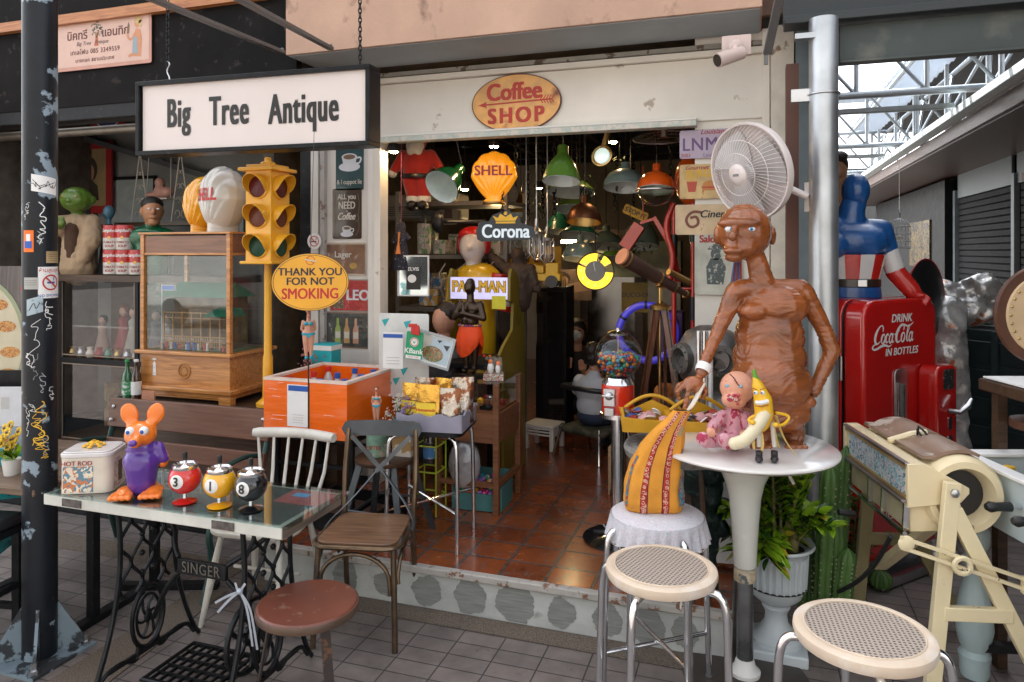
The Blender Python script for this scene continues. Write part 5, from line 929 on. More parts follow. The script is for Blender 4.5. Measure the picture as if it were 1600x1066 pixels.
n,m=56,36; b=B(); b.add([bagpt(j/m,2*PI*i/n) for j in range(m+1) for i in range(n)],[(j*n+i,j*n+(i+1) % n,(j+1)*n+(i+1) % n,(j+1)*n+i) for j in range(m) for i in range(n)]+[tuple(range(n-1,-1,-1))]); b.o('bag_body',ocl,bg,ang=70)
b=B(); b.add([bagpt(.985,2*PI*i/n) for i in range(n)],[tuple(range(n))]); b.o('bag_lining',blk,bg)
def band(a0,a1,mats,name,v0=0,v1=1,off=.002):
 b=B(); k_=40; w3=3; vs=[]
 for j in range(k_+1):
  for i in range(w3+1): v_=v0+(v1-v0)*j/k_; a=a0+(a1-a0)*i/w3; q=bagpt(v_,a); c=bagpt(v_,a+PI); c=(q+c)/2; vs.append(q+(q-c).normalized()*off)
 b.add(vs,[(j*(w3+1)+i,j*(w3+1)+i+1,(j+1)*(w3+1)+i+1,(j+1)*(w3+1)+i) for j in range(k_) for i in range(w3)]); b.o(name,mats,bg,flip=False,ang=60)
redc=mk('red_weave',(.40,.03,.02),.85,col2=(.66,.35,.25),thr=.54,tsc=70,edge=.02); dkr=mk('maroon_trim',(.12,.01,.02),.85)
for a in (-1.86,-1.35):
 band(a-.11,a+.11,dkr,'band_border',.0,.985,.0015); band(a-.085,a+.085,redc,'embroidered_band',.0,.985,.003)
 b=B()
 for j in range(24): q=bagpt(.02+j*.04,a); c=(q+bagpt(.02+j*.04,a+PI))/2; dn=(q-c).normalized(); M=Matrix.Translation(q+dn*.0045) @ dn.to_track_quat('Z','Y').to_matrix().to_4x4(); b.tube([(.006*math.cos(x),.006*math.sin(x),0) for x in [y*PI/4 for y in range(8)]],.0015,4,closed=True,M=M)
 b.o('ring_stitching',mk('pink_thread',(.7,.4,.35),.8),bg)
band(-.75,-.15,shard('blue_weave',[(.02,.18,.28),(.30,.03,.04),(.05,.25,.35),(.5,.25,.04),(.02,.04,.12)],45,.85,coat=0),'woven_patch',.12,.55); band(-2.9,-2.6,shard('blue_weave2',[(.02,.18,.28),(.30,.03,.04),(.05,.2,.3),(.5,.22,.03)],45,.85,coat=0),'woven_patch',.1,.5)
for k in range(3): band(-.75-k*.18,-.70-k*.18,teal,'teal_stitch',.68,.78)
b=B(); P0=Matrix.Rotation(-rd(14),4,'Z') @ (W(1098,600,2.88)-V((p.x,p.y,.723))); P1=V((.11,-.03,.40)); side=V((.5,-.4,.35)).normalized()*.014
L=poly_smooth([P1,P1.lerp(P0,.35)+V((0,0,-.015)),P0],2); b.add([q+s*side for q in L for s in (-1,1)],[(2*i,2*i+1,2*i+3,2*i+2) for i in range(len(L)-1)]); o=b.o('cream_strap',mk('cream_strap',(.66,.60,.50),.8),bg,flip=False); q_=o.modifiers.new('t','SOLIDIFY'); q_.thickness=.004
# ---- yellow trays of badges behind the bag
for (px,py,d,lab,rz) in ((1022,668,3.35,'mustard wooden tray of printed badges behind the orange bag',rd(12)),(1100,672,3.25,'mustard wooden tray partly hidden behind the pink doll',rd(20))):
 p=W(px,py,d); t=T('badge_tray',lab,'tray',(p.x,p.y,p.z),rz,'mustard trays of badges'); b=B(); my=mk('mustard_wood',(.62,.33,.015),.45); b.box((0,0,.006),(.28,.2,.012))
 for y in (-.1,.1): b.prism([(-.14,0),(.14,0),(.16,.07),(.10,.062),(.0,.055 if y < 0 else .11),(-.10,.062),(-.16,.07)],-.005,.005,FM((0,y,0)))
 for x in (-.145,.145): b.box((x,0,.035),(.01,.2,.07))
 b.tube([(x,.1,.06+.07*math.cos(x/.14*PI/2)) for x in [-.13+.02*i for i in range(14)]],.009,8); b.o('tray_body',my,t)
 for i in range(26):
  b=B(); x,y=rnd.uniform(-.12,.12),rnd.uniform(-.08,.08); b.lathe([(.024,0),(.024,.003),(.016,.006),(0,.007)],14,TM((x,y,.045+rnd.uniform(0,.02)),(rnd.uniform(-.7,.7),rnd.uniform(-.7,.7),0))); o=b.o('badge',[wht,dred,mk('badge_blue',(.05,.1,.3),.3),mk('badge_pink',(.6,.3,.3),.3),steel][i % 5],None); o.matrix_world=Matrix.Translation(p) @ Matrix.Rotation(rz,4,'Z'); tag(o,'printed badge heaped in the mustard tray '+('behind the orange bag' if px < 1050 else 'behind the pink doll'),'badge','badges in the tray behind the orange bag' if px < 1050 else 'badges in the tray behind the doll')
p=W(1060,700,3.3); t=T('tray_stool','grey fluffy topped stool holding the mustard trays','stool',(p.x,p.y,.21 if p.x < -.08 else 0)); b=B(); zz=p.z-t.location.z; b.lathe([(0,zz-.03),(.24,zz-.03),(.25,zz),(.24,zz+.02),(0,zz+.022)],40); b.o('seat',mk('grey_fluff',(.22,.21,.2),.95,var=.4,sc=40,bump=1,bs=60),t)
for k in range(4): a=rd(45+90*k); b=B(); b.cyl((.15*math.cos(a),.15*math.sin(a),zz-.03),(.2*math.cos(a),.2*math.sin(a),0),.014,n=8); b.o('leg',darkw,t)
# ---- dark green sculpted stand, planter urn and plants
p=W(1103,800,3.22); t=T('rock_sculpture','dark green bronze sculpture standing between the stools and the white table','sculpture',(p.x,p.y+.02,0))
org('body',[('c',(0,0,0),.09,(0,0,.3),.045),('c',(0,0,.3),.045,(.0,0,.7),.075),('s',(.0,0,.78),(.11,.1,.10)),('c',(.02,0,.62),.05,(.07,0,.5),.03),('s',(-.05,-.02,.7),(.05,.05,.06))],.009,mk('dark_green_bronze',(.012,.03,.028),.3,m=.4,var=.5,sc=18,bump=1,bs=35),t,disp=lambda c: .014*noise.noise(c*18))
b=B(); b.add([(0,0,0),(.22,.03,0),(.20,.03,.55),(.04,0,.6)],[(0,1,2,3)]); o=b.o('white_board',wht,None,flip=False); q_=o.modifiers.new('t','SOLIDIFY'); q_.thickness=.01; pp=W(1112,880,3.45); o.location=(pp.x-.06,pp.y,.25); tag(o,'leaning pale board behind the dark green sculpture','board')
p=G(1213,1022); ur=T('planter_urn','pale blue white fluted urn planter beneath the round table','planter',(p.x,p.y+.03,0)); uw=mk('urn_paint',(.50,.55,.58),.4,var=.1,sc=5,col2=(.3,.3,.28),thr=.7,tsc=8)
b=B(); b.box((0,0,.025),(.25,.25,.05)); b.o('plinth',uw,ur,bev=.008)
b=B(); b.lathe([(.11,.05),(.11,.07),(.075,.095),(.05,.13),(.045,.17),(.06,.20),(.05,.212),(.075,.225),(.105,.25),(.118,.29),(.12,.32),(.125,.44),(.15,.47),(.16,.475),(.155,.485),(.13,.475),(.12,.44),(.0,.44)],48); b.o('bowl',uw,ur)
b=B(); [b.cyl((.119*math.cos(a),.119*math.sin(a),.29),(.127*math.cos(a),.127*math.sin(a),.435),.008,n=6) for a in [i*PI/14 for i in range(28)]]; b.o('flutes',uw,ur)
b=B(); b.tube([(.124*math.cos(a),.124*math.sin(a),.295) for a in [i*PI/16 for i in range(32)]],.004,6,closed=True); b.o('cable_tie',blk,ur); b=B(); b.lathe([(.0,.445),(.12,.446)],24); b.o('soil',mk('soil',(.05,.035,.025),.9),ur)
def leaf(b,base,d_,up,L,wd,cup=.3):
 d_=V(d_).normalized(); s_=d_.cross(V(up)).normalized(); nn=s_.cross(d_); m=6; vs=[]
 for i in range(m+1):
  u=i/m; ww=wd*math.sin(PI*min(1,u**.85))**.9*.5; c=V(base)+d_*(L*u)-V((0,0,1))*(L*.25*u*u)
  vs += [c-s_*ww+nn*ww*cup,c,c+s_*ww+nn*ww*cup]
 b.add(vs,[(3*i+k,3*i+k+1,3*i+k+4,3*i+k+3) for i in range(m) for k in (0,1)])
pc=V((p.x,p.y+.03,.44)); zz_=T('leafy_plant','glossy leafed green plant growing from the urn under the round table','plant',pc)
lm=mk('leaf_green',(.22,.38,.02),.22,var=.3,sc=9,coat=.5); lm2=mk('leaf_dark',(.025,.085,.015),.25,var=.4,sc=9,coat=.5); lm3=mk('leaf_yellow',(.42,.36,.02),.3,var=.3,sc=6,coat=.4); stm=mk('stem_brown',(.14,.12,.04),.6,var=.3)
leaves=B(); stems=B()
for k in range(40):
 a=rnd.random()*2*PI; r0=rnd.uniform(.01,.09); out=rnd.uniform(.03,.24); H=rnd.uniform(.06,.50)*(1-.5*(out > .19)); b0=V((r0*math.cos(a),r0*math.sin(a),0)); tip=V((out*math.cos(a),out*math.sin(a)*.8-.02,H)); mid=(b0+tip)/2+V((0,0,.07)); P=poly_smooth([b0,mid,tip],3); stems.tube(P,[.008-.005*i/(len(P)-1) for i in range(len(P))],5)
 for i in range(2,len(P)-1):
  u=i/len(P)
  if u < .3: continue
  dd=(P[i+1]-P[i]).normalized(); sd_=dd.cross(V((0,0,1))).normalized()
  for s in (-1,1): leaves.m=2 if (rnd.random() < .06) else (1 if rnd.random() < .25 else 0); leaf(leaves,P[i],dd*.5+sd_*s*.8+V((0,0,rnd.uniform(0,.5))),V((0,0,1)),rnd.uniform(.08,.12),rnd.uniform(.034,.048))
 leaf(leaves,tip,(tip-mid)+V((0,0,.05)),V((0,1,.3)),.09,.035)
for k in range(4): stems.lathe([(0,0),(.018,.01),(.022,.06),(.015,.1),(0,.11)],12,TM((-.02+.05*k-.06,-.06+.02*(k % 2),.01)))
leaves.o('leaves',[lm,lm2,lm3],zz_,flip=False,ang=80); stems.o('stems',stm,zz_)
def cactus(px,py,d,z0,h,r,lab,tilt=0,arms=()):
 p=W(px,py,d); t=T('column_cactus',lab,'cactus',(p.x,p.y,z0),0,'column cacti behind the urn'); cg=mk('cactus_green',(.07,.15,.035),.5,var=.35,sc=7); b=B()
 def col(bx,by,bz,H,R,tx):
  n,m=40,18; vs=[]
  for j in range(m+1):
   u=j/m; R_=R*(1 if u < .88 else math.sqrt(max(.02,1-((u-.88)/.12)**2)))*(1+.05*math.sin(u*14))
   for i in range(n): a=2*PI*i/n; q=R_*(.78+.22*abs(math.cos(a*3))); vs.append((bx+q*math.cos(a)+tx*u*H,by+q*math.sin(a),bz+H*u))
  b.add(vs,[(j*n+i,j*n+(i+1) % n,(j+1)*n+(i+1) % n,(j+1)*n+i) for j in range(m) for i in range(n)]+[tuple(range(m*n,m*n+n))])
 col(0,0,0,h,r,tilt)
 for (x,y,z,H,R,tx) in arms: col(x,y,z,H,R,tx)
 b.o('column',cg,t)
 b=B(); [b.ball((r*math.cos(k*PI/3)+tilt*u*h/24,r*math.sin(k*PI/3),h*u/24),.004,4) for k in range(6) for u in range(1,22)]; b.o('spines',mk('spine_pale',(.4,.36,.25),.8),t)
cactus(1283,900,3.22,0,.80,.045,'tallest ribbed column cactus behind the urn',.05,((.07,0,.25,.36,.035,.0),)); cactus(1300,905,3.3,0,.86,.036,'slender column cactus leaning towards the red machine',.07); cactus(1262,910,3.35,0,.6,.04,'short column cactus half hidden by glossy leaves',-.02); cactus(1308,920,3.15,0,.45,.04,'low branching cactus at the front of the cactus clump',.10)
p=G(1378,928); t=T('barrel_cactus','small round barrel cactus in front of the red machine','cactus',(p.x,p.y+.05,0)); b=B(); n,m=48,12; vs=[]
for j in range(m+1):
 ph=PI*j/m
 for i in range(n): a=2*PI*i/n; q=.055*(1+.09*math.cos(a*12)); vs.append((q*math.sin(ph)*math.cos(a),q*math.sin(ph)*math.sin(a),.05-.05*math.cos(ph)))
b.add(vs,[(j*n+i,j*n+(i+1) % n,(j+1)*n+(i+1) % n,(j+1)*n+i) for j in range(m) for i in range(n)]); b.o('ribbed_body',MC['cactus_green'],t)
p=G(1335,935); t=T('low_shrub','loose small leafed shrub growing against the red machine','plant',(p.x,p.y+.08,0)); leaves=B(); stems=B()
for k in range(14):
 a=rnd.random()*6.28; e=V((.16*math.cos(a)*rnd.random()+.03,.1*math.sin(a)*rnd.random(),rnd.uniform(.2,.5))); P=poly_smooth([(0,0,0),(e.x*.3,e.y*.3,e.z*.6),e],2); stems.tube(P,.003,5)
 for q in P[2:]:
  for s in (-1,1): leaf(leaves,q,(s*rnd.uniform(.3,1),rnd.uniform(-.6,.6),rnd.uniform(-.2,.5)),(0,0,1),rnd.uniform(.04,.065),.022)
leaves.o('leaves',[lm2],t,flip=False,ang=80); stems.o('stems',stm,t)
# ---- red vending machine
P0=G(1350,915); vm=T('vending_machine','tall red rounded vintage bottle vending machine with white script lettering','vending machine',(P0.x,P0.y,0),rd(48.5))
vr=mk('vending_red',(.50,.012,.010),.16,var=.06,coat=.9,sc=4)
prof=lambda w_,z0,z1,r: [(0,z0),(w_,z0)]+[(w_-r+r*math.cos(rd(a)),z1-r+r*math.sin(rd(a))) for a in range(0,91,9)]+[(r-r*math.cos(rd(a)),z1-r+r*math.sin(rd(a))) for a in range(90,-1,-9)]
MV=lambda y: Matrix.Translation((0,y,0)) @ Matrix.Rotation(PI/2,4,'X')
b=B(); b.prism(prof(.67,.10,1.49,.10),-.60,-.135,MV(0)); b.o('cabinet',vr,vm,bev=.006)
b=B(); b.prism([(x*.98+.0067,z) for x,z in prof(.67,.11,1.48,.10)],-.135,-.125,MV(0)); b.o('door_seal',blk,vm)
b=B(); b.prism(prof(.67,.10,1.49,.10),-.125,0,MV(0)); b.o('door',vr,vm,bev=.022,seg=4)
b=B(); b.box((.335,.30,.05),(.65,.56,.1)); b.o('base',steel,vm,bev=.003); b=B(); b.box((.36,-.09,.035),(.72,.03,.05)); b.box((.36,-.04,.02),(.70,.12,.01)); b.o('kick_rail',steel,vm,bev=.003)
for z in (1.12,.42): b=B(); b.box((-.004,.165,z),(.008,.06,.13)); b.cyl((-.006,.13,z-.065),(-.006,.13,z+.065),.009,n=10); b.o('hinge',steel,vm)
MF=FM((0,-.001,0)); b=B(); b.prism(rrect(.115,.42,.03,cx=.315,cy=.90),0,.008,MF); b.o('bottle_door_frame',steel,vm,bev=.002)
b=B(); b.prism(rrect(.05,.26,.008,cx=.325,cy=.90),.008,.0095,MF); b.o('bottle_slot',mk('slot_grey',(.16,.18,.17),.2),vm); b=B(); b.cyl((.275,-.014,.72),(.275,-.014,1.04),.008,n=10); b.cyl((.335,-.012,.80),(.335,-.012,1.02),.004,n=6); b.o('door_bar',chrome,vm)
b=B(); b.text('DRINK',.062,MF,.33,1.385,.0025,bold=.035,shear=.18); b.text('IN BOTTLES',.056,MF,.33,1.205,.0025,bold=.035,shear=.18)
def cs_(pts,wd,x,sh=.16): b.stroke([(p[0]+sh*p[1],p[1]) for p in pts],[w*1.0 for w in wd] if isinstance(wd,list) else wd,MF,.003,3,x=0,y=0,k=1)
def C_cap(ox,tail):
 pts=[(1.45,1.35),(1.5,1.75),(1.2,2.1),(.75,1.95),(.3,1.35),(.15,.7),(.35,.12),(.8,.02),(1.25,.35)]
 return [(ox+a,c) for a,c in pts]
SS=.048; OX,OY=.085,1.255
def cc_(pts,wd): b.stroke([(OX+SS*(a+.22*c),OY+SS*c) for a,c in pts],[w*SS for w in wd] if isinstance(wd,list) else wd*SS,MF,.003)
def oval(x,w_=.33,h=.55): return [(x+w_*math.cos(t_),h+h*.95*math.sin(t_)) for t_ in [1.2+i*2*PI/12 for i in range(13)]]
cc_(C_cap(-.25,1),[.10,.22,.12,.16,.36,.42,.34,.16,.08]); cc_(oval(1.45),[.12,.2,.26,.3,.26,.18,.12,.2,.26,.26,.2,.12,.12]); cc_([(2.35,.85),(2.2,1.1),(1.95,.9),(1.9,.45),(2.1,.05),(2.45,.25)],[.1,.2,.24,.3,.2,.08]); cc_(oval(2.85,.28),.2); cc_([(3.15,1.1),(3.12,.3),(3.3,.02),(3.5,.25)],[.2,.24,.18,.06]); cc_([(3.45,.95),(3.75,.95)],.16)
cc_(C_cap(3.65,0),[.12,.24,.14,.2,.4,.44,.34,.16,.08]); cc_([(4.2,1.2),(4.3,1.75),(5.0,2.05),(5.8,1.7),(6.5,1.95),(6.8,2.2)],[.08,.14,.22,.2,.14,.06]); cc_(oval(5.15),[.12,.2,.26,.3,.26,.18,.12,.2,.26,.26,.2,.12,.12]); cc_([(5.75,.5),(6.2,1.5),(6.05,2.0),(5.85,1.6),(5.85,.4),(6.05,.02),(6.3,.25)],[.08,.12,.14,.22,.26,.2,.06]); cc_(oval(6.6,.27),.2); cc_([(6.9,1.1),(6.87,.3),(7.05,.02),(7.25,.25)],[.2,.24,.18,.06]); cc_([(.25,.05),(-.25,-.1),(-.35,-.45),(.3,-.6),(1.3,-.2),(2.0,-.15),(2.7,-.4),(3.2,-.15)],[.10,.2,.2,.24,.3,.26,.2,.04])
b.text('ICE  COLD',.075,MF,.36,.33,.0025,bold=.01); b.o('lettering',wht,vm,flip=False)
b=B(); b.prism(prof(.20,.52,1.12,.05),0,.11,FM((.475,0,0))); b.o('coin_unit',vr,vm,bev=.015,seg=3)
b=B(); b.prism(rrect(.10,.11,.015,cx=.585,cy=1.045),.11,.114,MF); b.o('coin_plate',mk('plate_dark',(.06,.06,.06),.35,m=.6,col2=(.5,.5,.5),thr=.6,tsc=60),vm); b=B(); b.tube([(.60,-.11,.87),(.61,-.16,.87),(.66,-.17,.90),(.70,-.17,.935)],[.018,.018,.022,.012],10,fl=.8); b.o('lever',steel,vm); b=B(); b.prism(rrect(.035,.07,.008,cx=.60,cy=.80),.11,.113,MF); b.prism(rrect(.045,.15,.015,cx=.60,cy=.66),.11,.113,MF); b.o('coin_return',chrome,vm)
# ---- painted mannequin standing on the machine (plain figure)
mz=1.492; mc=W(1338,470,4.12); mn=T('painted_mannequin','blue painted mannequin torso with red and white striped waist on the vending machine','mannequin',(mc.x,mc.y,mz)); Qm=lambda px,py,dd=0: W(px,py,4.12+dd)-V((mc.x,mc.y,mz))
mb=mk('mannequin_blue',(.015,.09,.30),.28,var=.15,coat=.4,bump=.5,bs=45); mw=mk('mannequin_white',(.68,.68,.68),.3,var=.03,coat=.3); mr_=mk('mannequin_red',(.50,.02,.015),.25,coat=.4)
org('torso',[('s',Qm(1325,378),(.22,.14,.115)),('s',Qm(1300,385,-.07),(.09,.07,.075)),('s',Qm(1352,385,-.07),(.09,.07,.075)),('c',Qm(1275,357),.07,Qm(1378,360),.065),('c',Qm(1270,358),.075,Qm(1258,390),.07),('c',Qm(1376,362),.068,Qm(1386,392),.062),('c',Qm(1328,350),.08,Qm(1332,322),.07)],.011,mb,mn)
org('head',[('s',Qm(1337,298),(.078,.09,.10)),('c',Qm(1340,318),.05,Qm(1334,335),.055)],.007,mb,mn)
def ering(c,rx,ry,z0,z1,a0,a1,n=8): return [(c.x+rx*math.cos(a0+(a1-a0)*i/n),c.y+ry*math.sin(a0+(a1-a0)*i/n),z) for z in (z0,z1) for i in range(n+1)]
wc_=Qm(1328,425); z0,z1=Qm(1328,436).z,Qm(1328,398).z
for k in range(14):
 a0=2*PI*k/14; b=B(); n=6; vs=[]
 for (rx,ry,z) in ((.155,.11,z0),(.19,.125,z1)): vs += [(wc_.x+rx*math.cos(a0+2*PI/14*i/n),wc_.y+ry*math.sin(a0+2*PI/14*i/n),z) for i in range(n+1)]
 b.add(vs,[(i,i+1,n+2+i,n+1+i) for i in range(n)]); o=b.o('waist_stripe',[mr_,mw][k % 2],mn,flip=False); q_=o.modifiers.new('t','SOLIDIFY'); q_.thickness=.01
b=B(); b.lathe([(.150,z0-.045),(.162,z0-.04),(.162,z0),(.155,z0+.003)],40,Matrix.Translation((wc_.x,wc_.y,0)) @ Matrix.Diagonal((1,.72,1,1))); b.o('belt',mk('belt_dark',(.03,.02,.015),.3,coat=.4),mn); b=B(); b.box((wc_.x+.05,wc_.y-.115,z0-.02),(.05,.01,.04)); b.o('buckle',steel,mn,bev=.003)
b=B(); b.lathe([(.165,0),(.16,z0-.044)],40,Matrix.Translation((wc_.x,wc_.y,0)) @ Matrix.Diagonal((1,.75,1,1))); b.o('hips',mb,mn)
org('sleeve',[('c',Qm(1386,390),.06,Qm(1398,422,-.02),.055)],.010,mw,mn); org('sleeve',[('c',Qm(1258,390),.07,Qm(1252,425,0),.06)],.010,mw,mn)
org('glove',[('c',Qm(1399,425,-.02),.056,Qm(1425,455,-.06),.05),('c',Qm(1425,455,-.06),.045,Qm(1438,470,-.06),.035)]+[('c',Qm(1438+k*2,470-k*3,-.07),.013,Qm(1446+k*2,476-k*3,-.10),.012) for k in range(4)]+[('c',Qm(1432,462,-.09),.013,Qm(1442,462,-.11),.011)],.008,mr_,mn); org('glove',[('c',Qm(1252,428,0),.06,Qm(1256,462,-.03),.045)],.01,mr_,mn)
dc=W(1446,470,4.45); b=B(); M=TM((0,0,0),(0,PI/2,0)); b.lathe([(0,.04),(.13,.032),(.25,.005),(.26,0),(.25,-.004),(.13,.022),(0,.03)],48,M); dt=T('round_dish','large dark round dish with red rim held up by the painted mannequin','dish',dc,rd(-35)); b.o('dish_body',blk,dt); b=B(); b.tube([(0,.258*math.cos(a),.258*math.sin(a)) for a in [i*PI/24 for i in range(48)]],.006,6,closed=True); b.o('rim',dred,dt); b=B(); [b.lathe([(.02,0),(.02,.01),(.01,.02),(0,.02)],10,TM((.0,-.03,z),(0,-PI/2,0))) for z in (.07,-.07)]; b.o('mount_stud',steel,dt)
p=W(1303,268,4.6); t=T('bust_head','dark haired mannequin head peering out behind the silver pole','bust',(p.x,p.y,1.3)); k=p.z-1.3
org('head',[('s',(0,0,k),(.08,.095,.115)),('s',(.02,-.09,k-.02),(.02,.02,.03)),('c',(0,0,k-.08),.05,(0,0,k-.22),.06),('s',(0,0,k-.32),(.19,.12,.12)),('c',(0,0,k-.3),.1,(0,0,.0),.12)],.01,mk('mannequin_skin2',(.38,.20,.11),.5),t)
org('hair',[('s',(-.0,.02,k+.04),(.09,.10,.095)),('s',(.03,-.06,k+.09),(.05,.04,.03))],.008,hair,t,disp=lambda c: .006*noise.noise(c*40))
# ---- cream duplicator machine on wooden trestles
cmc=V((0,0,0))+F_*2.68+R_*1.67; cm=T('cream_machine','old cream painted drum machine with printed side panel on cream wooden trestles','machine',(cmc.x,cmc.y,0),rd(13.5))
crm=mk('cream_enamel',(.78,.66,.42),.4,var=.08,sc=5,col2=(.25,.16,.10),thr=.665,tsc=12,coat=.2); crw=mk('cream_wood',(.78,.67,.43),.55,var=.08,sc=5,col2=(.07,.05,.035),thr=.68,tsc=26,edge=.01); olv=mk('olive_wood',(.28,.24,.12),.6,var=.15)
ZC=.832
def ringp(r,a0,a1,n=30): return [(r*math.cos(rd(a0+(a1-a0)*i/n)),ZC+r*math.sin(rd(a0+(a1-a0)*i/n))) for i in range(n+1)]
MY=FM((0,0,0))
b=B(); n=36; vs=[]; prof_=[(.088,.05),(.095,.02),(.110,-.012),(.134,-.012),(.148,.01),(.152,.05),(.152,.60),(.09,.60),(.09,.05)]
for (r,y) in prof_: vs += [(.02+r*math.cos(2*PI*i/n),y,ZC+r*math.sin(2*PI*i/n)) for i in range(n)]
m=len(prof_); b.add(vs,[(j*n+i,j*n+(i+1) % n,((j+1) % m)*n+(i+1) % n,((j+1) % m)*n+i) for j in range(m-1) for i in range(n)]); b.o('drum_casing',crm,cm)
b=B(); b.tube([(.02,.04,ZC),(.02,.58,ZC)],.089,28); b.o('dark_drum',mk('drum_dark',(.025,.022,.02),.5),cm)
b=B(); b.prism([(-.19,.79),(-.19,.955),(-.13,.958),(.03,.87),(.03,.85),(0,.815)],-.0,.018,MY); b.prism([(-.19,.79),(-.19,.955),(-.13,.958),(.03,.87),(.03,.85),(0,.815)],-.63,-.60,MY); b.prism([(-.18,.79),(-.18,.95),(-.13,.955),(-.09,.94),(-.08,.79)],-.60,-.001,MY); b.o('side_box',crm,cm,bev=.003)
b=B(); b.box((-.1815,.30,.885),(.004,.55,.115)); b.o('printed_panel',shard('blue_pink_print',[(.35,.55,.60),(.55,.45,.52),(.12,.42,.5),(.6,.62,.65),(.5,.35,.42),(.08,.2,.3),(.6,.55,.6)],45,.25),cm)
b=B(); b.box((-.187,.30,.952),(.018,.62,.010)); b.box((-.195,.30,.812),(.03,.62,.012)); b.o('metal_rail',mk('aged_metal',(.30,.26,.26),.3,m=.8),cm,bev=.002); b=B(); b.box((-.187,.3,.938),(.012,.6,.012)); b.box((-.187,.3,.824),(.012,.6,.010)); b.o('brass_strip',mk('old_brass',(.36,.25,.10),.5,m=.4),cm)
b=B()
for y in (.005,.20,.33,.60): b.bar((-.185,y,.806),(-.19,y,.70),.012,.02)
b.cyl((-.195,-.005,.69),(-.195,.62,.69),.009,n=8); b.o('chrome_frame',chrome,cm)
b=B(); b.box((-.175,.3,.75),(.008,.58,.10)); b.o('lower_side',mk('cream_dull',(.36,.32,.2),.5,var=.2),cm)
b=B(); b.prism([(-.17,.69),(-.17,.80),(.0,.80),(.02,.70)],-.58,-.012,MY); b.o('under_body',crm,cm,bev=.004)
for y0,y1,a0 in ((.03,.27,64),(.31,.58,64)):
 b=B(); n=12; vs=[]
 for yy in (y0,y1): vs += [(.02+.156*math.cos(rd(a0+i*5)),yy,ZC+.156*math.sin(rd(a0+i*5))) for i in range(n+1)]+[(-.115,yy,.962)]
 k=n+2; b.add(vs,[(i,i+1,k+i+1,k+i) for i in range(k-1)]); o=b.o('brown_cover',mk('brown_cover',(.26,.17,.12),.4,var=.3,sc=4,col2=(.5,.42,.35),thr=.6,tsc=6),cm,flip=False); q_=o.modifiers.new('t','SOLIDIFY'); q_.thickness=.012
b=B(); b.tube([(-.13,.29,.962),(-.09,.29,.975),(-.04,.29,.992),(.02,.29,1.0)],.014,8); b.o('lifting_handle',crm,cm); b=B(); b.tube([(-.02,.28,.99),(-.02,.27,1.03),(-.0,.26,1.01),(.01,.25,.99)],.005,6); b.tube([(-.02,.28,.99),(-.03,.26,1.02),(-.015,.25,.99)],.004,6); b.o('catch',iron,cm)
for y,mt_,mr2 in ((-.045,crw,crw),(.645,olv,olv)):
 b=B(); b.bar((-.045,y,.90),(-.13,y,.0),.055,.03,(0,1,0)); b.o('trestle_leg',mt_,cm,bev=.003); b=B(); b.bar((-.04,y+.002,.80),(.36,y+.002,.0),.055,.03,(0,1,0)); b.o('trestle_leg',mt_,cm,bev=.003); b=B(); b.bar((-.08,y-.004,.42),(.16,y-.004,.42),.05,.028,(0,1,0)); b.o('cross_rail',mt_,cm,bev=.003)
 b=B(); b.lathe([(.016,0),(.016,.008),(.008,.012),(0,.012)],6,FM((-.045,y-.015,.865))); b.o('bolt',steel,cm)
b=B(); b.bar((-.03,-.03,.80),(-.03,.62,.30),.05,.03); b.o('diagonal_brace',crw,cm)
b=B(); 
for s in (-1,1): b.bar((-.24,-.075,.685+.018*s),(.20,-.075,.545+.018*s),.012,.012,(0,1,0))
b.ball((-.22,-.075,.68),(.03,.01,.03),12); b.tube([(-.03+.028*math.cos(a),-.085,.61+.028*math.sin(a)) for a in [i*PI/8 for i in range(16)]],.010,6,closed=True); b.box((.2,-.075,.545),(.04,.02,.06)); b.o('link_arm',crw,cm)
b=B(); b.tube(poly_smooth([W(1392,838,2.75),W(1370,880,2.9),W(1340,910,3.0),W(1310,925,3.1)]),.009,8); b.tube([W(1310,800,2.95)*1,W(1335,803,2.95)],.014,8); o=b.o('black_cable',blk,None); tag(o,'black cable hanging from the cream machine to the cactus pots','cable')
# ---- table football table on pale blue turned legs
fo=V((0,0,0))+F_*2.55+R_*2.27; fb=T('football_table','pale table football table with steel rods on light blue turned legs','game table',(fo.x,fo.y,0),AN)
fw=mk('pale_panel2',(.50,.58,.60),.35,var=.06,coat=.2)
b=B(); b.box((-.40,0,.80),(.03,.84,.22)); b.box((.40,0,.80),(.03,.84,.22)); b.box((0,.41,.80),(.77,.03,.22)); b.box((0,-.41,.80),(.77,.03,.22)); b.o('box',fw,fb,bev=.003); b=B(); b.box((0,.415,.915),(.86,.07,.015)); b.box((-.40,-.0,.915),(.06,.75,.015)); b.o('rim',wht,fb,bev=.003); b=B(); b.box((0,0,.74),(.77,.79,.02)); b.o('pitch',mk('pitch_grey',(.25,.3,.3),.5),fb)
for i,y in enumerate((-.32,-.20,-.08,.06,.2,.32)):
 b=B(); b.cyl((-.46,y,.82),(.6,y,.82),.008,n=8); b.o('rod',steel,fb); b=B(); b.tube([(-.545,y,.82),(-.53,y,.82),(-.505,y,.82),(-.455,y,.82)],[.012,.020,.016,.018],12); b.o('handle',blk,fb)
 if i > 2:
  for j,x in enumerate((-.28,-.05,.2)): b=B(); b.lathe([(0,-.07),(.02,-.06),(.03,-.02),(.022,.02),(.018,.03),(.022,.06),(0,.065)],12,TM((x,y,.83))); b.o('player',[yel,dred,yel][(i+j) % 3],fb)
bl_=mk('baluster_blue',(.46,.58,.60),.3,coat=.3)
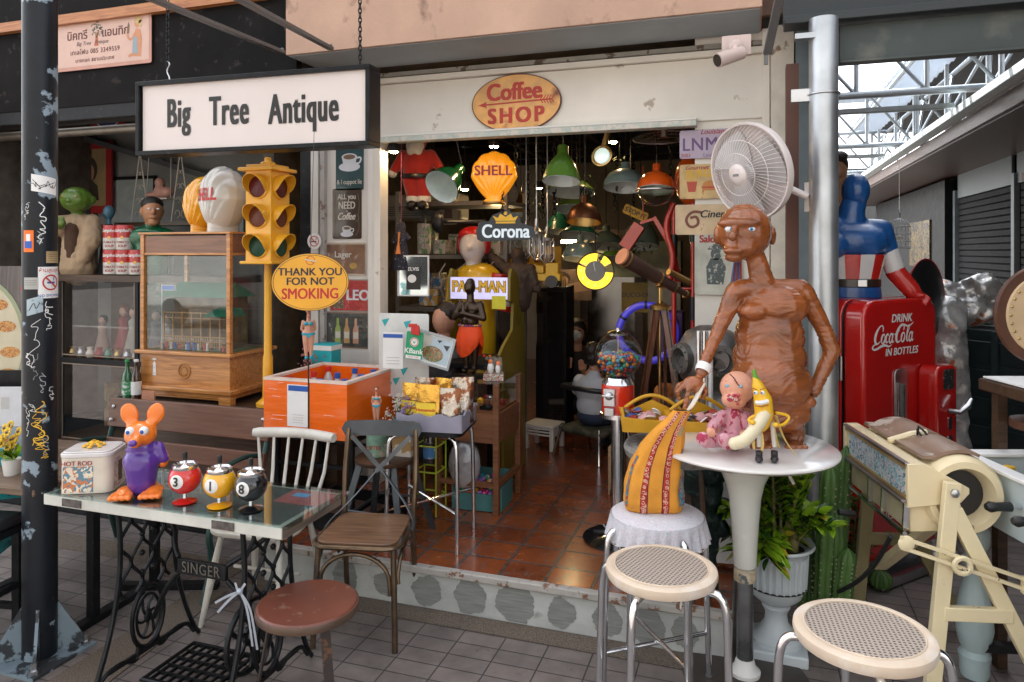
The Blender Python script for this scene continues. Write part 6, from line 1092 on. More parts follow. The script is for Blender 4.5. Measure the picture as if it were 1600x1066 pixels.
for x in (-.36,.36):
 for y in (-.37,.41): b=B(); b.lathe([(.05,0),(.055,.02),(.055,.06),(.06,.09),(.045,.11),(.06,.14),(.07,.2),(.065,.28),(.045,.38),(.035,.44),(.04,.46),(.05,.48),(.035,.50),(.055,.55),(.055,.60),(.04,.63),(.05,.65),(.05,.69),(0,.69)],28,TM((x,y,0))); b.o('turned_leg',bl_,fb)
b=B(); b.bar((-.36,.41,.12),(.36,-.37,.5),.05,.03); b.o('brace',blackm,fb)
# ---- locker, plastic wrapped figure, drum table at the right edge
lk=T('slatted_cabinet','dark green black steel cabinet with slanted shelf flaps in the alley','cabinet',W(1483,500,4.9).to_2d().to_3d(),rd(-42)); lg=mk('locker_dark',(.022,.035,.038),.4,var=.3,sc=4,m=.2)
b=B(); b.box((.30,.2,.62),(.66,.36,1.22)); b.o('cabinet_body',lg,lk,bev=.003)
for cx in (.14,.46):
 for k in range(6): b=B(); b.box((0,0,0),(.27,.012,.15),TM((cx,-.0,.16+k*.185),(rd(14),0,0))); b.box((0,-.008,.078),(.27,.014,.006),TM((cx,-.0,.16+k*.185),(rd(14),0,0))); b.o('flap',lg,lk,bev=.002)
b=B(); [b.box((x,-.02,.62),(.035,.03,1.22)) for x in (-.02,.30,.62)]; b.o('upright',lg,lk)
p=W(1512,492,5.0); t=T('wrapped_figure','plastic wrapped orange and silver figure on the dark slatted cabinet','wrapped statue',(p.x,p.y,1.235)); wr=mk('crumpled_film',(.42,.42,.42),.12,m=.35,var=.5,sc=9,bump=1,bs=16,col2=(.35,.10,.04),thr=.60,tsc=5)
org('wrapped_body',[('s',(.0,0,.10),(.22,.14,.12)),('s',(-.12,0,.2),(.12,.1,.12)),('s',(.08,0,.26),(.13,.11,.1)),('c',(.1,0,.3),.08,(.16,0,.2),.08)],.014,wr,t,disp=lambda c: .02*noise.noise(c*16))
p=W(1478,560,4.6); t=T('wrapped_bundle','silvery plastic wrapped bundle behind the red vending machine','wrapped bundle',(p.x,p.y,0)); org('wrapped_body',[('c',(0,0,.1),.14,(0,0,1.35),.12)],.02,wr,t,disp=lambda c: .03*noise.noise(c*9))
p=W(1632,492,2.9); t=T('leather_drum','beige hide disc with brown studded leather rim at the right edge','drum',(p.x,p.y,p.z-.95),AN); k=.95; b=B(); b.lathe([(0,-.012),(.20,-.012),(.205,0),(.20,.012),(0,.012)],48,FM((0,0,k))); b.o('leather_rim',mk('brown_leather',(.08,.03,.015),.5,var=.3,bump=.6,bs=40),t); b=B(); b.lathe([(.165,.0125),(.16,.02),(0,.022)],48,FM((0,0,k))); b.o('hide',mk('hide_beige',(.55,.40,.24),.7,var=.1),t)
b=B(); [b.ball((.15*math.cos(a),-.022,k+.15*math.sin(a)),.006,6) for a in [i*PI/14 for i in range(28)]]; b.o('studs',brass,t); b=B(); b.tube([(0,0,k-.19),(-.03,0,k-.3),(.0,0,k-.42)],.03,8); b.lathe([(.03,0),(.12,.0),(.12,.03),(.03,.05)],20,TM((0,0,k-.46))); b.o('stand',MC['brown_leather'],t)
p=W(1632,600,2.9); t=T('carved_table','dark carved wooden table edge under the leather drum','table',(p.x,p.y,0),AN); b=B(); b.box((.05,0,p.z-.03),(.42,.34,.05)); b.o('tabletop',darkw,t,bev=.008); b=B(); b.box((.02,0,p.z+.003),(.34,.30,.006)); b.o('cloth',wht,t)
for x in (-.1,.22):
 for y in (-.12,.12): b=B(); b.box((x,y,(p.z-.055)/2),(.04,.04,p.z-.055)); b.o('leg',darkw,t)
# bird cage
p=W(1405,388,6.0); t=T('bird_cage','white wire bird cage hanging in the alley','bird cage',p); b=B(); wv=mk('cage_white',(.6,.62,.65),.4)
for i in range(16): a=2*PI*i/16; c,s_=math.cos(a)*.085,math.sin(a)*.085; b.tube(poly_smooth([(c,s_,0),(c,s_,.18),(c*.8,s_*.8,.225),(c*.1,s_*.1,.25)],1),.0028,4)
for z in (0,.06,.12,.18): b.tube([(.085*math.cos(a),.085*math.sin(a),z) for a in [j*PI/12 for j in range(24)]],.004,5,closed=True)
b.lathe([(0,0),(.085,0),(.085,.012),(0,.012)],24); b.o('wire_cage',wv,t); b=B(); b.tube(poly_smooth([(0,0,.25),(.01,0,.29),(-.01,0,.30),(0,0,.32)]),.003,5); b.cyl((0,0,.3),(0,0,1.25),.002,n=4); b.o('hook',steel,t); b=B(); b.ball((0,0,.09),(.03,.02,.02),8); b.o('toy_bird',offw,t)
# ================================================================== SIGNS, FAN, SMALL THINGS ON THE FRONT
def plate(name,lab,cat,p,w_,h,mats,fn=None,rz=0,tilt=0,th=.006,group=None,frame=None,rough=None):
 """flat plate with its writing; fn(b, M) draws with material indices 1.. of mats"""
 t=T(name,lab,cat,p,rz,group); M=Matrix.Rotation(PI/2,4,'X') @ Matrix.Rotation(tilt,4,'Z'); b=B(); b.prism(rrect(w_,h,min(.012,w_*.06),3),-th,0,M); b.o('plate',mats[0],t,bev=.001)
 if fn:
  b=B(); fn(b,M)
  b.o('print',mats,t,flip=False)
 if frame: 
  b=B(); q=frame[1]; [b.box(c,d,M) for c,d in (((0,h/2,0),(w_+q,q,.02)),((0,-h/2,0),(w_+q,q,.02)),((w_/2,0,0),(q,h-q,.02)),((-w_/2,0,0),(q,h-q,.02)))]; b.o('frame',frame[0],t)
 return t
def mi(b,i): b.m=i; return b
# coffee shop oval
p=YP(806,161,4.27); t=T('coffee_sign','oval rusty cream sign with red arrow reading Coffee Shop','sign',p); M=FM(); W_,H_=.295,.182
b=B(); b.m=0; b.prism(ell(W_,H_,64),-.01,.004,M); b.m=1; b.prism(ell(W_*.975,H_*.965,64),.004,.006,M); b.o('plate',[mk('rust_brown_rim',(.10,.02,.015),.4),mk('rusty_cream',(.70,.36,.10),.35,var=.35,sc=5,col2=(.22,.05,.015),thr=.56,tsc=6,edge=.16,coat=.3)],t)
b=B(); b.text('Coffee',.150,M,-.01,.068,.0075,bold=.05,xs=.88,sp=1.02); b.text('SHOP',.135,M,.0,-.082,.0075,bold=.055,xs=.92,sp=1.3)
b.poly([(-.235,-.008),(.235,.004),(.235,.014),(-.235,.002)],.0075,M); b.poly([(-.25,-.003),(-.19,.018),(-.20,-.002),(-.19,-.022)],.0078,M)
for k in range(5):
 for s in (-1,1): x=.16+.018*k; b.poly([(x,.010),(x+.006,.010),(x+.022,.010+s*.024),(x+.014,.010+s*.024)],.008,M)
for x,y in ((-.135,.098),(-.10,.025)): pass
b.o('lettering',mk('sign_red',(.45,.03,.015),.4),t,flip=False)
# cctv camera
c=W(1150,70,3.52); t=T('security_camera','small pale security camera under the corner of the peach beam','camera',c); cr_=mk('camera_peach',(.58,.46,.42),.45)
b=B(); b.box((0,.10,.02),(.14,.04,.10)); b.lathe([(.035,0),(.035,.02),(.02,.03)],16,TM((0,.05,.0),(PI/2,0,0))); b.tube([(0,.04,0),(0,0,-.01),(-.01,-.01,-.05)],.014,8); b.o('mount',cr_,t)
b=B(); a0,a1=V((.03,.02,-.035)),V((-.085,-.06,-.085)); b.tube([a0,a1],[.032,.036],16,fl=1.0); b.o('camera_body',cr_,t); b=B(); d_=(a1-a0).normalized(); b.tube([a1,a1+d_*.004],.030,16); b.o('lens',blk,t)
# five tin signs on the white wall panel
xc=-2.625
def coffee_cup(b,M,x,y,s,k=2):
 b.m=k; b.disc(x,y-s*.55,s*1.1,s*.42,.0012,M); b.prism([(x-s*.8,y+s*.35),(x-s*.6,y-s*.35),(x-s*.3,y-s*.6),(x+s*.3,y-s*.6),(x+s*.6,y-s*.35),(x+s*.8,y+s*.35)],.0014,.0016,M); b.disc(x,y+s*.35,s*.8,s*.33,.0018,M); b.stroke([(x+s*.75,y+s*.25),(x+s*1.25,y+s*.3),(x+s*1.1,y-s*.25),(x+s*.55,y-s*.25)],s*.16,M,.0014); b.m=3; b.disc(x,y+s*.35,s*.62,s*.23,.002,M)
cof=mk('coffee_brown',(.16,.09,.045),.4)
def f1(b,M): mi(b,1).text('I LIKE',.05,M,0,.17,.0015,bold=.02); b.text('BIG CUPS',.062,M,0,.125,.0015,bold=.02,xs=.72); coffee_cup(b,M,0,.02,.075); mi(b,1).text('& I cuppot lie',.045,M,0,-.125,.0015,bold=.01,xs=.8)
p=YP(547,256,4.288); p.x=xc+.02; plate('tin_sign','dark teal tin sign about big cups at the top of the white panel','sign',p,.215,.36,[mk('sign_teal',(.03,.075,.085),.2,coat=.6),offw,mk('cup_white',(.6,.62,.66),.4),cof],f1,group='tin signs beside the doorway')
def f2(b,M):
 mi(b,1).text('ALL you',.052,M,0,.115,.0015,bold=.02,xs=.8); b.text('NEED',.07,M,0,.055,.0015,bold=.02,xs=.75); b.text('is',.025,M,0,.02,.0015); b.text('Coffee',.068,M,0,-.02,.0015,bold=.03,xs=.75,shear=.3); coffee_cup(b,M,0,-.115,.045)
 b.m=4
 for s in (-1,1): b.stroke([(s*.085,.14),(s*.10,.06),(s*.085,-.02),(s*.10,-.1),(s*.07,-.15)],.003,M,.0013); b.stroke([(s*.07,.0),(s*.1,-.03),(s*.08,-.06),(s*.07,-.04)],.003,M,.0013)
p=YP(546,334,4.288); p.x=xc; plate('tin_sign','dark brown tin sign saying all you need is coffee','sign',p,.225,.345,[mk('sign_brown',(.055,.04,.034),.2,coat=.6),offw,MC['cup_white'],cof,mk('swirl',(.2,.15,.11),.5)],f2,group='tin signs beside the doorway')
def f3(b,M): b.m=1; b.rect(0,0,.30,.20,.001,M); mi(b,2).text('Lager',.06,M,-.02,.03,.0018,bold=.03); b.text('on',.035,M,-.09,-.02,.0018,bold=.02); b.m=3; b.disc(.06,-.045,.03,.022,.0018,M,12)
film=lambda n,c,c2: mk(n,c,.08,coat=1,bump=1,bs=28,col2=c2,thr=.60,tsc=20,edge=.05,var=.3)
p=YP(546,405,4.288); p.x=xc-.01; plate('tin_sign','film wrapped brown lager tin sign below the coffee ones','sign',p,.315,.225,[mk('sign_beige',(.5,.42,.34),.4),film('wrapped_brown',(.22,.12,.075),(.42,.32,.26)),offw,brass],f3,group='tin signs beside the doorway')
def f4(b,M): b.m=1; b.rect(.0,0,.315,.205,.001,M); mi(b,2).text('LEO',.10,M,.055,.0,.0018,bold=.04); b.m=3; b.poly([(-.14,-.09),(-.05,-.09),(-.06,.0),(-.08,.06),(-.12,.05),(-.15,-.02)],.0018,M)
p=YP(556,462,4.288); p.x=xc+.03; plate('tin_sign','film wrapped red beer tin sign reading LEO','sign',p,.335,.22,[mk('sign_grey',(.3,.25,.22),.4),film('wrapped_red',(.42,.03,.03),(.6,.3,.3)),mk('leo_white',(.66,.68,.72),.4),mk('leopard',(.14,.10,.06),.5,col2=(.4,.33,.25),thr=.55,tsc=60)],f4,group='tin signs beside the doorway')
def f5(b,M):
 b.m=1; b.rect(0,0,.32,.225,.001,M)
 for x,i in ((-.07,2),(.0,3),(.07,4)): b.m=i; b.poly([(x-.022,-.09),(x+.022,-.09),(x+.022,.0),(x+.01,.035),(x+.009,.08),(x-.009,.08),(x-.01,.035),(x-.022,0)],.0018,M); b.m=5; b.rect(x,-.035,.036,.045,.0022,M)
p=YP(549,516,4.288); p.x=xc; plate('tin_sign','film wrapped dark tin sign showing three bottles','sign',p,.345,.245,[mk('sign_edge',(.25,.16,.12),.4),film('wrapped_black',(.06,.065,.06),(.28,.29,.28)),mk('bottle_lime',(.3,.42,.1),.3),mk('bottle_amber',(.5,.3,.12),.3),mk('bottle_orange',(.55,.3,.2),.3),offw],f5,group='tin signs beside the doorway')
def f6(b,M): b.m=1; b.stroke(ring(.034),.006,M,.001,1); b.stroke([(-.024,.024),(.024,-.024)],.006,M,.0012); b.m=2; b.rect(-.003,-.003,.04,.008,.0009,M); b.stroke([(.01,.008),(.02,.014),(.012,.02),(.02,.026)],.003,M,.0011)
p=YP(491,377,4.22); t=T('no_smoking_disc','small round white no smoking disc on the window post','sign',p); b=B(); b.prism(ell(.055,.055,32),-.003,0,FM()); b.o('disc',wht,t); b=B(); f6(b,FM()); b.o('print',[wht,red,blk],t,flip=False)
# four signs on the right pillar
def g1(b,M): mi(b,1).text('LNM',.105,M,-.05,-.005,.001,bold=.02,xs=.9,sp=1.1); mi(b,2).text('Louisiana',.04,M,.03,.068,.001,bold=.02,shear=.3); b.text('2003',.028,M,-.13,-.065,.001,bold=.01); mi(b,3).text('Louisiana',.028,M,.02,-.066,.001)
p=YP(1118,224,4.28); p.x=-.235; plate('licence_plate','lilac vintage licence plate lettered LNM behind the fan','licence plate',p,.33,.165,[mk('lilac_plate',(.40,.33,.42),.5,var=.1,col2=(.2,.1,.1),thr=.66),mk('plum',(.12,.07,.18),.5),dred,mk('plum2',(.12,.07,.18),.5)],g1,group='signs on the right pillar')
def g2(b,M):
 mi(b,1).text('Gourmet',.035,M,-.06,.08,.001,bold=.02,shear=.3); mi(b,4).text('BURGERS',.062,M,-.015,.045,.001,bold=.05,xs=.85); b.m=2; b.disc(.02,-.02,.05,.025,.0012,M); b.rect(.02,-.045,.10,.016,.0014,M); b.m=3; b.rect(.02,-.035,.11,.01,.0016,M); b.poly([(-.12,.0),(-.06,.0),(-.07,-.06),(-.11,-.06)],.0012,M); b.m=4; [b.rect(-.115+.012*k,.01,.006,.03,.001,M) for k in range(5)]
p=YP(1116,283,4.28); p.x=-.24; plate('burger_sign','yellowed tin sign for gourmet burgers under the licence plate','sign',p,.32,.20,[mk('old_yellow',(.52,.36,.16),.45,var=.3,col2=(.3,.15,.06),thr=.62),dred,mk('bun',(.45,.18,.04),.4),mk('sauce_red',(.4,.05,.02),.4),mk('mustard_y',(.62,.36,.03),.4)],g2,group='signs on the right pillar')
def g3(b,M): b.m=1; b.stroke([(-.02,.04),(-.08,.05),(-.12,0),(-.09,-.05),(-.04,-.03),(-.05,.02),(-.09,.01)],.016,M,.001); mi(b,2).text('Cinema',.06,M,.06,.03,.0015,bold=.03,shear=.2)
p=YP(1112,343,4.28); p.x=-.25; plate('cinema_sign','buff tin sign with brown swirl half hidden by the statue','sign',p,.35,.175,[mk('buff',(.56,.42,.26),.5,var=.2,col2=(.3,.18,.1),thr=.64),mk('swirl_brown',(.16,.05,.03),.5),blk],g3,group='signs on the right pillar')
def g4(b,M):
 mi(b,1).text('Saloon',.06,M,-.03,.14,.001,bold=.05,xs=.9)
 b.m=2; b.poly([(-.06,-.12),(.03,-.12),(.045,-.02),(.02,.03),(-.04,.03),(-.065,-.02)],.001,M); b.disc(-.01,.055,.03,.035,.001,M); b.poly([(-.06,.08),(.04,.08),(.02,.115),(-.035,.11)],.0012,M)
 for k in range(6): b.m=1 if k % 2 else 3; b.poly([(.06+.012*k,-.16+.0*k),(.072+.012*k,-.16),(.11+.004*k,.10),(.10+.004*k,.10)],.0008,M)
p=YP(1125,412,4.28); p.x=-.185; plate('barber_sign','greenish film wrapped tin sign of a barber with striped pole reading Saloon','sign',p,.26,.36,[mk('barber_ground',(.42,.42,.36),.2,var=.25,coat=.6,bump=.6,bs=20),dred,mk('barber_dark',(.07,.09,.09),.5,col2=(.4,.4,.35),thr=.55,tsc=40),mk('barber_blue',(.06,.12,.28),.4)],g4,group='signs on the right pillar')
# fan
fc=W(1172,268,3.42); fn_=T('wall_fan','white wall fan with round wire cage mounted on the right pillar','fan',fc,rd(-42)); MFn=Matrix.Rotation(PI/2,4,'X') @ Matrix.Rotation(rd(14),4,'X'); fwm=mk('fan_white',(.74,.67,.65),.3,var=.04,coat=.3)
b=B(); R=.228; b.lathe([(R-.004,-.018),(R+.004,-.02),(R+.008,0),(R+.004,.018),(R-.004,.016),(R-.004,-.018)],64,MFn); b.o('cage_band',fwm,fn_)
def cage(sgn,dep,nw,name):
 b=B()
 for i in range(nw):
  a=2*PI*i/nw; tw=.0; P=[]
  for j in range(9):
   u=j/8; r=.045+(R-.05)*u; z=dep*(1-u**3.0); aa=a+.25*(1-u)*sgn; P.append((r*math.cos(aa),r*math.sin(aa),sgn*(z+.012)))
  b.tube(P,.001,4,caps=False,M=MFn)
 for r in ((.10,.16) if sgn > 0 else (.08,.13,.18)): u=(r-.045)/(R-.05); b.tube([(r*math.cos(x),r*math.sin(x),sgn*(dep*(1-u**3)+.012)) for x in [k*PI/24 for k in range(48)]],.0017,5,closed=True,M=MFn)
 b.o(name,fwm,fn_)
cage(1,.075,58,'front_cage'); cage(-1,.07,44,'rear_cage')
b=B(); b.lathe([(0,.098),(.03,.097),(.045,.092),(.052,.085),(.05,.08),(0,.08)],36,MFn); b.o('hub_cap',fwm,fn_); b=B(); b.rect(0,0,.035,.012,.0985,MFn); b.o('badge',mk('badge_grey',(.25,.25,.25),.4),fn_)
b=B()
for k in range(3):
 a0=2*PI*k/3; vs=[]; nn=8
 for j in range(5):
  r=.035+.165*j/4
  for i in range(nn+1): u=i/nn-.5; aa=a0+u*1.5*(1-.15*j/4)+.25*j/4; vs.append((r*math.cos(aa),r*math.sin(aa),.018*math.sin(u*2.6)+.005))
 b.add(vs,[(j*(nn+1)+i,j*(nn+1)+i+1,(j+1)*(nn+1)+i+1,(j+1)*(nn+1)+i) for j in range(4) for i in range(nn)],MFn)
b.lathe([(.035,-.02),(.038,.02),(.03,.03),(0,.032)],20,MFn); b.o('blades',mk('blade_grey',(.45,.44,.44),.15,coat=.5),fn_,flip=False)
b=B(); b.lathe([(0,-.23),(.03,-.228),(.05,-.21),(.058,-.17),(.06,-.1),(.05,-.085),(0,-.085)],32,MFn); b.o('motor_housing',fwm,fn_); b=B(); b.lathe([(.07,-.083),(.072,-.078),(.03,-.075)],32,MFn); b.o('grille_plate',mk('dark_grille',(.1,.11,.12),.5),fn_)
b=B(); b.tube([(0,.15,.03),(.03,.19,-.06),(.12,.26,-.12)],.018,10); b.box((.15,.30,-.12),(.1,.08,.14)); b.o('wall_mount',fwm,fn_)
# ================================================================== INSIDE THE DOORWAY
def lamp(px,py,d,wpx,hpx,mat,lab,kind='bell',tilt=(rd(-12),0),inner=None,name='pendant_lamp',cord=True):
 k=d/FP; r=wpx*k/2; h=hpx*k; p=W(px,py,d); t=T(name,lab,'lamp',p,0,'lamps hanging inside the shop'); M=TM((0,0,0),(tilt[0],tilt[1],0))
 pr={'bell': [(r,0),(r*.98,.02*h),(r*.86,.25*h),(r*.62,.5*h),(r*.36,.68*h),(r*.3,.72*h),(r*.28,.95*h),(r*.12,h),(0,h)],'dome': [(r,0),(r*.99,.05*h),(r*.93,.25*h),(r*.75,.48*h),(r*.45,.63*h),(r*.22,.68*h),(r*.2,.95*h),(0,h)],'wide': [(r,0),(r*.98,.06*h),(r*.7,.4*h),(r*.4,.6*h),(r*.2,.68*h),(r*.18,.95*h),(0,h)]}[kind]
 b=B(); b.lathe(pr,40,M); b.f=[f for f in b.f if len(f) <= 4]; b.mi=[0]*len(b.f); b.o('shade',mat,t)
 b=B(); inn=[(max(0,q[0]-.004),q[1]-.003) for q in pr if q[1] < .7*h]; inn.append((0,.62*h)); b.lathe(inn,40,M); b.f=[f for f in b.f if len(f) <= 4]; b.mi=[0]*len(b.f); b.o('inner_face',inner or mk('enamel_pale',(.55,.64,.62),.15,coat=.8),t)
 if cord: b=B(); b.tube([M @ V((0,0,h)),(0,0,h+.04) if tilt == (0,0) else tuple((M @ V((0,0,h))) + V((0,0,.03))),(0,0,2.93-p.z)],.004,5); b.o('cord',blk,t)
 return t
eg=mk('enamel_green',(.01,.14,.035),.2,coat=.7); eg2=mk('enamel_lime',(.075,.17,.02),.3,coat=.5); eg3=mk('enamel_bluegrey',(.09,.14,.14),.3,coat=.5,var=.2); eo=mk('enamel_orange',(.62,.09,.008),.25,coat=.6); et=mk('enamel_teal',(.01,.08,.055),.25,coat=.6); cop=mk('old_copper',(.16,.065,.03),.35,m=.8,var=.3)
lamp(690,292,4.75,60,62,eg,'green enamel lamp tilted to show its pale inside, nearest the doorway','bell',(rd(-52),rd(20)))
lamp(877,283,4.6,62,60,eg2,'bright green bell lamp hanging high in the doorway'); lamp(892,300,5.3,78,30,eg2,'wide green lamp directly under the bell shaped one','wide'); lamp(900,328,5.8,70,32,mk('enamel_olive',(.05,.10,.02),.3,coat=.5),'olive green wide lamp, lowest of the three green ones','wide')
lamp(912,347,4.9,56,44,cop,'brown copper lamp with brass neck below the green ones','dome',inner=brass); lamp(976,293,5.0,68,42,mk('enamel_paleblue',(.22,.33,.35),.3,coat=.5),'pale blue caged lamp beside the orange one','dome'); lamp(905,368,5.8,62,26,et,'dark teal wide lamp beneath the copper one','wide'); lamp(905,405,5.2,54,40,eg3,'grey blue dome lamp above the neon clock','dome'); lamp(946,385,6.4,66,34,eg3,'pale grey green dish lamp at the back','wide'); lamp(1000,385,6.0,62,60,eg3,'tall grey green bell lamp behind the red desk lamp','bell'); lamp(872,362,6.5,44,40,et,'small teal bell lamp in the background','bell'); lamp(812,335,6.0,30,36,brass,'small brass bell lamp behind the yellow shell','bell'); lamp(965,405,6.8,60,30,eg2,'low green dish lamp far inside','wide')
t=lamp(1025,297,4.55,60,44,eo,'orange factory lamp with ribbed glass bowl','dome'); r=30*4.55/FP; b=B(); b.lathe([(0,-.105),(.04,-.10),(.08,-.075),(r*.9,-.03),(r*.98,0)],40); b.f=[f for f in b.f if len(f) <= 4]; b.mi=[0]*len(b.f); b.o('glass_bowl',glass('bowl_glass',(.75,.78,.7),2.2,.05),t); b=B(); b.tube([(r*1.02*math.cos(a),r*1.02*math.sin(a),0) for a in [i*PI/16 for i in range(32)]],.006,6,closed=True); b.o('metal_ring',steel,t)
b=B(); b.ball((0,0,0),(.115,.1,.17),28); p=YP(1082,282,4.75); t=T('orange_globe','orange oval globe partly hidden behind the licence plate','lamp globe',p); b.o('globe',eo,t); b=B(); b.cyl((0,0,.17),(0,0,2.93-p.z),.004,n=5); b.o('cord',blk,t)
p=W(940,243,4.5); t=T('brass_spotlight','brass spotlight with pale round glass hanging from the ceiling','lamp',p,rd(-12),'lamps hanging inside the shop'); b=B(); b.lathe([(.066,-.02),(.07,.0),(.064,.002),(.06,-.02)],32,FM((0,0,0),0,rd(-12))); b.tube([(.0,.03,.05),(.02,.05,.14),(.02,.05,.30)],.02,8); b.o('housing',brass,t); b=B(); b.lathe([(0,.02),(.03,.016),(.05,0),(.05,-.02)],28,FM((0,0,0),0,rd(-12))); b.o('lens',mk('pale_lens',(.5,.6,.55),.1,coat=1,em=.25),t)
for (px,py,d) in ((838,400,5.0),(855,408,5.3),(822,398,5.6)):
 p=W(px,py,d); t=T('caged_lamp','clear glass caged bulkhead lamp %s' % {838: 'hanging right of the crown sign',855: 'hanging lowest by the yellow lorry',822: 'hanging half behind the crown sign'}[px],'lamp',p,0,'caged lamps'); b=B(); b.lathe([(0,-.02),(.035,-.01),(.045,.03),(.045,.12),(.03,.15)],20); b.o('glass_jar',clear,t); b=B()
 for i in range(8): a=i*PI/4; b.tube([(.052*math.cos(a),.052*math.sin(a),.15),(.052*math.cos(a),.052*math.sin(a),.02),(.01*math.cos(a),.01*math.sin(a),-.03)],.0025,4)
 b.lathe([(.04,.15),(.045,.17),(.02,.2),(.015,.26),(0,.26)],16); b.cyl((0,0,.25),(0,0,2.93-p.z),.005,n=5); b.o('cage',steel,t)
# glowing yellow shell sign
p=W(772,316,4.75); t=T('glowing_shell','yellow shell shaped globe hanging in the doorway with red letters','lamp globe',p,rd(14)); ye=mk('shell_glow',(.85,.29,.01),.25,coat=.5,em=.14,var=.08,sc=4); b=B(); shell_geo(b,.30,.33,.11,FM()); b.o('globe',ye,t)
b=B(); b.text('SHELL',.092,FM(),0,.20,.064,bold=.03,sp=1.02); b.o('lettering',dred,t); chain([(0.0,-.01,.30),(0,-.01,.55)],t); b=B(); b.lathe([(.075,-.02),(.08,-.01),(.075,0)],20); b.o('base_ring',brass,t)
# crown and lettering sign
p=W(790,360,4.72); t=T('beer_bar_sign','black beer sign with white gothic style word and yellow crown','sign',p,rd(10)); M=FM(); b=B(); b.prism([(-.19,-.06),(-.16,-.075),(.16,-.06),(.195,-.03),(.19,.02),(.10,.05),(.09,.10),(.0,.135),(-.09,.10),(-.11,.06),(-.17,.06),(-.20,0)],-.012,0,M); b.o('panel',mk('sign_navy',(.012,.02,.03),.3),t)
b=B(); b.text('Corona',.125,M,0,-.01,.002,bold=.03,xs=.82); b.o('lettering',mk('cool_white',(.55,.62,.68),.3,em=.12),t); b=B(); b.poly([(-.065,.045),(.065,.045),(.065,.058),(-.065,.058)],.003,M); b.poly([(-.065,.062),(.065,.062),(.085,.095),(.05,.082),(.035,.11),(.0,.088),(0,.088),(-.035,.11),(-.05,.082),(-.085,.095)],.003,M); b.disc(0,.112,.012,.012,.003,M); b.o('crown',yel,t,flip=False); chain([(-.02,-.01,.12),(-.02,-.01,.46)],t)
# mirror fan near the ceiling
p=YP(1038,214,4.7); t=T('ceiling_fan_cage','grey round fan cage near the doorway ceiling','fan',p); b=B(); M=TM((0,0,0),(rd(20),0,0))
for r in (.2,.15,.1,.05): b.tube([(r*math.cos(a),r*math.sin(a),-.05*(1-r*5)) for a in [i*PI/16 for i in range(32)]],.003 if r < .2 else .007,5,closed=True,M=M)
for i in range(36): a=i*PI/18; b.tube([(.03*math.cos(a),.03*math.sin(a),-.04),(.2*math.cos(a),.2*math.sin(a),0)],.0015,4,M=M)
b.o('wire_cage',steel,t); b=B(); b.cyl((0,0,0),(0,0,2.93-p.z),.02); b.o('stem',steel,t)
# santa style plush
p=W(652,322,5.25); t=T('plush_doll','large red suited plush doll with white beard hanging near the ceiling','doll',p,rd(10)); rp=mk('plush_red',(.35,.012,.01),.9,sheen=.4)
org('body',[('s',(0,0,.30),(.12,.09,.13)),('c',(-.05,0,.2),.065,(-.03,0,.05),.045),('c',(.05,0,.2),.065,(.05,0,.05),.045),('c',(-.10,0,.37),.045,(-.17,-.02,.26),.035),('c',(.10,0,.37),.045,(.17,-.02,.28),.035),('s',(0,0,.47),(.07,.07,.07))],.010,rp,t); b=B(); b.lathe([(.122,.20),(.128,.215),(.122,.23)],28,Matrix.Diagonal((1,.78,1,1))); b.o('belt',blk,t); org('beard',[('s',(0,-.06,.43),(.07,.04,.06)),('s',(-.03,-.07,.4),(.03,.03,.04)),('s',(.03,-.07,.4),(.03,.03,.04))],.008,mk('plush_white',(.6,.6,.58),.95),t)
b=B(); [b.lathe([(.048,0),(.055,.02),(.048,.04)],16,None,None,(x,0,.03)) for x in (-.03,.05)]; b.ball((-.18,-.02,.24),.035,10); b.o('cuffs',MC['plush_white'],t); b=B(); [b.ball((x,-.03,-.0),(.04,.07,.04),12) for x in (-.03,.05)]; b.o('boots',blk,t)
# clown-coloured statue (plain stand-in), arcade cabinet
p=W(738,440,5.1); t=T('painted_statue','red and yellow painted fibreglass statue with striped sleeve behind the arcade cabinet','statue',(p.x,p.y+.1,.21),rd(8)); k=p.z-.21
org('coat',[('c',(0,0,0),.15,(0,0,k-.1),.14),('s',(0,0,k),(.19,.12,.14)),('c',(-.17,0,k+.02),.06,(-.19,-.05,k-.25),.05)],.014,mk('statue_yellow',(.55,.32,.01),.25,coat=.5),t); org('head',[('s',(-.03,-.02,k+.25),(.10,.10,.12)),('c',(-.03,0,k+.1),.06,(-.03,0,k+.2),.06),('s',(-.03,-.12,k+.24),(.018,.02,.02))],.009,mk('statue_face',(.60,.52,.46),.3,coat=.5),t); org('hat',[('s',(-.03,.02,k+.33),(.12,.11,.07)),('s',(-.12,.02,k+.27),(.04,.06,.08)),('s',(.06,.02,k+.27),(.04,.06,.08))],.009,mk('statue_red',(.45,.01,.01),.3,coat=.5),t)
for i in range(7): b=B(); b.lathe([(.055,0),(.06,.018),(.055,.036)],16,TM((.17+.006*i,-.05,k+.02-.038*i),(0,rd(10),0))); b.o('sleeve_stripe',[MC['statue_red'],wht][i % 2],t)
p0=W(752,460,4.95); ar=T('arcade_cabinet','yellow sided arcade game cabinet with lit lilac marquee','arcade machine',(p0.x-.02,p0.y,.21),rd(1)); aw_=.42; ay=mk('arcade_olive',(.20,.15,.015),.45,var=.2,sc=3)
sideP=[(-.08,0),(-.58,0),(-.58,.76),(-.66,.86),(-.58,.91),(-.38,1.0),(-.36,1.18),(-.44,1.20),(-.44,1.36),(-.40,1.42),(-.3,1.40),(-.12,1.2),(-.08,.9)]
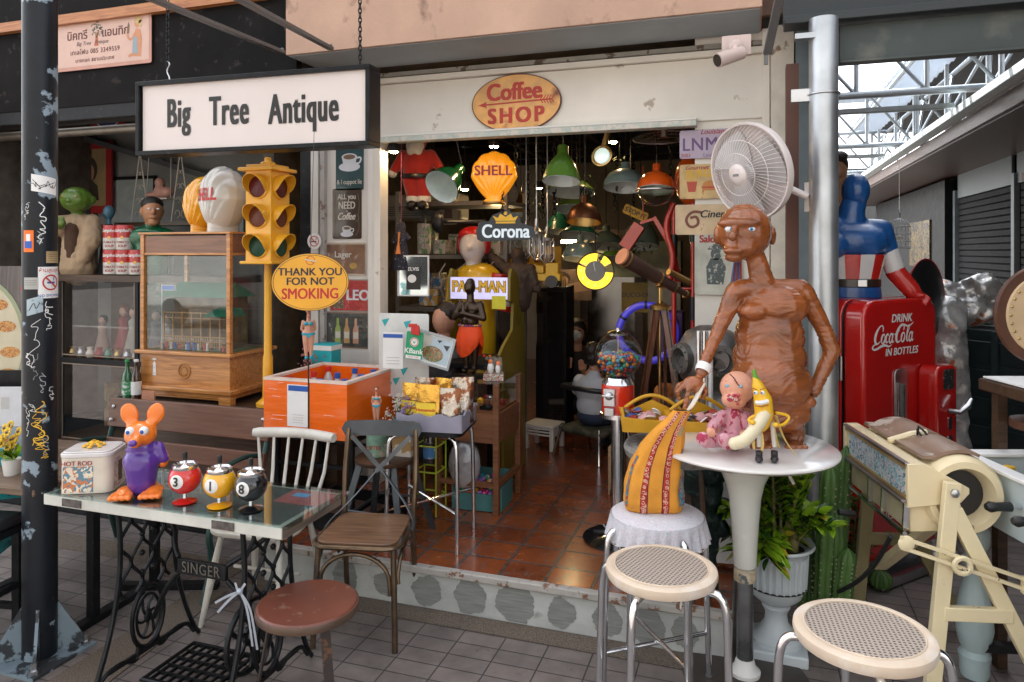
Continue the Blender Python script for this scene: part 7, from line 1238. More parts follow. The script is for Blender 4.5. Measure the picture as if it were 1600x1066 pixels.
for x in (-aw_/2-.02,aw_/2): b=B(); b.prism([(-a,c) for a,c in sideP][::-1],0,.02,Matrix.Translation((x,.44,0)) @ Matrix(((0,0,1,0),(-1,0,0,0),(0,1,0,0),(0,0,0,1)))); b.o('side_panel',ay,ar)
b=B(); b.box((0,.24,.4),(aw_,.4,.8)); b.o('lower_body',blackp,ar); b=B(); b.box((0,.25,1.08),(aw_,.02,.24),TM((0,0,0))); b.box((0,.3,1.0),(aw_,.1,.7)); b.o('screen',mk('screen_black',(.008,.008,.01),.1,coat=1),ar)
M=FM((0,-.003,1.285)); b=B(); b.box((0,0,-.02),(aw_,.15,.03),M); b.o('marquee',mk('marquee_lilac',(.42,.40,.62),.3,em=.25),ar); b=B()
b.m=1; b.text('PAC-MAN',.115,M,.0,.008,-.0035,bold=.07,xs=.78,sp=1.0); b.m=0; b.text('PAC-MAN',.115,M,.0,.008,-.002,bold=.035,xs=.78,sp=1.0); b.o('lettering',[yel,blk],ar,flip=False); b=B(); b.box((0,-.10,.84),(aw_,.24,.03),TM((0,0,0),(rd(8),0,0))); b.o('control_panel',blackp,ar)
for i in range(5): b=B(); b.ball((-.02+i*.04,-.16,.842),.012,8); b.o('button',[yel,blue,dred,red,org_][i],ar)
b=B(); b.rect(.15,-.095,.10,.09,.006,M); b.o('yellow_note',mk('note_yellow',(.7,.65,.05),.6),ar)
b=B(); M2=FM((aw_/2+.0215,.2,0),PI/2); b.m=0; b.poly([(-.06,.1),(.03,.1),(.0,.5),(-.02,.72),(-.05,.5)],.001,M2); b.m=1; b.poly([(.03,.1),(.10,.1),(.05,.45)],.001,M2); b.m=2; b.stroke([(.02,1.2),(-.06,1.1),(.0,1.0),(.05,1.1),(.02,1.2)],.008,M2,.001); b.o('side_art',[blue,dred,blk],ar,flip=False)
# toy lorry and dark figure on top of things
p=W(845,448,5.2); t=T('toy_lorry','yellow toy lorry with black wheels on the dark cabinet','toy lorry',(p.x,p.y,p.z),rd(5)); b=B(); b.box((0,0,.07),(.30,.12,.05)); b.box((.09,0,.13),(.09,.11,.08)); b.prism([(-.15,.10),(.03,.10),(.03,.15),(-.17,.17)],-.055,.055,FM()); b.o('lorry_body',mk('lorry_yellow',(.6,.36,.02),.4),t,bev=.004)
for x in (-.1,.09):
 for y in (-.06,.06): b=B(); b.tube([(x,y-.015,.04),(x,y+.015,.04)],.045,16); b.o('wheel',blk,t)
p=W(800,442,5.15); t=T('ape_figure','dark brown shaggy figure with one arm raised behind the marquee','figurine',(p.x+.03,p.y+.05,1.40),0); org('body',[('s',(0,0,.16),(.11,.09,.13)),('s',(0,-.01,.32),(.05,.055,.06)),('c',(0,0,.0),.1,(0,0,.1),.1),('c',(-.09,0,.22),.045,(-.2,0,.30),.035),('c',(-.2,0,.30),.033,(-.26,0,.42),.028),('c',(.09,0,.22),.045,(.14,0,.08),.035)],.011,mk('shaggy_brown',(.05,.03,.02),.7,bump=1,bs=60),t,disp=lambda c: .008*noise.noise(c*35))
# bronze statue in an orange sash
p=W(735,581,4.62); sz=p.z; t=T('pedestal','dark wooden pedestal carrying the bronze statue','pedestal',(p.x,p.y,.21)); b=B(); b.box((0,0,(sz-.21)/2-.002),(.17,.17,sz-.215)); b.o('block',darkw,t,bev=.004)
t=T('bronze_statue','bronze boy statue with joined palms and bright orange cloth round its hips','statue',(p.x,p.y,sz),rd(-6)); br_=mk('dark_bronze',(.055,.035,.022),.28,m=.7,var=.3,coat=.2)
org('body',[('c',(-.028,0,.02),.017,(-.032,0,.13),.026),('c',(.028,0,.02),.017,(.032,0,.13),.026),('c',(-.032,0,.13),.028,(-.028,0,.25),.038),('c',(.032,0,.13),.028,(.028,0,.25),.038),('s',(0,-.01,.33),(.062,.055,.065)),('s',(0,0,.41),(.070,.048,.05)),('c',(0,0,.44),.025,(0,0,.50),.024),('s',(-.002,-.005,.545),(.038,.042,.047)),('s',(0,0,.585),(.025,.028,.018)),('c',(-.07,0,.435),.026,(-.105,-.02,.35),.022),('c',(-.105,-.02,.35),.021,(-.02,-.075,.38),.016),('c',(.07,0,.435),.026,(.105,-.02,.35),.022),('c',(.105,-.02,.35),.021,(.0,-.075,.38),.016),('c',(-.012,-.078,.38),.010,(-.022,-.07,.44),.006),('c',(-.004,-.078,.38),.010,(-.016,-.07,.445),.006),('s',(-.028,-.02,.012),(.02,.035,.014)),('s',(.028,-.02,.012),(.02,.035,.014)),('c',(0,-.045,.54),.006,(0,-.05,.532),.008)],.0055,br_,t,sm=3)
osh=mk('orange_sash',(.85,.07,.005),.6,bump=.5,bs=30); b=B(); n=40; vs=[]
for j in range(7):
 for i in range(n): a=2*PI*i/n; u=j/6; rr=(.070+.020*math.sin(u*PI*.8))*(1+.05*math.sin(9*a)*u); low=(.10+.10*abs(math.sin(a+.3)))*u; vs.append((rr*math.cos(a),rr*.85*math.sin(a)-.004,.30-low))
b.add(vs,[(j*n+i,j*n+(i+1) % n,(j+1)*n+(i+1) % n,(j+1)*n+i) for j in range(6) for i in range(n)]); b.o('orange_cloth',osh,t,flip=False,ang=70); b=B(); [b.ball((.072*math.cos(a),.062*math.sin(a)-.004,.302),.008,6) for a in [i*PI/14 for i in range(28)]]; b.o('beaded_belt',mk('beads_purple',(.25,.05,.2),.4,col2=(.6,.4,.05),thr=.5,tsc=60),t)
# counter zone left: boards, notices, mirror, dress
p=W(628,590,4.25); t=plate('white_board','white board with turquoise triangles behind the orange cooler','board',(p.x-.0,p.y+.02,1.13),.32,.50,[mk('board_white',(.66,.68,.66),.4),teal],lambda b,M: [mi(b,1).poly([(x,y),(x+.05,y+.01),(x+.02,y-.04)],.001,M) for x,y in ((-.13,-.1),(-.07,-.14),(-.12,-.17),(-.02,-.08),(.0,.2),(-.14,.21))],rz=rd(4))
def q1(b,M): b.m=1; b.rect(0,.085,.12,.022,.001,M); b.m=2; [b.rect(0,-.04-.018*i,.08,.004,.001,M) for i in range(3)]
p=W(614,548,4.15); plate('payment_card','white payment notice with blue header taped beside the door jamb','notice',p,.125,.21,[wht,blue,MC['pale_grey']],q1,rz=rd(6))
def q2(b,M):
 b.m=1; b.rect(0,0,.235,.145,.001,M); b.m=2; b.disc(-.03,.045,.035,.03,.0015,M); b.disc(-.035,.0,.03,.02,.0015,M); b.m=3; b.disc(.02,-.025,.065,.045,.002,M); b.m=4; b.poly([(.03,.06),(.06,.065),(.045,.045)],.002,M); b.poly([(.07,.04),(.11,.045),(.1,.01)],.002,M)
p=W(672,545,4.12); plate('menu_photo','tilted framed photo of a minced dish clipped above the snack bags','photo',p,.26,.175,[wht,mk('pic_sky',(.50,.62,.70),.3),offw,shard('minced_dish',[(.35,.08,.05),(.55,.35,.25),(.08,.22,.06),(.45,.15,.1),(.6,.45,.35)],60),mk('dark_tri',(.05,.05,.06),.4)],q2,rz=rd(10),tilt=rd(-15),frame=(mk('acrylic_grey',(.42,.44,.45),.2),.012))
def q3(b,M): b.m=1; b.disc(0,.02,.026,.026,.001,M); b.m=2; b.stroke(ring(.022,x=0,y=.02),.004,M,.0015,1); b.m=0; b.poly([(-.012,.03),(0,.018),(.012,.03),(0,.008)],.002,M); b.m=1; b.text('KBank',.042,M,0,-.033,.001,bold=.03); b.rect(0,-.066,.09,.018,.001,M); b.m=2; b.text('OOO CIRS',.014,M,0,-.066,.0015)
p=W(647,540,4.05); t=plate('bank_tag','green bank payment tag held by a red clip','tag',p,.10,.155,[mk('bank_green',(.01,.32,.14),.4),wht,red],q3,rz=rd(6),tilt=rd(-5)); b=B(); b.box((.01,-.01,.09),(.04,.03,.05)); b.box((.0,-.02,.115),(.05,.012,.02)); b.box((.03,-.02,.085),(.02,.012,.05)); b.o('red_clip',red,t,bev=.003)
def q4(b,M): b.m=1; b.rect(.0,.045,.10,.03,.001,M); b.rect(0,-.035,.10,.12,.001,M); b.m=2; b.text('ELVIS',.034,M,.0,.045,.0018,bold=.03); b.disc(-.01,-.02,.03,.028,.0018,M); b.m=3; b.poly([(-.1,.1),(-.05,.12),(-.06,.07)],.001,M)
p=W(646,431,4.9); plate('framed_mirror','printed mirror with dark singer panel beside the hanging dress','mirror',p,.21,.27,[mk('mirror_face',(.55,.62,.65),.08,m=.9,col2=(.15,.3,.35),thr=.58,tsc=6),blk,wht,mk('mirror_green',(.02,.35,.2),.4)],q4,rz=rd(12),frame=(wht,.008))
p=W(627,352,4.95); t=T('hanging_puppet','small dark dotted dress with orange tassel hanging on a purple string','puppet',p); dd_=mk('dotted_dress',(.02,.018,.03),.8,col2=(.5,.5,.55),thr=.63,tsc=90,edge=.02); b=B(); b.lathe([(.07,-.31),(.075,-.30),(.055,-.2),(.04,-.12),(.045,-.07),(.03,-.04),(.03,0),(.02,.02),(0,.025)],24); b.tube([(-.03,0,-.06),(-.06,0,-.12)],.018,8); b.tube([(.03,0,-.06),(.06,0,-.10)],.018,8); b.o('dress',dd_,t)
b=B(); b.cyl((0,0,.02),(0,0,2.93-p.z),.002,n=5); b.o('string',mk('string_purple',(.25,.06,.15),.6),t); b=B(); b.tube([(.01,-.05,-.05),(.01,-.06,-.12),(.012,-.072,-.2)],[.008,.006,.02],8); b.o('tassel',mk('tassel_orange',(.6,.2,.05),.8),t)
cl=T('counter_shelf','cluttered pale counter shelf with boxes and wires left inside the doorway','shelf',(-2.15,5.2,.21)); b=B(); [b.box((0,0,z),(.9,.5,.03)) for z in (.7,1.1,1.5,1.9)]; [b.box((x,y,1.0),(.03,.03,2.0)) for x in (-.44,.44) for y in (-.23,.23)]; b.o('shelf_frame',mk('shelf_grey',(.12,.11,.10),.5),cl)
for i in range(44):
 lev=(.72,1.12,1.52)[i % 3]; w_,h=rnd.uniform(.05,.16),rnd.uniform(.06,.26); b=B(); b.box((0,0,h/2),(w_,.15,h)); o=b.o('shelf_box',shard('packet_print%d' % (i % 3),[[(.5,.1,.05),(.6,.55,.45),(.1,.1,.12)],[(.1,.2,.35),(.55,.55,.5),(.5,.3,.08)],[(.3,.28,.25),(.15,.3,.12),(.5,.45,.4)]][i % 3],22) if i % 3 else mk('clutter_%d' % (i % 7),[(.35,.33,.3),(.12,.12,.13),(.3,.04,.03),(.06,.1,.2),(.4,.36,.28),(.08,.06,.05),(.45,.45,.45)][i % 7],.5),None,bev=.004); o.location=(-2.15+rnd.uniform(-.36,.36),5.2+rnd.uniform(-.14,.1),.21+lev); o.rotation_euler=(0,0,rnd.uniform(-.3,.3)); tag(o,'box or packet among the clutter on the counter shelf','box','clutter on the counter shelf')
b=B()
for i in range(7): P=[(-2.0+rnd.uniform(-.25,.25),4.9+rnd.uniform(-.05,.05),1.7-k*.2+rnd.uniform(-.05,.05)) for k in range(5)]; b.tube(poly_smooth(P),.005,5)
o=b.o('cable_bundle',mk('cable_grey',(.3,.28,.25),.6),None); tag(o,'loose grey cables hanging down the counter shelf','cables')
# neon clock
p=W(930,424,5.0); t=T('neon_clock','yellow glowing ring clock with dark centre deep in the shop','clock',p,rd(8)); M=FM(); ym=mk('neon_yellow',(1,.50,.02),.4,em=.55,var=.05); r1=.125; b=B(); n=40
for (a0,a1) in ((-62,8),(30,62),(95,290)):
 vs=[]; m=12
 for i in range(m+1): a=rd(90-a0-(a1-a0)*i/m); vs += [(r1*math.cos(a),r1*math.sin(a),0),(.072*math.cos(a),.072*math.sin(a),0)]
 b.add(vs,[(2*i,2*i+1,2*i+3,2*i+2) for i in range(m)],M)
o=b.o('glowing_ring',ym,t,flip=False); q_=o.modifiers.new('t','SOLIDIFY'); q_.thickness=.008; b=B(); b.prism(ell(.074,.074),-.02,-.001,M); b.o('dark_face',mk('clock_face',(.01,.012,.02),.15,coat=1,col2=(.2,.25,.1),thr=.7,tsc=60),t)
b=B(); [b.text(str(k),.028,M,.098*math.sin(k*PI/6),.098*math.cos(k*PI/6),.014,bold=.02) for k in (1,2,4,5,6,7,8,9,10)]; b.tube([M @ V((0,0,.004)),M @ V((-.01,.06,.004))],.003,4); b.o('numerals',wht,t); b=B(); b.tube([(.129*math.cos(a),0,.129*math.sin(a)) for a in [i*PI/20 for i in range(40)]],.005,6,closed=True); b.cyl((0,.02,.12),(0,.02,2.9-p.z),.003,n=5); b.o('rim',blk,t)
# purple ring, paint sign, tube light, downlights
p=W(1011,520,4.9); t=T('violet_ring','blue violet plastic ring tube behind the telescope tripod','ring',p); b=B(); b.tube([(.19*math.cos(a),.02*math.cos(3*a),.19*math.sin(a)) for a in [i*PI/24 for i in range(48)]],.024,12,closed=True); b.o('ring_tube',mk('violet_tube',(.06,.05,.55),.3,coat=.5,em=.08),t); b=B(); [b.lathe([(.027,-.008),(.028,0),(.027,.008)],14,TM((.19*math.cos(a),0,.19*math.sin(a)),(0,-a,0))) for a in (.5,1.6,2.6,4.2,5.4)]; b.o('clips',blk,t); b=B(); b.cyl((0,.03,-.19),(0,.03,.21-p.z),.015); b.o('stand',blk,t)
p=W(998,465,6.2); plate('paint_sign','dull yellow enamel paint sign reading DUCO far inside','sign',p,.30,.26,[mk('dull_yellow',(.24,.17,.02),.5,var=.2),blk],lambda b,M: (mi(b,1).text('DUCO-DUX',.055,M,0,.02,.001,bold=.02),b.text('PAINTS',.03,M,0,-.05,.001)))
for (px,py,d,l) in ((890,378,6.8,'short lit warm tube light under the ceiling beyond the green lamps'),(783,377,6.5,'short lit warm tube light behind the crown sign')):
 p=W(px,py,d); t=T('tube_light',l,'light',p); b=B(); b.cyl((-.08,0,0),(.08,0,0),.014,n=10); b.o('tube',mk('warm_tube',(1,.72,.35),.4,em=30,var=0),t); b=B(); b.box((0,.02,.03),(.2,.04,.02)); b.cyl((0,.02,.03),(0,.02,2.93-p.z),.006,n=6); b.o('fitting',blackp,t)
for (px,py,d,l) in ((772,229,5.0,'over the yellow shell'),(615,237,4.8,'by the door jamb'),(842,294,6.4,'left of the green lamps'),(958,222,5.2,'by the brass spotlight'),(726,296,5.6,'right of the tilted green lamp')):
 p=W(px,py,d); t=T('ceiling_spot','small warm lit ceiling spot '+l,'light',(p.x,p.y,p.z),0,'warm ceiling spots'); b=B(); b.lathe([(.04,.0),(.045,.02),(.03,.06),(0,.06)],16); b.cyl((0,0,.05),(0,0,max(.06,2.93-p.z)),.006,n=6); b.o('housing',blackp,t); b=B(); b.ball((0,0,.0),(.03,.03,.012),12); b.o('bulb',mk('warm_bulb',(1,.62,.28),.4,em=60,var=0),t)
# tall dark mirror cabinet, fridge, step bench, wooden blocks
p=G(925,668,.21); t=T('mirror_frame','tall black wooden frame with grey mirror at the back of the shop','mirror',(p.x,p.y+.9,.21),rd(5)); b=B(); b.box((0,.02,.85),(.62,.04,1.7)); b.o('frame',darkw,t); b=B(); b.box((0,-.004,.88),(.46,.006,1.36)); b.o('mirror_glass',mk('dim_mirror',(.16,.15,.14),.12,m=.9),t); b=B(); b.box((0,0,1.73),(.68,.08,.05)); b.o('cornice',darkw,t)
p=G(848,690,.21); t=T('drinks_fridge','tall dark glass door fridge right of the arcade cabinet','fridge',(p.x,p.y+.25,.21),rd(4)); b=B(); b.box((0,.2,.62),(.26,.4,1.24)); b.o('fridge_body',blackp,t); b=B(); b.box((0,-.004,.62),(.23,.006,1.16)); b.o('glass_door',mk('dark_glass',(.012,.012,.014),.06,coat=1),t); b=B(); b.box((-.122,-.012,.62),(.008,.012,1.2)); b.box((0,-.012,1.235),(.25,.012,.01)); b.o('trim',chrome,t)
for i in range(6): b=B(); x=-.09+i*.036; b.lathe([(.014,0),(.014,.05),(.006,.07),(.006,.09),(0,.09)],10,None,None,(0,0,0)); o=b.o('cabinet_bottle',[clear,blackm,brass][i % 3],None); o.location=(p.x+x,p.y+.35,1.451); tag(o,'small bottle standing on top of the dark fridge','bottle','bottles on the dark fridge')
p=G(846,703,.21); t=T('plastic_step','off white plastic step stool with slotted side on the tiled floor','step stool',(p.x,p.y+.08,.21),rd(-10)); b=B(); b.box((0,0,.185),(.26,.22,.02)); [b.box((0,y,z),(.25,.012,.012)) for y in (-.1,.1) for z in (.165,.143,.12)]; [b.box((x,y,.09),(.035,.03,.18)) for x in (-.11,.11) for y in (-.09,.09)]; [b.box((x,0,.14),(.012,.16,.06)) for x in (-.12,.12)]; b.o('step_body',offw,t,bev=.004)
p=G(955,776,.21); t=T('wooden_rack','pale wooden slotted blocks standing behind the gumball machine','rack',(p.x,p.y+.05,.21)); b=B(); b.box((0,0,.15),(.05,.05,.30)); b.box((0,.3,.24),(.05,.05,.48)); b.box((.06,.0,.02),(.15,.05,.04)); b.box((0,.15,.29),(.04,.25,.03)); b.o('blocks',wood('pale_pine',(.28,.17,.09),(.42,.28,.16),.5),t,bev=.002)
# gumball machine
p=G(966,842,.21); gm=T('gumball_machine','red gumball machine with clear globe of coloured balls on a chrome post','gumball machine',(p.x,p.y,.21)); gz=lambda py: CH-(py-393)/FP*3.82-.21
b=B(); b.lathe([(0,0),(.19,0),(.19,.008),(.05,.03),(.045,.04)],48); b.o('foot_disc',mk('foot_black_gloss',(.01,.01,.012),.08,coat=1),gm); b=B(); b.cyl((0,0,.02),(0,0,gz(652)),.038,n=28); b.o('post',chrome,gm)
b=B(); b.lathe([(.06,gz(655)),(.10,gz(652)),(.10,gz(645)),(.085,gz(644))],36); b.lathe([(.088,gz(600)),(.075,gz(594)),(.07,gz(590))],36); b.o('chrome_ring',chrome,gm); b=B(); b.lathe([(.085,gz(645)),(.088,gz(640)),(.088,gz(603)),(.085,gz(600))],36); b.o('red_body',mk('gum_red',(.75,.035,.01),.15,coat=.9),gm)
b=B(); b.box((-.03,-.088,gz(618)),(.06,.03,.09)); b.ball((-.03,-.11,gz(615)),(.022,.012,.022),14); b.cyl((-.065,-.115,gz(615)),(.0,-.115,gz(615)),.006,n=8); b.box((-.03,-.09,gz(640)),(.05,.03,.04)); b.o('coin_mechanism',steel,gm,bev=.004)
gc=gz(556); b=B(); b.ball((0,0,gc),(.128,.128,.125),36); b.o('glass_globe',glass('globe_glass',(.93,.95,.95),1.5),gm); b=B(); b.lathe([(.055,gz(524)),(.06,gz(521)),(.04,gz(518)),(.012,gz(516)),(.012,gz(513)),(0,gz(513))],28); b.o('lid',chrome,gm); b=B(); b.cyl((0,0,gz(590)),(0,0,gz(525)),.003,n=6); b.o('rod',brass,gm)
b=B(); cols=[mk('gum_blue',(.02,.12,.35),.25,coat=.5),mk('gum_redd',(.5,.04,.02),.25,coat=.5),mk('gum_green',(.02,.25,.12),.25,coat=.5),mk('gum_orange',(.7,.25,.03),.25,coat=.5),mk('gum_teal',(.03,.3,.38),.25,coat=.5)]
for i in range(520):
 for _ in range(20):
  q=V((rnd.uniform(-.115,.115),rnd.uniform(-.115,.115),rnd.uniform(-.115,.005)))
  if q.length < .113: break
 b.m=rnd.randrange(5); b.ball(q+V((0,0,gc)),.0115,7)
o=b.o('gumballs',cols,gm); o['kind'] = 'stuff'
# telescope on tripod
p=W(1032,478,3.95); tz=p.z; t=T('telescope','brass and brown leather telescope on a tall wooden tripod','telescope',(p.x,p.y,.21)); k=tz-.21; tw=wood('tripod_wood',(.09,.03,.018),(.16,.065,.035),.25,axis=2,coat=.5)
for (dx,dy) in ((-.19,-.10),(.0,.25),(.20,-.04)):
 for s in (-1,1): b=B(); o1=V((-dy,dx,0)).normalized()*.02*s; b.bar(V((dx*.12,dy*.12,k-.02))+o1,V((dx,dy,0))+o1*.2,.018,.022); b.o('leg',tw,t)
b=B(); b.lathe([(0,k-.02),(.055,k-.02),(.06,k),(.03,k+.01),(.012,k+.03),(.012,k+.10),(.03,k+.11),(0,k+.12)],24); b.cyl((0,-.02,k+.1),(.0,-.02,.25),.006,n=6); b.o('head',brass,t)
a0,a1=V((-.145,-.30,k+.24)),V((.12,.15,k+.02)); a0=V((-.17,-.22,k+.27)); a1=V((.13,.10,k+.06)); b=B(); b.tube([a0,a0.lerp(a1,.55)],[.045,.036],24); b.tube([a0.lerp(a1,.55),a0.lerp(a1,.8)],.028,20); b.tube([a0.lerp(a1,.8),a1],.018,16); b.o('tube',mk('scope_leather',(.045,.02,.014),.45,bump=.4,bs=80),t)
d_=(a0-a1).normalized(); b=B(); b.tube([a0,a0+d_*.012],.046,24); b.o('lens_cap',mk('cap_copper',(.60,.25,.13),.35,m=.3),t); b=B(); [b.tube([a0.lerp(a1,u),a0.lerp(a1,u+.02)],r_,20) for u,r_ in ((.54,.039),(.79,.03),(.98,.022),(.04,.047))]; b.tube([a0.lerp(a1,.62)+V((.03,0,.05)),a0.lerp(a1,.95)+V((.03,0,.06))],.018,14); b.o('brass_rings',brass,t)
# diving helmet and pedestal
p=W(1102,520,3.72); t=T('helmet_stand','dark narrow cabinet under the old diving helmet','stand',(p.x+.02,p.y+.05,0 if p.x > -.1 else .21)); hz=W(1100,640,3.72).z; b=B(); b.box((0,0,hz/2-.1),(.30,.26,hz-.22)); b.o('body',darkw,t,bev=.003)
t=T('diving_helmet','old grey metal diving helmet with round port behind the statue','diving helmet',(p.x+.02,p.y+.04,hz)); hm=mk('helmet_metal',(.16,.15,.14),.4,m=.7,var=.35,sc=8,bump=.5,bs=20); k=p.z-hz
b=B(); b.lathe([(.19,0),(.20,.02),(.17,.06),(.12,.10),(.12,.12),(.15,.16),(.175,.24),(.17,.32),(.12,.40),(.06,.43),(0,.435)],40); b.o('dome',hm,t)
for rz_,zz in ((rd(-50),.27),(rd(20),.27)): M=Matrix.Rotation(rz_,4,'Z') @ FM((0,-.16,zz)); b=B(); b.lathe([(.075,-.03),(.08,.0),(.078,.03),(.055,.035),(.052,.01)],32,M); [b.ball((.068*math.cos(a),.068*math.sin(a),.036),.006,6,M) for a in [i*PI/5 for i in range(10)]]; b.o('port_ring',hm,t); b=B(); b.disc(0,0,.054,.054,.012,M); b.o('port_glass',mk('port_dark',(.02,.02,.02),.08,coat=1),t,flip=False)
b=B(); b.ball((-.14,-.14,.05),.03,10); b.tube([(-.1,-.18,.02),(.1,-.18,.0)],.02,10); b.tube([(-.16,-.1,-.02),(-.2,-.12,-.06),(-.17,-.17,-.10)],.025,10); b.o('valves',hm,t)
# red desk lamp and red rack
p=W(1000,380,4.7); t=T('red_desk_lamp','red angled desk lamp arm with box shade near the orange globe','lamp',p); b=B(); b.bar((-.10,0,-.03),(.0,0,.12),.07,.08); b.bar((.0,0,.13),(.10,0,.16),.02,.02); b.bar((.09,0,.17),(.2,0,-.02),.022,.03); b.bar((.2,0,-.02),(.25,.05,-.25),.022,.03); b.cyl((.02,0,.15),(.02,0,.5),.004,n=5); b.o('lamp_arm',mk('desk_red',(.42,.03,.015),.3,coat=.5),t,bev=.003)
p=W(1068,420,4.6); t=T('red_tube_rack','tall red and black metal tube rack just inside the right pillar','rack',(p.x,p.y,.21)); b=B(); [b.cyl((x,0,0),(x,0,1.85),.016,n=10) for x in (-.06,.06)]; [b.cyl((-.06,0,z),(.06,0,z),.010,n=8) for z in (.5,.9,1.3,1.7)]; b.tube(poly_smooth([(-.06,0,1.85),(-.12,-.02,1.7),(-.05,-.03,1.5),(-.10,-.03,1.3)]),.02,10); b.o('tubes',mk('rack_red',(.45,.02,.012),.25,coat=.6),t); b=B(); [b.tube([(x,0,z),(x,0,z+.15)],.022,10) for x,z in ((.06,1.1),(-.06,1.5),(.06,1.6))]; b.o('grips',blk,t)
# green shelf boxes & back stuff at the right wall
for i,(px,py,d,w_,h,c) in enumerate(((1000,405,7.0,.8,.35,(.25,.28,.22)),(960,430,7.4,.5,.5,(.14,.15,.13)),(1040,470,5.6,.25,.5,(.20,.19,.15)),(1050,520,5.0,.16,.3,(.07,.04,.10)))):
 p=W(px,py,d); b=B(); b.box((0,0,0),(w_,.2,h)); o=b.o('storage_box',mk('storage_%d' % i,c,.6,var=.25),None,bev=.006); o.location=p; tag(o,['pale green drawer unit high at the back wall','grey meshed box at the back above the mirror','beige round edged case behind the telescope','dark violet case inside the right pillar'][i],'box')
# ---- people
def person(name,lab,p,rz,parts,skinp,top,tops,low,lows,hairp,extra=None,vox=.011):
 t=T(name,lab,'person',p,rz); org('body',skinp,.0065,skin,t,sm=3)
 org('top',tops,vox,top,t); 
 if lows: org('trousers',lows,vox,low,t)
 org('hair',hairp,.008,hair,t,disp=lambda c: .006*noise.noise(c*30))
 if extra: extra(t)
def fingers(o,d_,s): # four fingers and a thumb from palm centre o towards d_
 o=V(o); d_=V(d_).normalized(); sd_=V(s).normalized(); L=[]
 for k in range(4): b0=o+sd_*(.012*(k-1.5)); b1=b0+d_*(.055+.006*(1.5-abs(k-1.2))); b2=b1+d_*.02+V((0,0,-.012)); L += [('c',b0,.010,b1,.0085),('c',b1,.0085,b2,.0075)]
 b0=o-sd_*.028; L.append(('c',b0-d_*.02,.011,b0+d_*.028-sd_*.012,.009)); L.append(('s',o-d_*.012,(.03,.03,.02))); return L
tee=mk('white_tee',(.50,.52,.56),.9,bump=.3,bs=25); jean=mk('dark_jeans',(.025,.035,.07),.9); blkc=mk('black_clothes',(.015,.015,.018),.9)
p=G(922,712,.21); pb=V((p.x,p.y-.0,.21))
person('person','person in a white T-shirt seated with back turned, raising a phone, inside the shop',pb,rd(-24),None,
  [('c',(.03,.04,.80),.05,(.03,.02,.90),.045),('s',(.03,-.0+.03,.98),(.075,.09,.105)),('s',(-.045,.03,.97),(.012,.02,.028)),('s',(.105,.03,.97),(.012,.02,.028)),('c',(-.20,.05,.62),.042,(-.27,.17,.58),.034),('c',(-.27,.17,.58),.034,(-.17,.26,.80),.024),('c',(.24,.08,.62),.042,(.20,.25,.60),.034),('c',(.20,.25,.60),.034,(.03,.30,.80),.024)]+fingers((-.16,.27,.84),(0.1,.1,1),(1,0,0))+fingers((.02,.31,.84),(-.1,.1,1),(-1,0,0)),
  tee,[('s',(.0,.03,.62),(.19,.12,.16)),('s',(0,.02,.48),(.16,.12,.14)),('c',(-.15,.04,.70),.07,(-.22,.08,.60),.06),('c',(.16,.04,.70),.07,(.24,.1,.62),.06),('c',(.02,.03,.74),.08,(.03,.03,.80),.055)],jean,[('s',(0,.05,.38),(.17,.15,.10)),('c',(-.09,.10,.37),.085,(-.12,.45,.38),.06),('c',(-.12,.45,.38),.058,(-.12,.42,.06),.042),('c',(.09,.10,.37),.085,(.10,.45,.38),.06),('c',(.10,.45,.38),.058,(.10,.40,.06),.042)],
  [('s',(.03,.01,1.02),(.088,.095,.085)),('s',(.03,-.01,.95),(.08,.07,.08))],lambda t: ([(lambda b: (b.ball((x,.45,.035),(.045,.11,.035),12),b.o('shoe',mk('shoe_navy',(.03,.05,.1),.6),t)))(B()) for x in (-.12,.10)],(lambda b: (b.box((-.07,.30,.90),(.16,.01,.08)),b.o('phone',blk,t)))(B())))
[o for o in COL.objects if o.get('category') == 'person'][0].scale=(.78,.78,.78)
t=T('shop_chair','dark low backed chair on chrome legs under the person in the white T-shirt','chair',(pb.x,pb.y,.21),rd(-24)); b=B(); b.box((0,.06,.20),(.40,.40,.05)); b.o('seat',mk('camo_pad',(.08,.07,.045),.9,col2=(.03,.035,.02),thr=.5,tsc=10),t,bev=.02); b=B(); b.tube(poly_smooth([(-.21,.05,.5),(-.2,-.12,.52),(0,-.17,.53),(.2,-.12,.52),(.21,.05,.5)]),.02,8); b.o('back_rail',blk,t)
for x in (-.17,.17):
 for y in (-.12,.22): b=B(); b.cyl((x,y,.24),(x*1.25,y+(-.06 if y < 0 else .05),0),.011,n=8); b.o('leg',chrome,t)
p=W(901,520,6.5)
def mask(t): b=B(); b.ball((0,-.085,.985),(.055,.035,.045),16); b.o('face_mask',mk('mask_white',(.55,.55,.53),.8),t); b=B(); [b.ball((x,-.098,1.03),(.012,.006,.006),8) for x in (-.032,.032)]; b.o('eyes',blk,t)
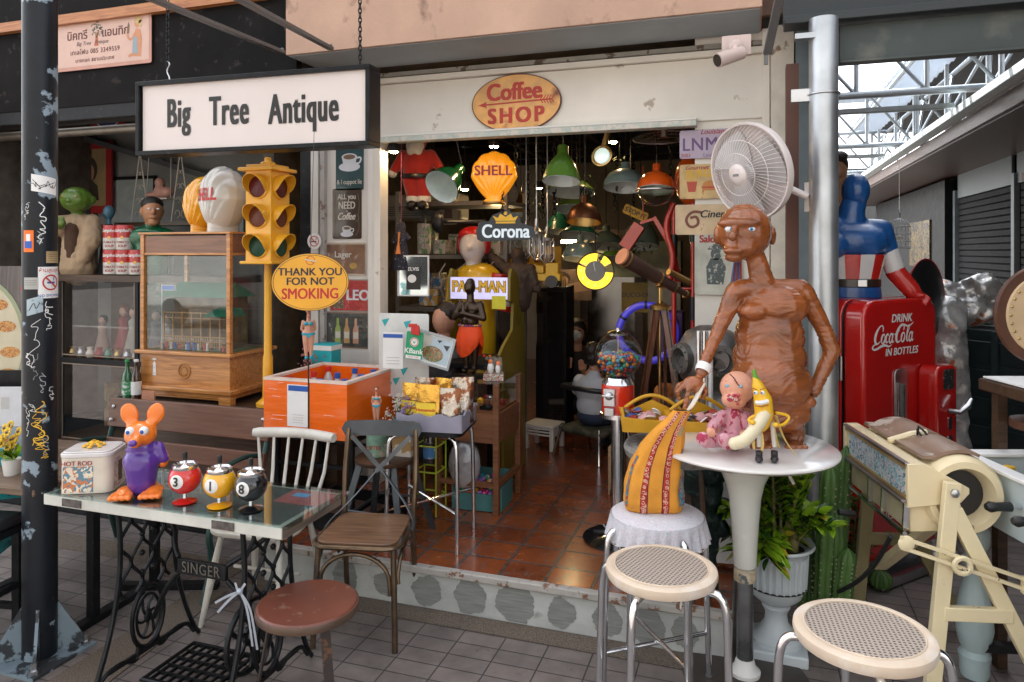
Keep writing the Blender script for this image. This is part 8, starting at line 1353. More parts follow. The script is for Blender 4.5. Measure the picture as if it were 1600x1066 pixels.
person('person','person with dark hair and white face mask in black clothes facing the seated one',V((p.x,p.y,p.z-1.0)),rd(10),None,[('s',(0,0,1.0),(.078,.095,.11)),('c',(0,0,.84),.05,(0,0,.92),.05),('c',(-.22,-.02,.62),.04,(-.18,-.22,.60),.033),('c',(-.18,-.22,.60),.032,(-.06,-.28,.72),.024),('c',(.22,-.02,.62),.04,(.18,-.22,.60),.033),('c',(.18,-.22,.60),.032,(.07,-.28,.70),.024)]+fingers((-.05,-.29,.75),(.1,-.1,1),(1,0,0))+fingers((.06,-.29,.73),(-.1,-.1,1),(-1,0,0)),blkc,[('s',(0,0,.66),(.19,.12,.15)),('s',(0,0,.48),(.17,.13,.16)),('c',(-.16,0,.73),.07,(-.22,-.02,.62),.055),('c',(.16,0,.73),.07,(.22,-.02,.62),.055),('c',(0,0,.75),.08,(0,0,.82),.055)],blkc,[('s',(0,0,.36),(.18,.15,.1)),('c',(-.09,-.02,.36),.085,(-.1,-.35,.36),.06),('c',(.09,-.02,.36),.085,(.1,-.35,.36),.06),('c',(-.1,-.35,.36),.058,(-.1,-.33,-.2),.04),('c',(.1,-.35,.36),.058,(.1,-.33,-.2),.04),('s',(-.1,-.4,-.22),(.045,.1,.04)),('s',(.1,-.4,-.22),(.045,.1,.04))],[('s',(0,.02,1.05),(.09,.10,.085)),('s',(-.06,.02,.98),(.04,.07,.10)),('s',(.06,.02,.98),(.04,.07,.10)),('s',(0,.06,.98),(.08,.06,.1))],mask)
p=W(702,520,4.75); person('person','person in a grey shirt sitting behind the menu photo with one hand raised',V((p.x-.19,p.y+.05,p.z-.86)),rd(-20),None,[('s',(.05,.12,.93),(.075,.09,.105)),('c',(.04,.12,.78),.05,(.05,.12,.86),.045),('c',(-.13,.0,.55),.04,(-.12,-.18,.58),.033),('c',(-.12,-.18,.58),.032,(-.05,-.20,.62),.026)]+fingers((-.05,-.21,.63),(-1,-.1,.1),(0,-.3,1)),mk('grey_shirt',(.07,.065,.07),.9),[('s',(.03,.12,.6),(.18,.12,.16)),('s',(.03,.12,.42),(.17,.13,.15)),('c',(-.1,.1,.68),.07,(-.14,.02,.56),.055),('c',(.18,.1,.68),.07,(.2,0,.5),.05)],blkc,[('c',(.03,.12,.3),.16,(.03,.0,.05),.1)],[('s',(.05,.14,.97),(.085,.09,.085))])
# ---- more hanging clutter
for i,(px,py,d,n_) in enumerate(((825,345,5.6,3),(848,340,6.2,3),(866,345,5.4,2),(961,330,5.9,3),(806,300,5.2,2),(990,350,6.6,2),(1048,300,5.3,2))):
 p=W(px,py,d); t=T('hanging_chain','dark chain and hook hanging from the shop ceiling, '+['left of the caged lamps','far behind the caged lamps','between the caged lamps and green lamps','beside the copper lamp','right of the yellow shell','behind the pale blue lamp','right of the orange lamp'][i],'chain',p,0,'chains hanging inside the shop'); chain([(0,0,2.93-p.z),(0,0,.05)],t,link=.05,r=.005); b=B(); b.tube(poly_smooth([(0,0,.05),(.02,0,.02),(0,0,-.01),(-.02,0,.01)]),.004,5); b.o('hook',iron,t)
for i,(px,py,d) in enumerate(((985,388,5.5),(915,300,5.3),(968,275,5.2),(842,322,6.2))):
 p=W(px,py,d); t=T('dried_garland','spiky dark green dried plant hanging '+['under the pale lamps','by the copper lamp','against the pale blue lamp','near the caged lamps'][i],'dried plant',p,0,'dried plants hanging inside the shop'); b=B()
 for k in range(70): q=V((rnd.gauss(0,.09 if i == 0 else .02),rnd.gauss(0,.03),rnd.gauss(0,.02 if i == 0 else .07))); leaf(b,q,(rnd.uniform(-1,1),rnd.uniform(-1,1),rnd.uniform(-.6,.6)),(0,0,1),.06,.016)
 b.o('leaves',mk('garland_green',(.03,.06,.035),.6,var=.5),t,flip=False); b=B(); b.cyl((0,0,0),(0,0,2.93-p.z),.003,n=4); b.o('string',blk,t)
p=W(993,333,5.6); t=plate('stencil_sign','tilted yellow black stencilled sign between the orange and pale blue lamps','sign',p,.20,.075,[mk('dusty_yellow',(.45,.30,.03),.5,var=.3),blk],lambda b,M: mi(b,1).text('STOP IT',.05,M,0,0,.001,bold=.04),tilt=rd(-25))
p=W(830,402,6.0); plate('yellow_banner','yellow painted banner high behind the arcade cabinet','banner',p,.52,.18,[mk('banner_yellow',(.60,.34,.02),.5,var=.2),mk('banner_brown',(.15,.05,.02),.5)],lambda b,M: mi(b,1).text('Marena',.14,M,0,0,.001,bold=.03))
p=W(885,445,7.0); plate('film_poster','dim reclining figure poster left of the neon clock','poster',p,.50,.30,[mk('poster_dim',(.16,.11,.09),.6,var=.3),mk('poster_hair',(.04,.025,.02),.6),mk('poster_pale',(.34,.22,.16),.6),mk('poster_redd',(.22,.04,.03),.6)],lambda b,M: (mi(b,1).disc(-.06,.06,.10,.07,.001,M),mi(b,2).disc(-.03,.04,.05,.045,.002,M),b.poly([(.0,.0),(.2,.05),(.24,-.05),(.05,-.08)],.002,M),mi(b,3).poly([(-.22,-.14),(.1,-.14),(.0,-.04),(-.18,-.02)],.0025,M)))
p=W(650,325,6.2); t=T('air_conditioner','long pale air conditioner unit on the inner left wall','air conditioner',p,rd(2)); b=B(); b.box((0,0,0),(.9,.22,.22)); b.o('casing',mk('aircon_case',(.30,.29,.26),.5),t,bev=.02); b=B(); [b.box((0,-.115,-.07+.018*k),(.8,.008,.006)) for k in range(5)]; b.o('louvre',mk('louvre_dark',(.08,.08,.08),.5),t)
p=W(700,330,5.9); plate('small_photo','small framed paper pinned on the inner wall above the painted statue','picture',p,.16,.22,[mk('paper_tan',(.42,.33,.24),.6),mk('paper_ink',(.15,.08,.06),.6)],lambda b,M: mi(b,1).poly([(-.04,-.06),(.04,-.06),(.03,.05),(-.02,.06)],.001,M))
p=W(684,347,5.1); t=T('black_desk_fan','round black wall lamp on a long arm left of the crown sign','wall lamp',p,rd(-50)); b=B(); b.lathe([(.075,-.02),(.08,0),(.06,.03),(0,.05)],28,FM()); b.o('head',blk,t); b=B(); b.cyl((0,.02,0),(.25,.28,0),.012,n=8); b.o('arm',blk,t)
p=W(1040,640,4.1); t=T('rag_doll','small rag doll with orange hair sitting behind the tripod legs','doll',(p.x,p.y,p.z-.12)); org('body',[('c',(0,0,.0),.07,(0,0,.1),.05)],.008,mk('doll_blue',(.03,.09,.14),.9,col2=(.4,.1,.08),thr=.58,tsc=40),t); org('head',[('s',(0,0,.19),(.055,.05,.055))],.007,mk('rag_face',(.50,.28,.18),.8),t); org('hair',[('s',(0,.01,.215),(.068,.06,.055)),('s',(-.05,0,.17),(.025,.03,.04)),('s',(.05,0,.17),(.025,.03,.04))],.008,mk('rag_hair',(.40,.13,.03),.9,bump=1,bs=60),t,disp=lambda c: .008*noise.noise(c*40))
b=B(); b.box((0,0,.3),(.3,.26,.6)); p=W(1040,640,4.1); o=b.o('low_chest',darkw,None,bev=.004); o.location=(p.x,p.y+.03,.215); o.scale=(1,1,(p.z-.21-.19)/.6); tag(o,'dark low chest behind the tripod legs','chest')
for i,(px,c,l) in enumerate(((1092,'chrome','chrome tube'),(1101,'chrome','second chrome tube'),(1110,'white','white tube'))):
 p=W(px,640,3.5); b=B(); b.cyl((0,0,0),(0,0,1.15),.013,n=12); o=b.o('standing_tube',chrome if c == 'chrome' else plw,None); z0_=.212 if p.x < -.1 and p.y > 3.25 else .001; o.location=(p.x,p.y,z0_); tag(o,l+' standing upright between the diving helmet and the brown statue','tube','tubes by the diving helmet')
# ================================================================== LEFT DISPLAY WINDOWS
def awn(b,M):
 b.m=1; b.rect(0,.0,.84,.33,.001,M); b.m=2; b.text('บิคทรี',.085,M,-.235,.055,.002,bold=.03); b.text('แอนทิก',.085,M,.12,.055,.002,bold=.03); b.text('เทเลโฟน 085 3349559',.047,M,-.07,-.065,.002,bold=.02,sp=1.1); b.text('บางกอก สยามประเทศ',.038,M,-.07,-.125,.002,bold=.02,sp=1.1); b.m=3; b.text('Big Tree   Antique',.04,M,-.09,-.005,.002,bold=.005,shear=.3)
 b.m=4; b.stroke([(-.055,-.03),(-.05,.03),(-.06,.06)],[.04,.02,.012],M,.002); b.stroke([(-.05,.03),(-.03,.07)],.01,M,.002); b.m=5
 r=random.Random(4)
 for k in range(70): a,q=r.random()*6.28,math.sqrt(r.random()); x,y=-.05+.062*q*math.cos(a),.085+.055*q*math.sin(a); b.disc(x,y,.006,.004,.0022,M,6)
 b.m=6; b.poly([(.27,-.13),(.35,-.14),(.36,-.02),(.345,.05),(.305,.06),(.28,-.02)],.002,M); b.stroke([(.30,.03),(.27,-.02),(.23,.0),(.235,.05)],.018,M,.0024); b.stroke([(.335,.02),(.34,-.1),(.24,-.13)],.02,M,.0024); b.disc(.315,.095,.022,.03,.0024,M); b.m=7; b.disc(.325,.115,.032,.026,.0026,M); b.disc(.345,.09,.015,.025,.0026,M); b.m=8; b.poly([(.275,-.11),(.325,-.12),(.315,.0),(.28,.0)],.0028,M); b.m=9; b.poly([(.225,.03),(.245,.03),(.25,.085),(.24,.11),(.232,.085)],.0028,M)
p=YP(160,64,3.90); plate('awning_sign','pale pink printed shop sign in Thai with a small tree and a blonde lady','sign',p,.88,.38,[mk('pink_edge',(.5,.26,.2),.5),mk('pink_board',(.60,.40,.33),.45,var=.06),mk('thai_ink',(.12,.03,.02),.5),mk('script_ink',(.1,.06,.06),.5),mk('tree_trunk_red',(.45,.10,.03),.5),mk('tree_leaves',(.08,.12,.08),.5),mk('pinup_skin',(.55,.24,.12),.5),mk('blonde',(.55,.40,.18),.5),mk('pinup_dress',(.25,.32,.36),.5),cof],awn)
# glass showcase full of dolls
cb_=T('glass_showcase','black framed glass showcase with dolls behind the street pole','showcase',(-4.45,4.55,.23)); b=B(); b.box((0,.28,.65),(1.7,.02,1.3)); b.box((0,0,.02),(1.7,.55,.04)); b.box((0,0,1.31),(1.74,.58,.05)); b.box((0,0,.66),(1.66,.5,.03)); b.o('case_body',darkw,cb_)
b=B(); [b.box((x,-.26,.66),(.08 if abs(x) > .5 else .03,.03,1.26)) for x in (-.81,.0,.81)]; b.box((0,-.26,.66),(1.6,.026,.04)); b.o('frame',blackm,cb_); b=B(); b.box((-.40,-.262,1.0),(.74,.004,.60)); b.box((.40,-.262,1.0),(.74,.004,.60)); b.box((-.4,-.262,.33),(.74,.004,.60)); b.box((.4,-.262,.33),(.74,.004,.60)); b.o('glass_pane',clear,cb_)
b=B(); [b.box((x,-.264,z),(.74,.008,.008)) for x in (-.4,.4) for z in (.70,1.295,.04,.63)]; [b.box((x,-.264,.66),(.008,.008,1.24)) for x in (-.77,-.03,.03,.77)]; b.o('pale_beading',mk('beading',(.28,.22,.17),.5),cb_)
dcol=[mk('dress_%d' % i,c,.8) for i,c in enumerate(((.4,.3,.25),(.3,.05,.06),(.35,.35,.3),(.1,.08,.12),(.45,.32,.28)))]
for i in range(9):
 x=-5.15+i*.17; h=rnd.uniform(.3,.42); t=T('porcelain_doll','old %s doll standing on the upper shelf of the glass showcase' % ['cream dressed','red dressed','white dressed','dark dressed','pink dressed'][i % 5],'doll',(x,4.6+.06*(i % 2),.906),rnd.uniform(-.4,.4),'dolls in the glass showcase')
 b=B(); b.lathe([(h*.22,0),(h*.2,.1*h),(h*.1,.55*h),(h*.12,.7*h),(h*.05,.78*h),(0,.8*h)],16); b.o('dress',dcol[i % 5],t); b=B(); b.ball((0,0,.88*h),(.1*h,.1*h,.12*h),12); b.o('head',mk('porcelain',(.5,.32,.25),.3),t); b=B(); b.ball((0,.01,.91*h),(.12*h,.11*h,.12*h),10); b.o('hair',[hair,mk('auburn',(.2,.06,.02),.6),blk][i % 3],t)
for i in range(16): b=B(); b.lathe([(.0,0),(.025,0),(.035,.03),(.02,.06),(.025,.08),(0,.085)],12); o=b.o('trinket',[brass,steel,offw,dred,mk('trinket_green',(.02,.2,.12),.2,coat=1)][i % 5],None); o.location=(-5.2+i*.095,4.36,.906); tag(o,'small shiny ornament in the front row of the glass showcase','ornament','ornaments in the glass showcase')
for i in range(4): b=B(); b.box((0,0,.2),(.3,.01,.36)); o=b.o('picture',shard('old_picture',[(.12,.09,.04),(.2,.15,.06),(.05,.04,.03),(.25,.2,.1)],12,.4),None); o.location=(-5.0+i*.38,4.62,.272); tag(o,'dim picture leaning on the bottom shelf of the glass showcase','picture','pictures in the glass showcase')
# figures on top of the showcase
zt=1.575
def pt(px,y=4.5): q=YP(px,400,y); return q
q=pt(122,4.45); t=T('robed_statue','green headed statue in a beige cloth robe on top of the glass showcase','statue',(q.x,q.y,zt),rd(20)); gsk=mk('green_skin',(.09,.17,.02),.35,coat=.4,var=.2,bump=.4,bs=30); cr2=mk('beige_robe',(.42,.30,.19),.9,var=.1,bump=.8,bs=12)
org('head',[('s',(0,-.02,.60),(.125,.12,.105)),('s',(0,-.13,.585),(.025,.03,.02)),('s',(-.05,-.11,.63),(.035,.02,.02)),('s',(.05,-.11,.63),(.035,.02,.02)),('s',(.0,-.11,.55),(.05,.025,.012)),('c',(0,0,.45),.05,(0,0,.52),.05),('s',(.125,.0,.60),(.016,.03,.035)),('s',(-.125,.0,.60),(.016,.03,.035)),('c',(-.08,-.08,.40),.03,(-.13,-.14,.45),.025)],.009,gsk,t)
org('robe',[('c',(0,0,.03),.14,(0,0,.3),.115),('s',(0,0,.40),(.14,.11,.09)),('c',(-.1,-.02,.42),.06,(-.1,-.11,.36),.07),('c',(.11,0,.42),.065,(.14,-.06,.26),.085),('c',(.13,-.05,.25),.07,(.09,-.08,.12),.05)],.011,cr2,t,disp=lambda c: .009*noise.noise(V((c.x*20,c.y*20,c.z*4+3*c.x)))+.006*noise.noise(c*30)); org('tunic',[('c',(0,-.06,.12),.07,(0,-.085,.36),.055)],.009,mk('tunic_brown',(.07,.035,.02),.9,bump=.6,bs=30),t); org('hands',[('s',(-.02,-.19,.40),(.035,.025,.03))]+[('c',(-.03+.012*k,-.20,.41),.010,(-.035+.014*k,-.215,.445),.008) for k in range(4)]+[('c',(-.09,-.12,.36),.028,(-.03,-.18,.39),.024)],.006,gsk,t); b=B(); [b.ball((x,-.118,.617),.014,8) for x in (-.05,.05)]; b.o('eyes',mk('eye_amber',(.3,.2,.05),.15,coat=1),t)
q=pt(170,4.6); t=T('dark_figure','slim dark clad figure with blue head behind the soup tins','figurine',(q.x,q.y,zt),rd(10)); org('body',[('c',(0,0,0),.09,(0,0,.25),.055),('s',(0,0,.33),(.075,.05,.08)),('c',(-.07,0,.38),.025,(-.12,-.03,.32),.02),('c',(-.12,-.03,.32),.02,(-.06,-.06,.42),.018),('c',(.07,0,.38),.025,(.12,-.02,.30),.02)],.009,blkc,t); org('head',[('s',(0,0,.50),(.042,.05,.06)),('c',(0,0,.4),.02,(0,0,.45),.02)],.007,mk('blue_head',(.07,.17,.24),.4),t)
q=pt(238,4.45); t=T('hero_bust','dark haired bust in a glossy green jacket beside the display case','bust',(q.x,q.y,zt),rd(50)); org('jacket',[('c',(0,0,.0),.14,(0,0,.18),.15),('s',(0,0,.28),(.20,.12,.10)),('c',(0,0,.3),.07,(0,0,.37),.06)],.012,mk('green_gloss',(.005,.11,.045),.2,coat=.8,var=.3),t)
org('head',[('s',(0,-.01,.49),(.078,.095,.11)),('c',(0,0,.36),.055,(0,0,.43),.055),('s',(0,-.11,.485),(.015,.02,.025)),('s',(.078,.01,.49),(.012,.022,.03)),('s',(-.078,.01,.49),(.012,.022,.03)),('s',(0,-.095,.44),(.03,.015,.01)),('s',(0,-.07,.40),(.04,.03,.025))],.007,mk('bust_skin',(.42,.20,.10),.4),t); org('hair',[('s',(0,.01,.545),(.084,.10,.065)),('s',(0,.04,.50),(.08,.07,.08))],.008,hair,t); b=B(); [b.ball((x,-.098,.505),(.014,.008,.007),8) for x in (-.03,.03)]; b.o('eyes',wht,t)
tred=mk('tin_red',(.50,.03,.025),.3,coat=.4); twh=mk('tin_white',(.62,.60,.56),.3,coat=.4)
for i,(x,z) in enumerate(((0,0),(.128,0),(.256,0),(.0,.19),(.128,.19))):
 q=pt(175,4.30); t=T('soup_tin',['left tin at the bottom of the tomato soup stack','middle tin at the bottom of the tomato soup stack','right tin at the bottom of the tomato soup stack beside the case','upper tomato soup tin nearer the robed statue','upper tomato soup tin nearer the bust'][i],'tin',(q.x+x,q.y,zt+z),rd(28),'stacked soup tins'); b=B(); b.lathe([(.06,0),(.062,.004),(.062,.09)],32); b.o('lower_wrap',twh,t); b=B(); b.lathe([(.062,.09),(.062,.182),(.06,.186)],32); b.o('upper_wrap',tred,t); b=B(); b.lathe([(.0,.184),(.058,.184),(.062,.188),(.06,.189)],32); b.o('lid',steel,t)
 def cyl_text(b,s,size,z,bold=.02,shear=0):
  vs,fs=text_geo(s,bold); b.add([(math.sin(v_.x*size/.063)*.0632,-math.cos(v_.x*size/.063)*.0632,z+v_.y*size) for v_ in [V((w_.x+w_.y*shear,w_.y)) for w_ in vs]],fs)
 b=B(); cyl_text(b,'Campbell\'s',.034,.145,.03,.3); b.o('white_lettering',wht,t,flip=False); b=B(); cyl_text(b,'TOMATO',.024,.055); cyl_text(b,'SOUP',.026,.026,.03); b.o('dark_lettering',dred,t,flip=False); b=B(); b.disc(0,.09,.012,.012,.0635,FM()); b.o('seal',brass,t,flip=False)
# wall things behind
p=YP(140,278,5.28); plate('portrait_frame','red framed portrait photo of a dark haired singer high on the rear wall','picture',p,.50,.62,[mk('portrait_buff',(.28,.2,.1),.5),mk('portrait_dark',(.04,.03,.02),.5),mk('portrait_skin',(.35,.18,.1),.5)],lambda b,M: (mi(b,1).poly([(-.12,-.22),(.12,-.22),(.1,-.08),(.04,-.03),(-.04,-.03),(-.1,-.08)],.001,M),b.disc(0,.08,.10,.12,.001,M),mi(b,2).disc(0,.05,.06,.085,.002,M)),frame=(dred,.07))
p=YP(112,235,5.25); plate('green_poster','green music poster beside the street pole','poster',p,.30,.62,[mk('poster_green',(.02,.22,.12),.5),mk('poster_yellow',(.5,.45,.1),.5),MC['portrait_dark'] if 'portrait_dark' in MC else blk,skin],lambda b,M: (mi(b,1).text('the',.14,M,-.02,.2,.001,bold=.04),b.text('ts',.15,M,0,.08,.001,bold=.04),mi(b,2).disc(.05,-.02,.05,.06,.001,M),b.disc(.0,-.2,.06,.07,.001,M),mi(b,3).disc(.05,-.03,.03,.04,.0015,M),b.disc(.0,-.21,.035,.045,.0015,M)))
p=YP(168,180,5.2); plate('tobacco_sign','red and blue round tobacco sign under the awning','sign',p,.42,.36,[dred,wht,mk('tob_blue',(.03,.05,.22),.4)],lambda b,M: (mi(b,1).disc(0,.03,.185,.15,.001,M),mi(b,2).disc(0,.03,.178,.143,.0015,M),mi(b,1).text('CLIMAX',.09,M,0,.06,.002,bold=.04,xs=.8),b.text('PLUG',.04,M,0,.0,.002),b.text('TOBACCO',.05,M,0,-.06,.002,bold=.02)))
p=YP(250,300,4.9); t=T('doll_swing','white scrolled wire swing stand holding a doll beside the shell lamps','swing',(p.x,p.y,2.0)); b=B()
for x in (-.22,.22):
 for s in (-1,1): b.cyl((x+s*.10,0,0),(x,0,.62),.006,n=5)
 b.cyl((x-.10,0,0),(x+.1,0,0),.005,n=5)
 for k in range(4): r=.032-.006*k; b.tube([(x+s_*r+(r*.8)*math.cos(a)*s_,0,.07+k*.12+r*math.sin(a)) for s_ in (1,) for a in [j*.6 for j in range(9)]],.003,4); b.tube([(x-r-(r*.8)*math.cos(a),0,.07+k*.12+r*math.sin(a)) for a in [j*.6 for j in range(9)]],.003,4)
b.cyl((-.22,0,.62),(.22,0,.56),.007,n=5); [b.cyl((x,0,.59),(x*1.1,-.02,.2),.003,n=4) for x in (-.12,.12)]; b.box((0,0,.2),(.28,.14,.012)); b.o('wire_stand',mk('wire_white',(.5,.46,.4),.5),t); org('seated_doll',[('s',(0,0,.26),(.06,.05,.06)),('s',(.0,0,.34),(.045,.045,.05)),('s',(.08,0,.26),(.06,.05,.05)),('c',(-.02,0,.24),.025,(-.10,-.04,.24),.02)],.01,mk('doll_pink',(.42,.22,.17),.6),t)
b=B(); b.box((0,0,0),(.95,.25,.03)); o=b.o('wall_shelf',darkw,None); o.location=(p.x+.1,p.y,1.984); tag(o,'dark wall shelf carrying the doll swing','shelf')
b=B(); b.box((0,0,0),(2.9,.05,.05),TM((0,0,0),(0,rd(16),0))); o=b.o('stair_rail',mk('rail_grey',(.06,.065,.07),.5),None); o.location=(-4.9,5.22,2.5); tag(o,'dark slanting rail across the rear wall under the awning','rail')
for i,x in enumerate((-3.35,-3.15)): b=B(); b.box((0,0,1.25),(.05,.04,2.4)); o=b.o('blue_post',[mk('dull_blue',(.02,.05,.12),.5),MC['grey_post']][i],None); o.location=(x,4.9,.25); tag(o,['dull blue post','grey post'][i]+' behind the traffic light','post')
# far left: menu boards, teal chair, flowers, table, stool
q=YP(-4,410,2.75); t=T('menu_board','grey wood menu board with oval food picture at the left edge','board',(-3.62,2.62,1.2),rd(20)); M=FM(); b=B(); b.prism(rrect(.52,.95,.01),-.02,0,M); b.o('board',wood('grey_board',(.10,.085,.08),(.17,.15,.14),.6,axis=2),t)
b=B(); b.m=0; b.prism(ell(.24,.34,40,-.10,.08),0,.004,M); b.m=1; b.prism(ell(.22,.32,40,-.10,.08),.004,.005,M)
for x,y in ((.0,.28),(.04,.17),(.06,.04),(.05,-.07),(.02,-.17),(-.1,.2)): b.m=2; b.disc(x,y,.05,.028,.0065,M,14)
b.o('oval_picture',[mk('oval_rim',(.3,.34,.22),.4),mk('oval_cream',(.55,.5,.36),.4),shard('fried_food',[(.45,.15,.03),(.55,.28,.06),(.3,.08,.02),(.6,.35,.12)],60)],t)
for x,y,c,r in ((.20,.40,org_,.02),(.14,.36,mk('tomato',(.5,.05,.02),.4),.03),(.19,.26,mk('onion',(.25,.1,.2),.4),.035),(.17,.14,org_,.025)): b=B(); b.disc(x,y,r,r,.0045,M,16); b.o('printed_vegetable',c,t,flip=False)
def mb(b,M): b.m=1; [b.disc(-.05+.05*(k % 3),-.03+.04*(k//3),.028,.022,.0012+.0001*k,M,14) for k in range(6)]
p=V((-3.55,2.56,1.055)); 
plate('menu_card','white blank-backed menu card below the oval board','card',(-3.55,2.55,.98),.36,.20,[mk('menu_white',(.6,.62,.66),.5),MC['pale_grey']],lambda b,M: (b.__setattr__('m',1),b.rect(.05,.02,.04,.06,.001,M)),rz=rd(20)); plate('food_photo','photo of fried balls on a plate at the left edge','photo',(-3.55,2.55,.80),.34,.17,[mk('photo_blue',(.28,.36,.44),.4),mk('fried_ball',(.40,.2,.05),.5,var=.3,sc=60)],mb,rz=rd(20))
b=B(); [b.box((x,.02,.6),(.03,.03,1.2)) for x in (-.2,.2)]; b.box((0,.02,.9),(.4,.02,.5)); o=b.o('board_easel',blackm,None); o.location=(-3.57,2.60,0); o.rotation_euler=(0,0,rd(20)); tag(o,'black easel frame behind the menu boards','easel')
t=T('teal_chair','turquoise perforated metal chair back at the left edge','chair',(-3.45,2.42,0),rd(30)); b=B(); n=14; vs=[(-.21+.42*i/n,-.04*math.cos((i/n-.5)*PI),z) for z in (.58,.70,.78) for i in range(n+1)]; b.add(vs,[(j*(n+1)+i,j*(n+1)+i+1,(j+1)*(n+1)+i+1,(j+1)*(n+1)+i) for j in range(2) for i in range(n)]); o=b.o('back_panel',mk('turquoise',(.01,.30,.34),.35,coat=.4,col2=(.02,.04,.05),thr=.62,tsc=70,edge=.02),t,flip=False); q_=o.modifiers.new('t','SOLIDIFY'); q_.thickness=.006
b=B(); b.tube(poly_smooth([(-.22,0,.4),(-.22,0,.74),(-.15,-.03,.82),(.15,-.03,.82),(.22,0,.74),(.22,0,.4)]),.012,8); b.box((0,-.2,.44),(.42,.40,.03)); b.o('frame',MC['turquoise'],t)
for x in (-.19,.19):
 for y in (-.36,0): b=B(); b.cyl((x,y,.43),(x*1.1,y,0),.012,n=8); b.o('leg',MC['turquoise'],t)
q=V((-3.18,2.36,.74)); t=T('yellow_flowers','small yellow daisies in a pot on the brown table','flowers',q); b=B()
for i in range(16):
 c=V((rnd.gauss(0,.03),rnd.gauss(0,.03),.17+rnd.uniform(-.06,.06))); b.m=0
 for k in range(7): a=k*2*PI/7; b.ball(c+V((.013*math.cos(a),.006*math.sin(a)-.004,.013*math.sin(a))),(.008,.004,.008),6)
 b.m=1; b.ball(c+V((0,-.01,0)),.006,6)
b.o('blossoms',[mk('daisy_yellow',(.75,.50,.04),.6),cof],t); b=B(); [leaf(b,(0,0,.06),(rnd.uniform(-1,1),rnd.uniform(-1,.5),.9),(0,1,0),.12,.03) for _ in range(14)]; b.o('leaves',lm,t,flip=False); b=B(); b.lathe([(0,0),(.03,0),(.04,.07),(.03,.07)],16); b.o('pot',plw,t)
t=T('brown_table','weathered brown plank table at the left edge behind the street pole','table',(-3.3,2.55,0),rd(4)); b=B(); [b.box((0,-.28+.14*i,.725),(.80,.135,.03)) for i in range(5)]; b.o('plank_top',wood('weathered',(.09,.055,.035),(.20,.13,.085),.6),t,bev=.003)
for x in (-.36,.36): b=B(); b.box((x,0,.36),(.04,.04,.70)); b.box((x,0,.02),(.05,.6,.03)); b.o('leg_frame',blackm,t)
t=T('black_stool','black padded stool on square legs at the bottom left','stool',(-3.16,2.12,0),rd(10)); b=B(); b.box((0,0,.585),(.34,.34,.05)); b.o('seat',mk('black_leatherette',(.02,.02,.022),.3,bump=.3,bs=60),t,bev=.02,seg=3); b=B(); b.box((0,0,.545),(.33,.33,.03)); b.o('apron',blackm,t)
for x in (-.145,.145):
 for y in (-.145,.145): b=B(); b.box((x,y,.265),(.035,.035,.53)); b.o('leg',blackm,t)
b=B(); [b.box((0,y,.2),(.26,.025,.025)) for y in (-.145,.145)]; [b.box((x,0,.3),(.025,.26,.025)) for x in (-.145,.145)]; b.o('stretcher',blackm,t)
t=T('black_easel_stand','black T footed metal stand behind the sewing table','stand',(-2.98,2.98,0),rd(20)); b=B(); b.box((0,0,.35),(.04,.04,.7)); b.box((.1,-.05,.015),(.5,.05,.03)); b.o('post',blackm,t)
t=T('flower_bucket','turquoise tub with dried pink flowers beyond the orange cooler','tub',(-2.60,4.0,.9)); b=B(); b.box((0,0,.13),(.15,.12,.26)); b.o('tub',mk('tub_teal',(.01,.35,.40),.4),t,bev=.01); b=B(); b.box((0,0,.235),(.155,.125,.03)); b.o('lid_band',plw,t); b=B(); [b.ball((rnd.gauss(-.05,.04),-.08+rnd.gauss(0,.015),.12+rnd.gauss(0,.04)),rnd.uniform(.005,.01),5) for _ in range(90)]; b.o('dried_blossom',mk('dry_pink',(.32,.14,.12),.9,var=.3),t)
b=B(); b.box((0,0,.33),(.3,.2,.66)); o=b.o('low_cupboard',darkw,None); o.location=(-2.62,4.02,.231); tag(o,'dark low cupboard under the turquoise tub','cupboard')
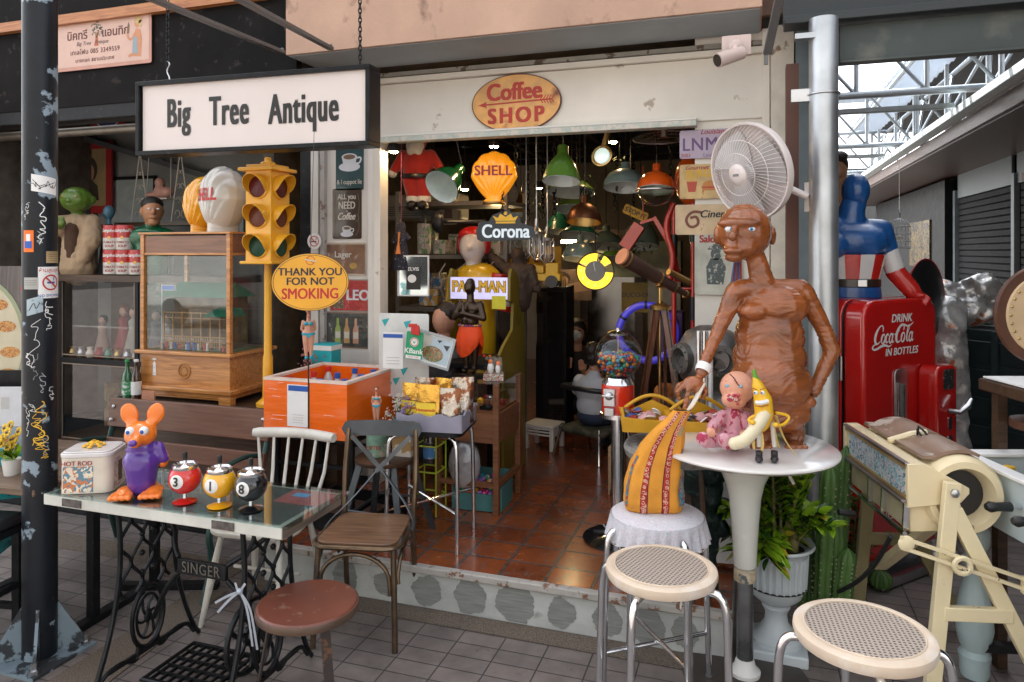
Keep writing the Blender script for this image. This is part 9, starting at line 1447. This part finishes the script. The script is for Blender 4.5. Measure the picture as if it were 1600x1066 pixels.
# delivery van across the pavement, seen only as a reflection in the display case
t=T('delivery_van','plain white delivery van parked across the road','van',(-11.6,-7.0,0)); b=B(); b.box((0,0,1.35),(4.2,1.9,1.9)); b.box((2.6,0,.95),(1.0,1.85,1.1)); b.o('body',plw,t,bev=.12,seg=3); b=B(); b.box((2.75,0,1.35),(.6,1.7,.5)); b.o('windscreen',mk('van_glass',(.03,.04,.05),.1),t)
for x in (-1.3,2.3):
 for y in (-.85,.85): b=B(); b.tube([(x,y-.1,.33),(x,y+.1,.33)],.33,20); b.o('wheel',blk,t)
for i,(x,z,w_,h) in enumerate(((-5.6,2.1,.55,.7),(-4.55,2.05,.5,.6),(-3.75,2.1,.45,.55))): plate('wall_panel_sheet',['pale grey sheet on the rear wall behind the robed statue','pale grey sheet behind the soup tins','pale grey sheet behind the doll swing'][i],'panel',(x,5.33,z),w_,h,[mk('sheet_grey',(.30,.34,.34),.6,var=.15)],frame=(blackm,.03))
# ================================================================== pieces of parts go one level deeper
HOME={'lettering': ('plate','panel','globe','number_badge','door','marquee','can','brace'),'print': ('plate','disc'),'pupil': ('eye',),'pupils': ('eyes',),'iris': ('eye',),'foot_cap': ('leg',),'cap': ('glass_body','bottle_body'),'paper_label': ('glass_body','pouch'),'lens': ('visor','housing'),'hub_cap': ('front_cage',),'buckle': ('belt',),'hair': ('head','body'),'knob': ('lid',),'rosette': ('base',),'button': ('control_panel',),'handle': ('rod',),'lever': ('coin_unit',),'coin_plate': ('coin_unit',),'coin_return': ('coin_unit',),'bottle_slot': ('bottle_door_frame',),'lens_cap': ('tube',),'piping': ('seat',),'woven_top': ('seat',),'rim': ('dish_body','seat','glowing_ring'),'mirror_glass': ('frame',),'studs': ('leather_rim',),'ring_stitching': ('bag_body',),'red_clip': ('plate',),'bulb': ('housing',),'white_lettering': ('upper_wrap',),'dark_lettering': ('lower_wrap',),'seal': ('lower_wrap',),'teeth': ('bloody_mouth',),'glass_door': ('fridge_body',)}
bpy.context.view_layer.update()
def mid(o): return sum((V(c) for c in o.bound_box),V())/8
moved=set()
for t in [o for o in COL.objects if o.type == 'EMPTY' and o.parent is None]:
 ch=list(t.children)
 for c in ch:
  n=c.name.split('.')[0]
  for h in HOME.get(n,()):
   cand=[x for x in ch if x.name.split('.')[0] == h and x.name not in moved]
   if cand:
    q=min(cand,key=lambda x: (mid(x)-mid(c)).length); c.parent=q; moved.add(c.name); break
